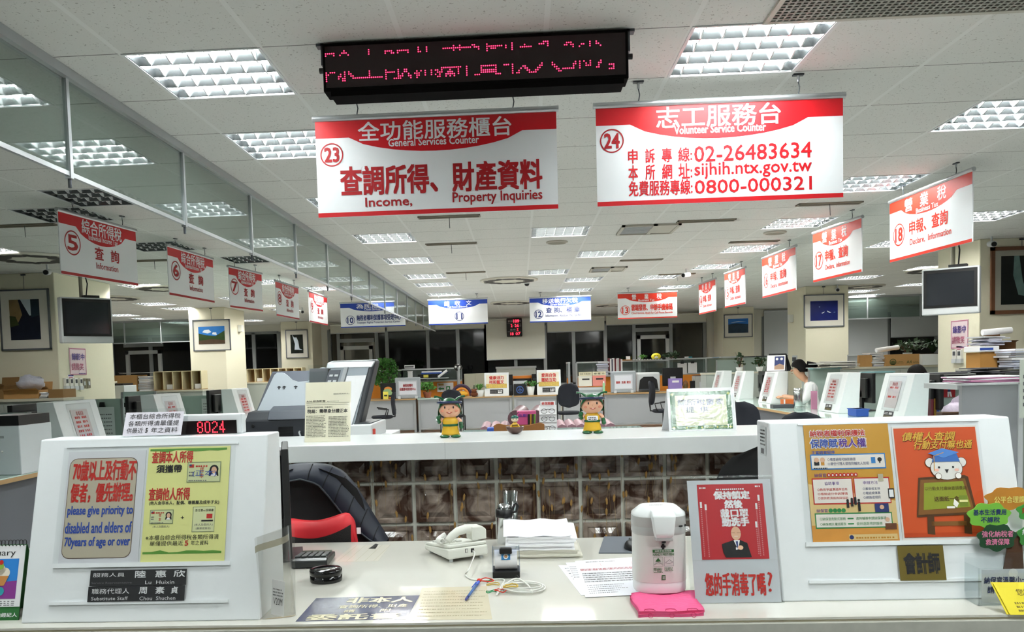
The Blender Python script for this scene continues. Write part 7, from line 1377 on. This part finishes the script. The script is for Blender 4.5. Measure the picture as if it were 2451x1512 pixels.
# staff side shelves and partitions on the right
FRG = clear('frosted_glass', '#cfe0da', .06, .25, .4, .72, '#aebfb9')
def frost(label, px0, px1, py0, Y, cap=None, z0=0):
    a, b = P(px0, py0, y=Y), P(px1, py0, y=Y); t = thing('desk_screen', label, 'partition', (a.x, Y, 0), 0, 'frosted desk screens'); w = b.x-a.x; MB().box(0, w, -.006, .006, z0+.02, a.z, FRG).build('frosted_pane', t)
    for x in (0, w): MB().box(x-.012, x+.012, -.012, .012, z0, a.z, ALU).build('post', t)
    if cap: MB().box(0, w, -.03, .03, a.z, a.z+.02, cap).build('top_cap', t)
TEAL = mat('shelf_teal', '#7fa9ad', .4)
frost('frosted screen beside the woman in white at the right counter', 1936, 2012, 884, 12.2, cap=TEAL); frost('frosted screen behind the nearest right console', 2060, 2140, 893, 11.0, cap=TEAL); frost('long frosted screen under the newspaper piles on the right', 2235, 2440, 912, 9.0, cap=TEAL); frost('frosted screen left of the broad-leaved plant', 1715, 1772, 862, 17.8); frost('tall frosted screen behind the photo stand', 1780, 1885, 855, 17.9, cap=DGREY)
frost('frosted screen left of the nearest left monitor', 0, 70, 988, 6.4, None, .785); frost('frosted screen behind the nearest left console', 228, 292, 955, 8.1, None, .785); frost('frosted screen between the first and second left consoles', 292, 372, 938, 9.5, None, .785); frost('frosted screen behind the second left console', 425, 535, 948, 11.3, None, .785)
def cabinet(label, px0, px1, pyt, Y, d=.5, mt=mat('shelf_greygreen', '#a5aca6', .5), doors=3):
    a, b = P(px0, pyt, y=Y), P(px1, pyt, y=Y); t = thing('low_cabinet', label, 'cabinet', ((a.x+b.x)/2, Y, 0), 0, 'low office cabinets'); w = b.x-a.x; h = a.z; MB().box(-w/2, w/2, 0, d, 0, h-.03, mt).build('body', t); MB().box(-w/2-.01, w/2+.01, -.02, d+.01, h-.03, h, mat('cabinet_top', '#c8c5b4', .5)).build('top', t)
    for k in range(doors): x0 = -w/2+w*k/doors; dd = MB().box(x0+.01, x0+w/doors-.01, -.012, -.001, .05, h-.06, mt).build('door', t); MB().box(x0+w/doors*.8, x0+w/doors*.86, -.026, -.012, h*.5, h*.58, ALU).build('handle', dd)
    return h
h1 = cabinet('low cabinet carrying cardboard boxes left of the right-hand column', 1950, 2256, 881, 13.0, .6); h2 = cabinet('tall cabinet carrying boxes and papers beside the right-hand column', 2345, 2520, 882, 9.55, .5)
h3 = cabinet('low cabinet with cardboard boxes in front of the left column', -60, 152, 958, 9.75, .45); h4 = cabinet('low cabinet carrying the paper trays behind the left column', 226, 300, 958, 12.0, .5, doors=1); h5 = cabinet('long low cabinet under the nearer pigeonhole boxes', 255, 485, 938, 14.2, .5); h6 = cabinet('low cabinet under the farther pigeonhole boxes', 485, 730, 918, 17.9, .5); h7 = cabinet('low cabinet behind the right counter under the leafy plant', 1690, 1830, 893, 16.8, .5)
def carton(label, box, Y, d, z, mt=CARD, printed=False, open_=False, group='cardboard boxes'):
    def e(t, w, d_, h):
        if printed: m = MB(); f = Face(m, (-w/2, -.002, 0), UPX, UPZ, w, h, .002); g = mat('carton_print', '#5a5a2e', .7); f.ring(.2, .35, .05, .014, g).disc(.2, .28, .035, g).text('A4', .58, .2, .72, .45, g, 1, .02).rows(.3, .22, .5, .42, 2, g, 1, 6).rows(.76, .22, .92, .4, 2, g, 1, 6); m.build('print', t)
        m = MB()
        if open_:
            MB().prism([(-w/2, d_, h), (w/2, d_, h), (w/2, d_+.02, h+.1), (-w/2, d_+.02, h+.1)], (0, .004, 0), mt).build('flap', t)
            m.prism([(-w/2, 0, h), (w/2, 0, h), (w/2, -.06, h+.02), (-w/2, -.06, h+.02)], (0, .004, 0), mt)
        else: m.box(-.025, .025, -.002, d_, h-.001, h+.001, mat('tape_tan', '#9c7a48', .4))
        m.build('flap' if open_ else 'tape', t)
    return fb('cardboard_box', label, 'box', box, Y, d, mt, z, group, .003, extra=e)
carton('small cardboard box left of the paper bundle on the right cabinet', (2055, 849, 2088, 881), 13.1, .3, h1); carton('printed cardboard paper carton right of the bundle on the right cabinet', (2120, 846, 2206, 881), 13.05, .35, h1, printed=True); stack('paper_bundle', 'tall untidy bundle of white papers between the cartons on the right', (2087, 843, 2119, 881), 13.1, .35, 12, OFF, h1, .03, 5); p = P(2097, 838, y=13.2); m = MB(); m.tube([(0, 0, 0), (.36, .05, .04)], .035, PAPER, 12); m.build('paper_roll', loc=(p.x, p.y, P(2097, 843, y=13.2).z+.03), label='rolled white sheet on the tall paper bundle on the right', cat='paper roll')
stack('newspaper_pile', 'ragged pile of newspapers on the screen left of the small carton', (1955, 863, 2044, 884), 12.1, .35, 8, NEWS, None, .12, 6, 'newspaper piles'); fb('grey_board', 'upright grey board behind the left newspaper pile', 'board', (2030, 848, 2052, 881), 13.05, .03, GREY, h1, bev=0, extra=lambda t, w, d, h: MB().box(-w*.5, w*.5, -.01, 0, h-.02, h, LGREY).build('edge', t)); stack('newspaper_pile', 'ragged pile of newspapers on the right screen, left half', (2240, 889, 2330, 911), 8.85, .35, 6, NEWS, None, .1, 7, 'newspaper piles'); stack('newspaper_pile', 'ragged pile of newspapers on the right screen, right half', (2330, 878, 2420, 911), 8.85, .35, 9, NEWS, None, .1, 8, 'newspaper piles')
fb('planter_box', 'white planter box in the right wing under the half-raised blind', 'planter', (2208, 846, 2256, 881), 12.95, .3, WHITE, h1, extra=lambda t, w, d, h: MB().box(-w*.45, w*.45, .02, d-.02, h, h+.01, mat('soil', '#3a2c20', .9)).build('soil', t)); plant('spiky green and red plant in the white planter in the right wing', 2234, 846, 13.1, .3, .22, None, 2, 70, .05, P(2234, 846, y=13.0).z+.005, 'grass', 10, ph=.02); plant('low dark green plant left of the white planter in the right wing', 2172, 846, 13.5, .22, .16, POTW, 2, 100, .08, h1, seed=12, ph=.2)
carton('brown cardboard carton at the foot of the boxes by the right column', (2346, 842, 2388, 882), 9.6, .3, h2, mat('carton_ochre', '#a8793a', .8)); fb('paper_ream_box', 'white paper box lying on the brown carton by the right column', 'box', (2343, 827, 2392, 841), 9.58, .32, PAPER, P(2360, 842, y=9.6).z+.002, extra=lambda t, w, d, h: MB().box(-w*.45, w*.2, -.003, 0, h*.3, h*.7, PBLUE).build('print', t)); stack('folded_papers', 'untidy folded papers on the white box by the right column', (2350, 803, 2410, 826), 9.62, .3, 6, [mat('paper_violet', '#b9b7c6', .6)]+OFF, P(2360, 826.5, y=9.6).z, .06, 9); p = P(2357, 800, y=9.7); m = MB(); m.tube([(0, 0, 0), (.32, 0, .02)], .035, PAPER, 12); m.build('paper_roll', loc=(p.x, 9.75, P(2357, 803, y=9.7).z+.036), label='rolled white sheet on the folded papers by the right column', cat='paper roll'); carton('open dark brown carton right of the white paper box', (2392, 818, 2432, 880), 9.7, .3, h2, mat('carton_brown', '#6f4a2a', .8), open_=True); stack('paper_stack', 'tall white paper stack at the right edge beside the cartons', (2420, 832, 2475, 884), 9.3, .3, 9, OFF, None, .03, 11)
# near grey screen with pink folders at the right edge
a, b = P(2303, 918, y=5.4), P(2436, 918, y=5.4); t = thing('grey_screen', 'grey fabric screen at the right edge behind the white console', 'partition', (a.x, 5.4, 0)); w = b.x-a.x; MB().box(0, w, 0, .04, 0, a.z-.01, mat('screen_grey', '#9b9ea2', .7)).build('fabric_panel', t); MB().box(-.01, w+.02, -.01, .05, a.z-.012, a.z, LGREY).build('top_cap', t); MB().box(w, w+.03, -.01, .05, 0, a.z, LGREY).build('post', t); zs_ = a.z
MB().box(0, .6, .06, .5, zs_-.04, zs_-.005, LGREY).build('side_shelf', loc=(a.x, 5.4, 0), label='pale shelf behind the grey screen carrying pink folders', cat='shelf'); stack('pink_folder_stack', 'flat stack of pink and white folders on the shelf behind the grey screen', (2312, 898, 2460, 917), 5.5, .3, 5, [mat('folder_pink', '#d18bb0', .6), PAPER, PAPER], zs_, .02, 13); m = MB(); f = sheet(m, (0, 0, 0), UPX, UPZ, .1, .36, mat('pale_card', '#d3dad0', .5), .002, .001); f.rows(.2, .2, .8, .8, 5, GREYINK, 1, 4); p = P(2440, 1000, y=5.3); m.build('hanging_sheet', loc=(p.x, 5.3, p.z), label='pale printed sheet hanging at the far right edge', cat='paper')
fb('red_clipboard', 'red clipboard card with a figure print hanging on the right screen', 'clipboard', (2259, 917, 2287, 951), 8.985, .006, mat('clip_red', '#b0202a', .5), None, extra=lambda t, w, d, h: [MB().box(-w*.2, w*.2, -.012, .003, h*.9, h*1.2, BLACK).build('clip', t), (lambda m: (Face(m, (-w/2, -.002, 0), UPX, UPZ, w, h, .002).poly([(.3, .05), (.45, .05), (.42, .4), (.55, .05), (.7, .05), (.6, .4), (.3, .4)], PAPER).rect(.32, .4, .55, .7, NAVY, 1).disc(.45, .78, w*.08, SKIN, 1), m.build('print', t)))(MB())]); p = P(2285, 975, y=8.3); t = thing('plastic_bag', 'crumpled pale pink plastic bag behind the nearest right console', 'bag', (p.x, 8.3, ZR)); m = MB(); r = random.Random(3); m.ball((0, 0, .09), (.12, .09, .09), mat('bag_pale', '#d3c4d6', .35, bump=.8, scale=20), 18); m.v = [(x+r.uniform(-.012, .012), y+r.uniform(-.012, .012), max(.001, z+r.uniform(-.012, .012))) for x, y, z in m.v]; m.build('crumpled_bag', t); m = MB(); m.prism([(-.05, 0, .16), (.03, 0, .16), (.08, .02, .27), (-.02, 0, .22)], (0, .004, 0), mat('bag_pale', '#d3c4d6')); m.build('handles', t)
fb('brown_tray', 'dark brown tray under the pink plastic bag', 'tray', (2255, 985, 2312, 994), 8.15, .12, mat('tray_dark', '#4a3026', .5), ZR-.001, extra=lambda t, w, d, h: MB().box(-w*.5, w*.5, -.01, 0, h-.01, h, BRN).build('rim', t)); 
for k, (px, c) in enumerate(((2229, mat('book_maroon', '#6b2430')), (2236, mat('pen_gold', '#a97c2a')), (2243, PBLUE))): fb('desk_book', f'{["maroon", "tan", "blue"][k]} notebook upright behind the nearest right console', 'book', (px, 955-k*2, px+6, 985), 8.6, .15, c, ZR, group='upright notebooks', bev=.002)
# ================================================================== LEFT STAFF SIDE
carton('long open cardboard box with papers in front of the left column', (9, 933, 92, 957), 9.9, .3, h3, open_=True); carton('small brown cardboard box at the right end of the left cabinet', (116, 931, 150, 955), 9.9, .3, h3, mat('carton_brown2', '#8b6a40', .8)); stack('paper_stack', 'small stack of papers between the two left cardboard boxes', (95, 938, 114, 955), 9.9, .25, 5, OFF, h3, .02, 14); p = P(70, 925, y=10.05); t = thing('plastic_bag', 'grey translucent plastic bag in the long left cardboard box', 'bag', (p.x, 10.08, p.z-.02)); m = MB(); r = random.Random(9); m.ball((0, 0, .06), (.17, .1, .1), mat('bag_grey', '#b9bac6', .35, bump=.8, scale=20), 16); m.v = [(x+r.uniform(-.02, .02), y+r.uniform(-.02, .02), z+r.uniform(-.02, .02)) for x, y, z in m.v]; m.build('crumpled_bag', t); carton('cardboard box cut by the left edge behind the long open box', (-30, 922, 10, 957), 10.0, .3, h3, mat('carton_brown2', '#8b6a40'), open_=True)
a, b = P(231, 957, y=12.05), P(250, 912, y=12.05); t = thing('tray_tower', 'tower of cream paper trays right of the left column', 'tray tower', ((a.x+b.x)/2, 12.05, h4)); w, hh = (b.x-a.x)*1.3, b.z-h4
for k in range(7): z = hh*k/7; m = MB(); m.box(-w/2, w/2, 0, .35, z, z+.008, CREAM); m.box(-w/2, -w/2+.01, 0, .35, z, z+hh/8, CREAM); m.box(w/2-.01, w/2, 0, .35, z, z+hh/8, CREAM); m.build('tray', t); MB().box(-w*.42, w*.42, .02, .33, z+.009, z+.02, PAPER).build('papers', t)
fb('laser_printer', 'white office printer with a black top right of the paper trays', 'printer', (252, 922, 297, 956), 12.1, .4, LGREY, h4, extra=lambda t, w, d, h: [MB().box(-w*.48, w*.4, .02, d-.05, h, h+.03, BLACK).build('top_cover', t), MB().box(-w*.45, -w*.1, -.006, 0, h*.1, h*.8, GREY).build('side_panel', t)])
carton('cardboard carton left of the nearer pigeonhole boxes', (258, 897, 328, 936), 14.25, .4, h5); stack('paper_stack', 'stack of white booklets on the left cabinet before the pigeonholes', (331, 899, 357, 936), 14.2, .3, 10, OFF, h5, .02, 15); stack('paper_stack', 'loose white papers lying on the left carton', (285, 890, 365, 898), 14.3, .4, 3, OFF, P(290, 897, y=14.25).z+.02, .06, 16)
def pigeon(label, px0, px1, py0, py1, Y, n, z, mt):
    a, b = P(px0, py1, y=Y), P(px1, py0, y=Y); w, h = b.x-a.x, b.z-z; t = thing('pigeonhole_shelf', label, 'shelf', (a.x, Y, z), 0, 'pigeonhole shelves'); MB().box(0, w, 0, .3, 0, .012, mt).build('bottom_board', t); MB().box(0, w, 0, .3, h-.012, h, mat('shelf_edge', '#d9cda8', .6)).build('top_board', t); MB().box(0, w, .29, .3, .012, h-.012, mt).build('back_board', t)
    for k in range(n+1): MB().box(w*k/n-.008, w*k/n+.008, 0, .29, .012, h-.012, mat('shelf_edge', '#d9cda8')).build('divider', t)
    for k in range(n):
        if k % 3 == 1: MB().box(w*k/n+.03, w*(k+1)/n-.03, .06, .28, .013, h*.3, PAPER).build('stored_papers', t)
PGN = mat('pigeon_board', '#a98452', .7, var=.08)
pigeon('nearer tan pigeonhole shelf left of the second left column', 370, 480, 886, 936, 14.25, 5, h5, PGN); pigeon('farther tan pigeonhole shelf right of the second left column', 592, 722, 879, 917, 18.0, 7, h6, PGN); fb('flat_carton', 'flat long cardboard carton below the landscape picture', 'box', (487, 909, 556, 918), 18.0, .3, CARD, h6, bev=.002, extra=lambda t, w, d, h: MB().box(-w*.1, w*.15, -.003, 0, h*.3, h*.7, mat('carton_print', '#5a5a2e', .7)).build('print', t))
fb('white_printer', 'white boxy device with a black top at the left edge', 'device', (-40, 1018, 45, 1078), 5.6, .4, mat('device_white', '#cfd6da', .4), .785, extra=lambda t, w, d, h: [MB().box(-w*.5, w*.5, .0, d-.02, h, h+.07, BLACK).build('black_top', t), MB().box(-.01, .02, -.004, 0, h*.75, h*.8, GREY).build('mark', t)])
m = MB(); pts = [P(5, 1080, y=5.55), P(30, 1100, z=.79), P(55, 1112, z=.79), P(60, 1080, y=5.9), P(56, 1070, y=5.95)]; o = pts[1]; m.tube([p-o for p in smooth(pts)], .006, WCORD, 6); m.build('white_cable', loc=o, label='white cable hanging over the left counter by the boxy device', cat='cable'); m = MB(); pts = [P(60, 1110, z=.79), P(75, 1095, z=.8), P(92, 1075, z=.79)]; o = pts[0]; m.tube([p-o for p in smooth(pts)], .006, BLACK, 6); m.build('black_cable', loc=o, label='black cable on the left counter under the black monitor', cat='cable')
fb('small_screen', 'small square black display on the staff desk between left consoles', 'display', (315, 948, 343, 973), 9.3, .05, BLACK, None, extra=lambda t, w, d, h: [MB().tube([(0, .03, 0), (0, .03, P(320, 973, y=9.3).z*-1+.785)], .02, BLACK, 8).build('stand', t)])
for k, (px, py, Y) in enumerate(((246, 974, 8.07), (301, 974, 9.46), (500, 953, 11.27))): p = P(px, py, y=Y); m = MB(); m.prism([(-.03, 0, 0), (.03, 0, 0), (.02, 0, .05), (-.02, 0, .05)], (0, -.02, 0), BLACK); m.build('binder_clip', loc=p, label=['black binder clip on the frosted screen behind the nearest left console', 'black binder clip on the frosted screen next to the small display', 'black binder clip on the frosted screen behind the second left console'][k], cat='binder clip', group='binder clips on frosted screens'); m = MB(); f = sheet(m, (-.1, -.012, -.42), UPX, UPZ, .22, .42, mat('clip_paper', '#c9cfcf', .6), .001, .001); f.rows(.1, .1, .9, .9, 9, GREYINK, 1, 8, .3, k); m.build('clipped_sheet', loc=p, label=['printed sheet clipped to the frosted screen behind the nearest left console', 'printed sheet clipped to the frosted screen next to the small display', 'printed sheet clipped to the frosted screen behind the second left console'][k], cat='paper')
# ================================================================== PEOPLE
HAIR = mat('hair_dark', '#0d0a09', .7, bump=.4, scale=90, spec=.15); SKN = mat('skin', '#c99a7c', .55); SHW = mat('shirt_white', '#d9dadc', .8); TRS = mat('trousers_dark', '#23262e', .8)
def skin_body(t, J, E, mt, name):
    me = bpy.data.meshes.new(name); me.from_pydata([j[:3] for j in J], E, []); o = bpy.data.objects.new(name, me); COL.objects.link(o); o.parent = t; me.materials.append(mt)
    s = o.modifiers.new('skin', 'SKIN'); s.use_smooth_shade = True; sk = me.skin_vertices if me.skin_vertices else None
    if not sk:
        bm = bmesh.new(); bm.from_mesh(me); bm.verts.layers.skin.verify(); bm.to_mesh(me); bm.free(); sk = me.skin_vertices
    for i, j in enumerate(J): sk[0].data[i].radius = (j[3], j[4] if len(j) > 4 else j[3]); sk[0].data[i].use_root = (i == 0)
    b = o.modifiers.new('sub', 'SUBSURF'); b.levels = 1; b.render_levels = 2; return o
def person(label, x, y, rz, shirt, lean=.32, hair_tail=True, sc=1):
    """seated figure facing local -y, forearms on the desk"""
    t = thing('person', label, 'person', (x, y, 0), rz); L = lean; t.scale = (sc, sc, sc)
    hx, hz = -L-.12, 1.16
    J = [(0, 0, .52, .13, .11), (0, -.05, .68, .125, .1), (0, -L*.6, .86, .14, .1), (0, -L*.85, .98, .1, .08), (0, -L-.02, 1.05, .05, .05), (0, hx+.04, 1.1, .05, .05), (0, hx, 1.17, .075, .085), (0, hx-.005, 1.25, .07, .085),
         (-.17, -L*.75, .97, .05), (-.24, -L-.05, .78, .042), (-.14, -L-.28, .83, .032), (-.1, -L-.34, .83, .03), (.17, -L*.75, .97, .05), (.24, -L-.05, .78, .042), (.12, -L-.26, .83, .032), (.08, -L-.32, .83, .03),
         (-.1, -.06, .5, .085), (-.13, -.45, .5, .065), (-.13, -.42, .1, .045), (-.13, -.5, .05, .04), (.1, -.06, .5, .085), (.13, -.45, .5, .065), (.13, -.42, .1, .045), (.13, -.5, .05, .04)]
    E = [(0, 1), (1, 2), (2, 3), (3, 4), (4, 5), (5, 6), (6, 7), (3, 8), (8, 9), (9, 10), (10, 11), (3, 12), (12, 13), (13, 14), (14, 15), (0, 16), (16, 17), (17, 18), (18, 19), (0, 20), (20, 21), (21, 22), (22, 23)]
    body = skin_body(t, J, E, SKN, 'body')
    m = MB()                                   # fingers and thumbs resting on the desk
    for s, (wx, wy) in ((-1, (-.1, -L-.34)), (1, (.08, -L-.32))):
        for k, l in enumerate((.07, .08, .075, .06)): fx = wx-.024+.016*k; m.tube([(fx, wy, .83), (fx, wy-l*.6, .835), (fx, wy-l, .815)], [.009, .008, .006], SKN, 6)
        m.tube([(wx-s*.02, wy+.01, .825), (wx-s*.045, wy-.03, .82), (wx-s*.05, wy-.055, .812)], [.01, .009, .007], SKN, 6)
    m.ball((0, hx-.09, 1.19), (.012, .018, .018), SKN, 8)
    for s in (-1, 1): m.ball((s*.078, hx+.005, 1.19), (.012, .022, .03), SKN, 8)
    m.build('fingers_nose_ears', t); m = MB()
    for s in (-1, 1): m.ball((s*.03, hx-.082, 1.215), (.012, .006, .007), INK, 8); m.tube([(s*.016, hx-.084, 1.238), (s*.045, hx-.078, 1.238)], .004, HAIR, 5)
    m.tube([(-.022, hx-.083, 1.15), (0, hx-.088, 1.147), (.022, hx-.083, 1.15)], .005, mat('lips', '#9c5a4c', .5), 6); m.build('face_features', t)
    S2 = [(j[0], j[1], j[2], j[3]+.018, (j[4] if len(j) > 4 else j[3])+.018) for j in J[:4]]+[(0, -L-.01, 1.03, .065, .06)]+[(J[i][0], J[i][1], J[i][2], J[i][3]+.02) for i in (8, 9, 12, 13)]+[(J[i][0]*.6+J[i-1][0]*.4, J[i][1]*.6+J[i-1][1]*.4, J[i][2]*.6+J[i-1][2]*.4, .045) for i in (10, 14)]
    skin_body(t, S2, [(0, 1), (1, 2), (2, 3), (3, 4), (3, 5), (5, 6), (6, 9), (3, 7), (7, 8), (8, 10)], shirt, 'shirt'); skin_body(t, [(J[i][0], J[i][1], J[i][2], J[i][3]+.02) for i in (0, 16, 17, 18, 20, 21, 22)], [(0, 1), (1, 2), (2, 3), (0, 4), (4, 5), (5, 6)], TRS, 'trousers')
    m = MB(); n = 18; vs = []
    for i in range(8):
        a = PI/2*i/7
        for j in range(n):
            b = 2*PI*j/n; fr = max(0, -math.sin(b)); zc = 1.17+.08*fr**.5; R_ = math.cos(a); vs.append((.094*R_*math.cos(b), hx+.012+.108*R_*math.sin(b), zc+(1.345-zc)*math.sin(a)))
    m.add(vs, [(i*n+j, i*n+(j+1) % n, (i+1)*n+(j+1) % n, (i+1)*n+j) for i in range(7) for j in range(n)], HAIR, True)
    if hair_tail: m.tube([(0, hx+.1, 1.27), (0, hx+.19, 1.25), (0, hx+.25, 1.16), (0, hx+.25, 1.06)], [.045, .05, .04, .015], HAIR, 10)
    else: m.ball((0, hx+.05, 1.2), (.09, .075, .09), HAIR, 14)
    m.build('hair', t)
    ch = thing('office_chair', 'navy chair under the '+' '.join(label.split(' ')[:11]), 'chair', (x, y, 0), rz+PI*0, 'staff chairs'); m = MB(); m.box(-.22, .22, -.32, .18, .36, .42, CHF); m.build('seat', ch, bev=.03); MB().tube([(0, 0, .06), (0, 0, .37)], .025, CHB, 10).build('pole', ch); MB().lathe([(.28, 0), (.28, .03), (.03, .07), (0, .07)], CHB, n=10).build('base', ch); m = MB(); m.box(-.2, .2, .22, .27, .55, .85, CHF); m.tube([(0, .1, .39), (0, .27, .42), (0, .26, .6)], .02, CHB); m.build('backrest', ch)
p = P(1905, 888, y=12.4); person('person in white shirt and dark ponytail bending over the right counter', p.x+.3, 12.3, -PI/2-.3, SHW, .14, True, 1.07); p = P(2162, 882, y=9.6); person('person of whom only dark hair shows above the nearest right console', p.x+.35, 9.35, -PI/2, mat('shirt_grey', '#6f7680', .8), .2, False); p = P(362, 880, y=15.2); person('person whose dark hair shows above the nearer left pigeonholes', p.x-.2, 15.4, PI/2, mat('shirt_grey', '#6f7680'), .2, False)
plant('broad-leaved plant behind the photo stand at the right row', 1770, 893, 17.0, .1, .26, POTW, 2, 24, .09, h7, seed=8, ph=.1, pr=.07); plant('dark leafy plant among the screens right of the far partition', 1818, 893, 17.05, .12, .17, POTW, 2, 70, .07, h7, seed=9, ph=.1)
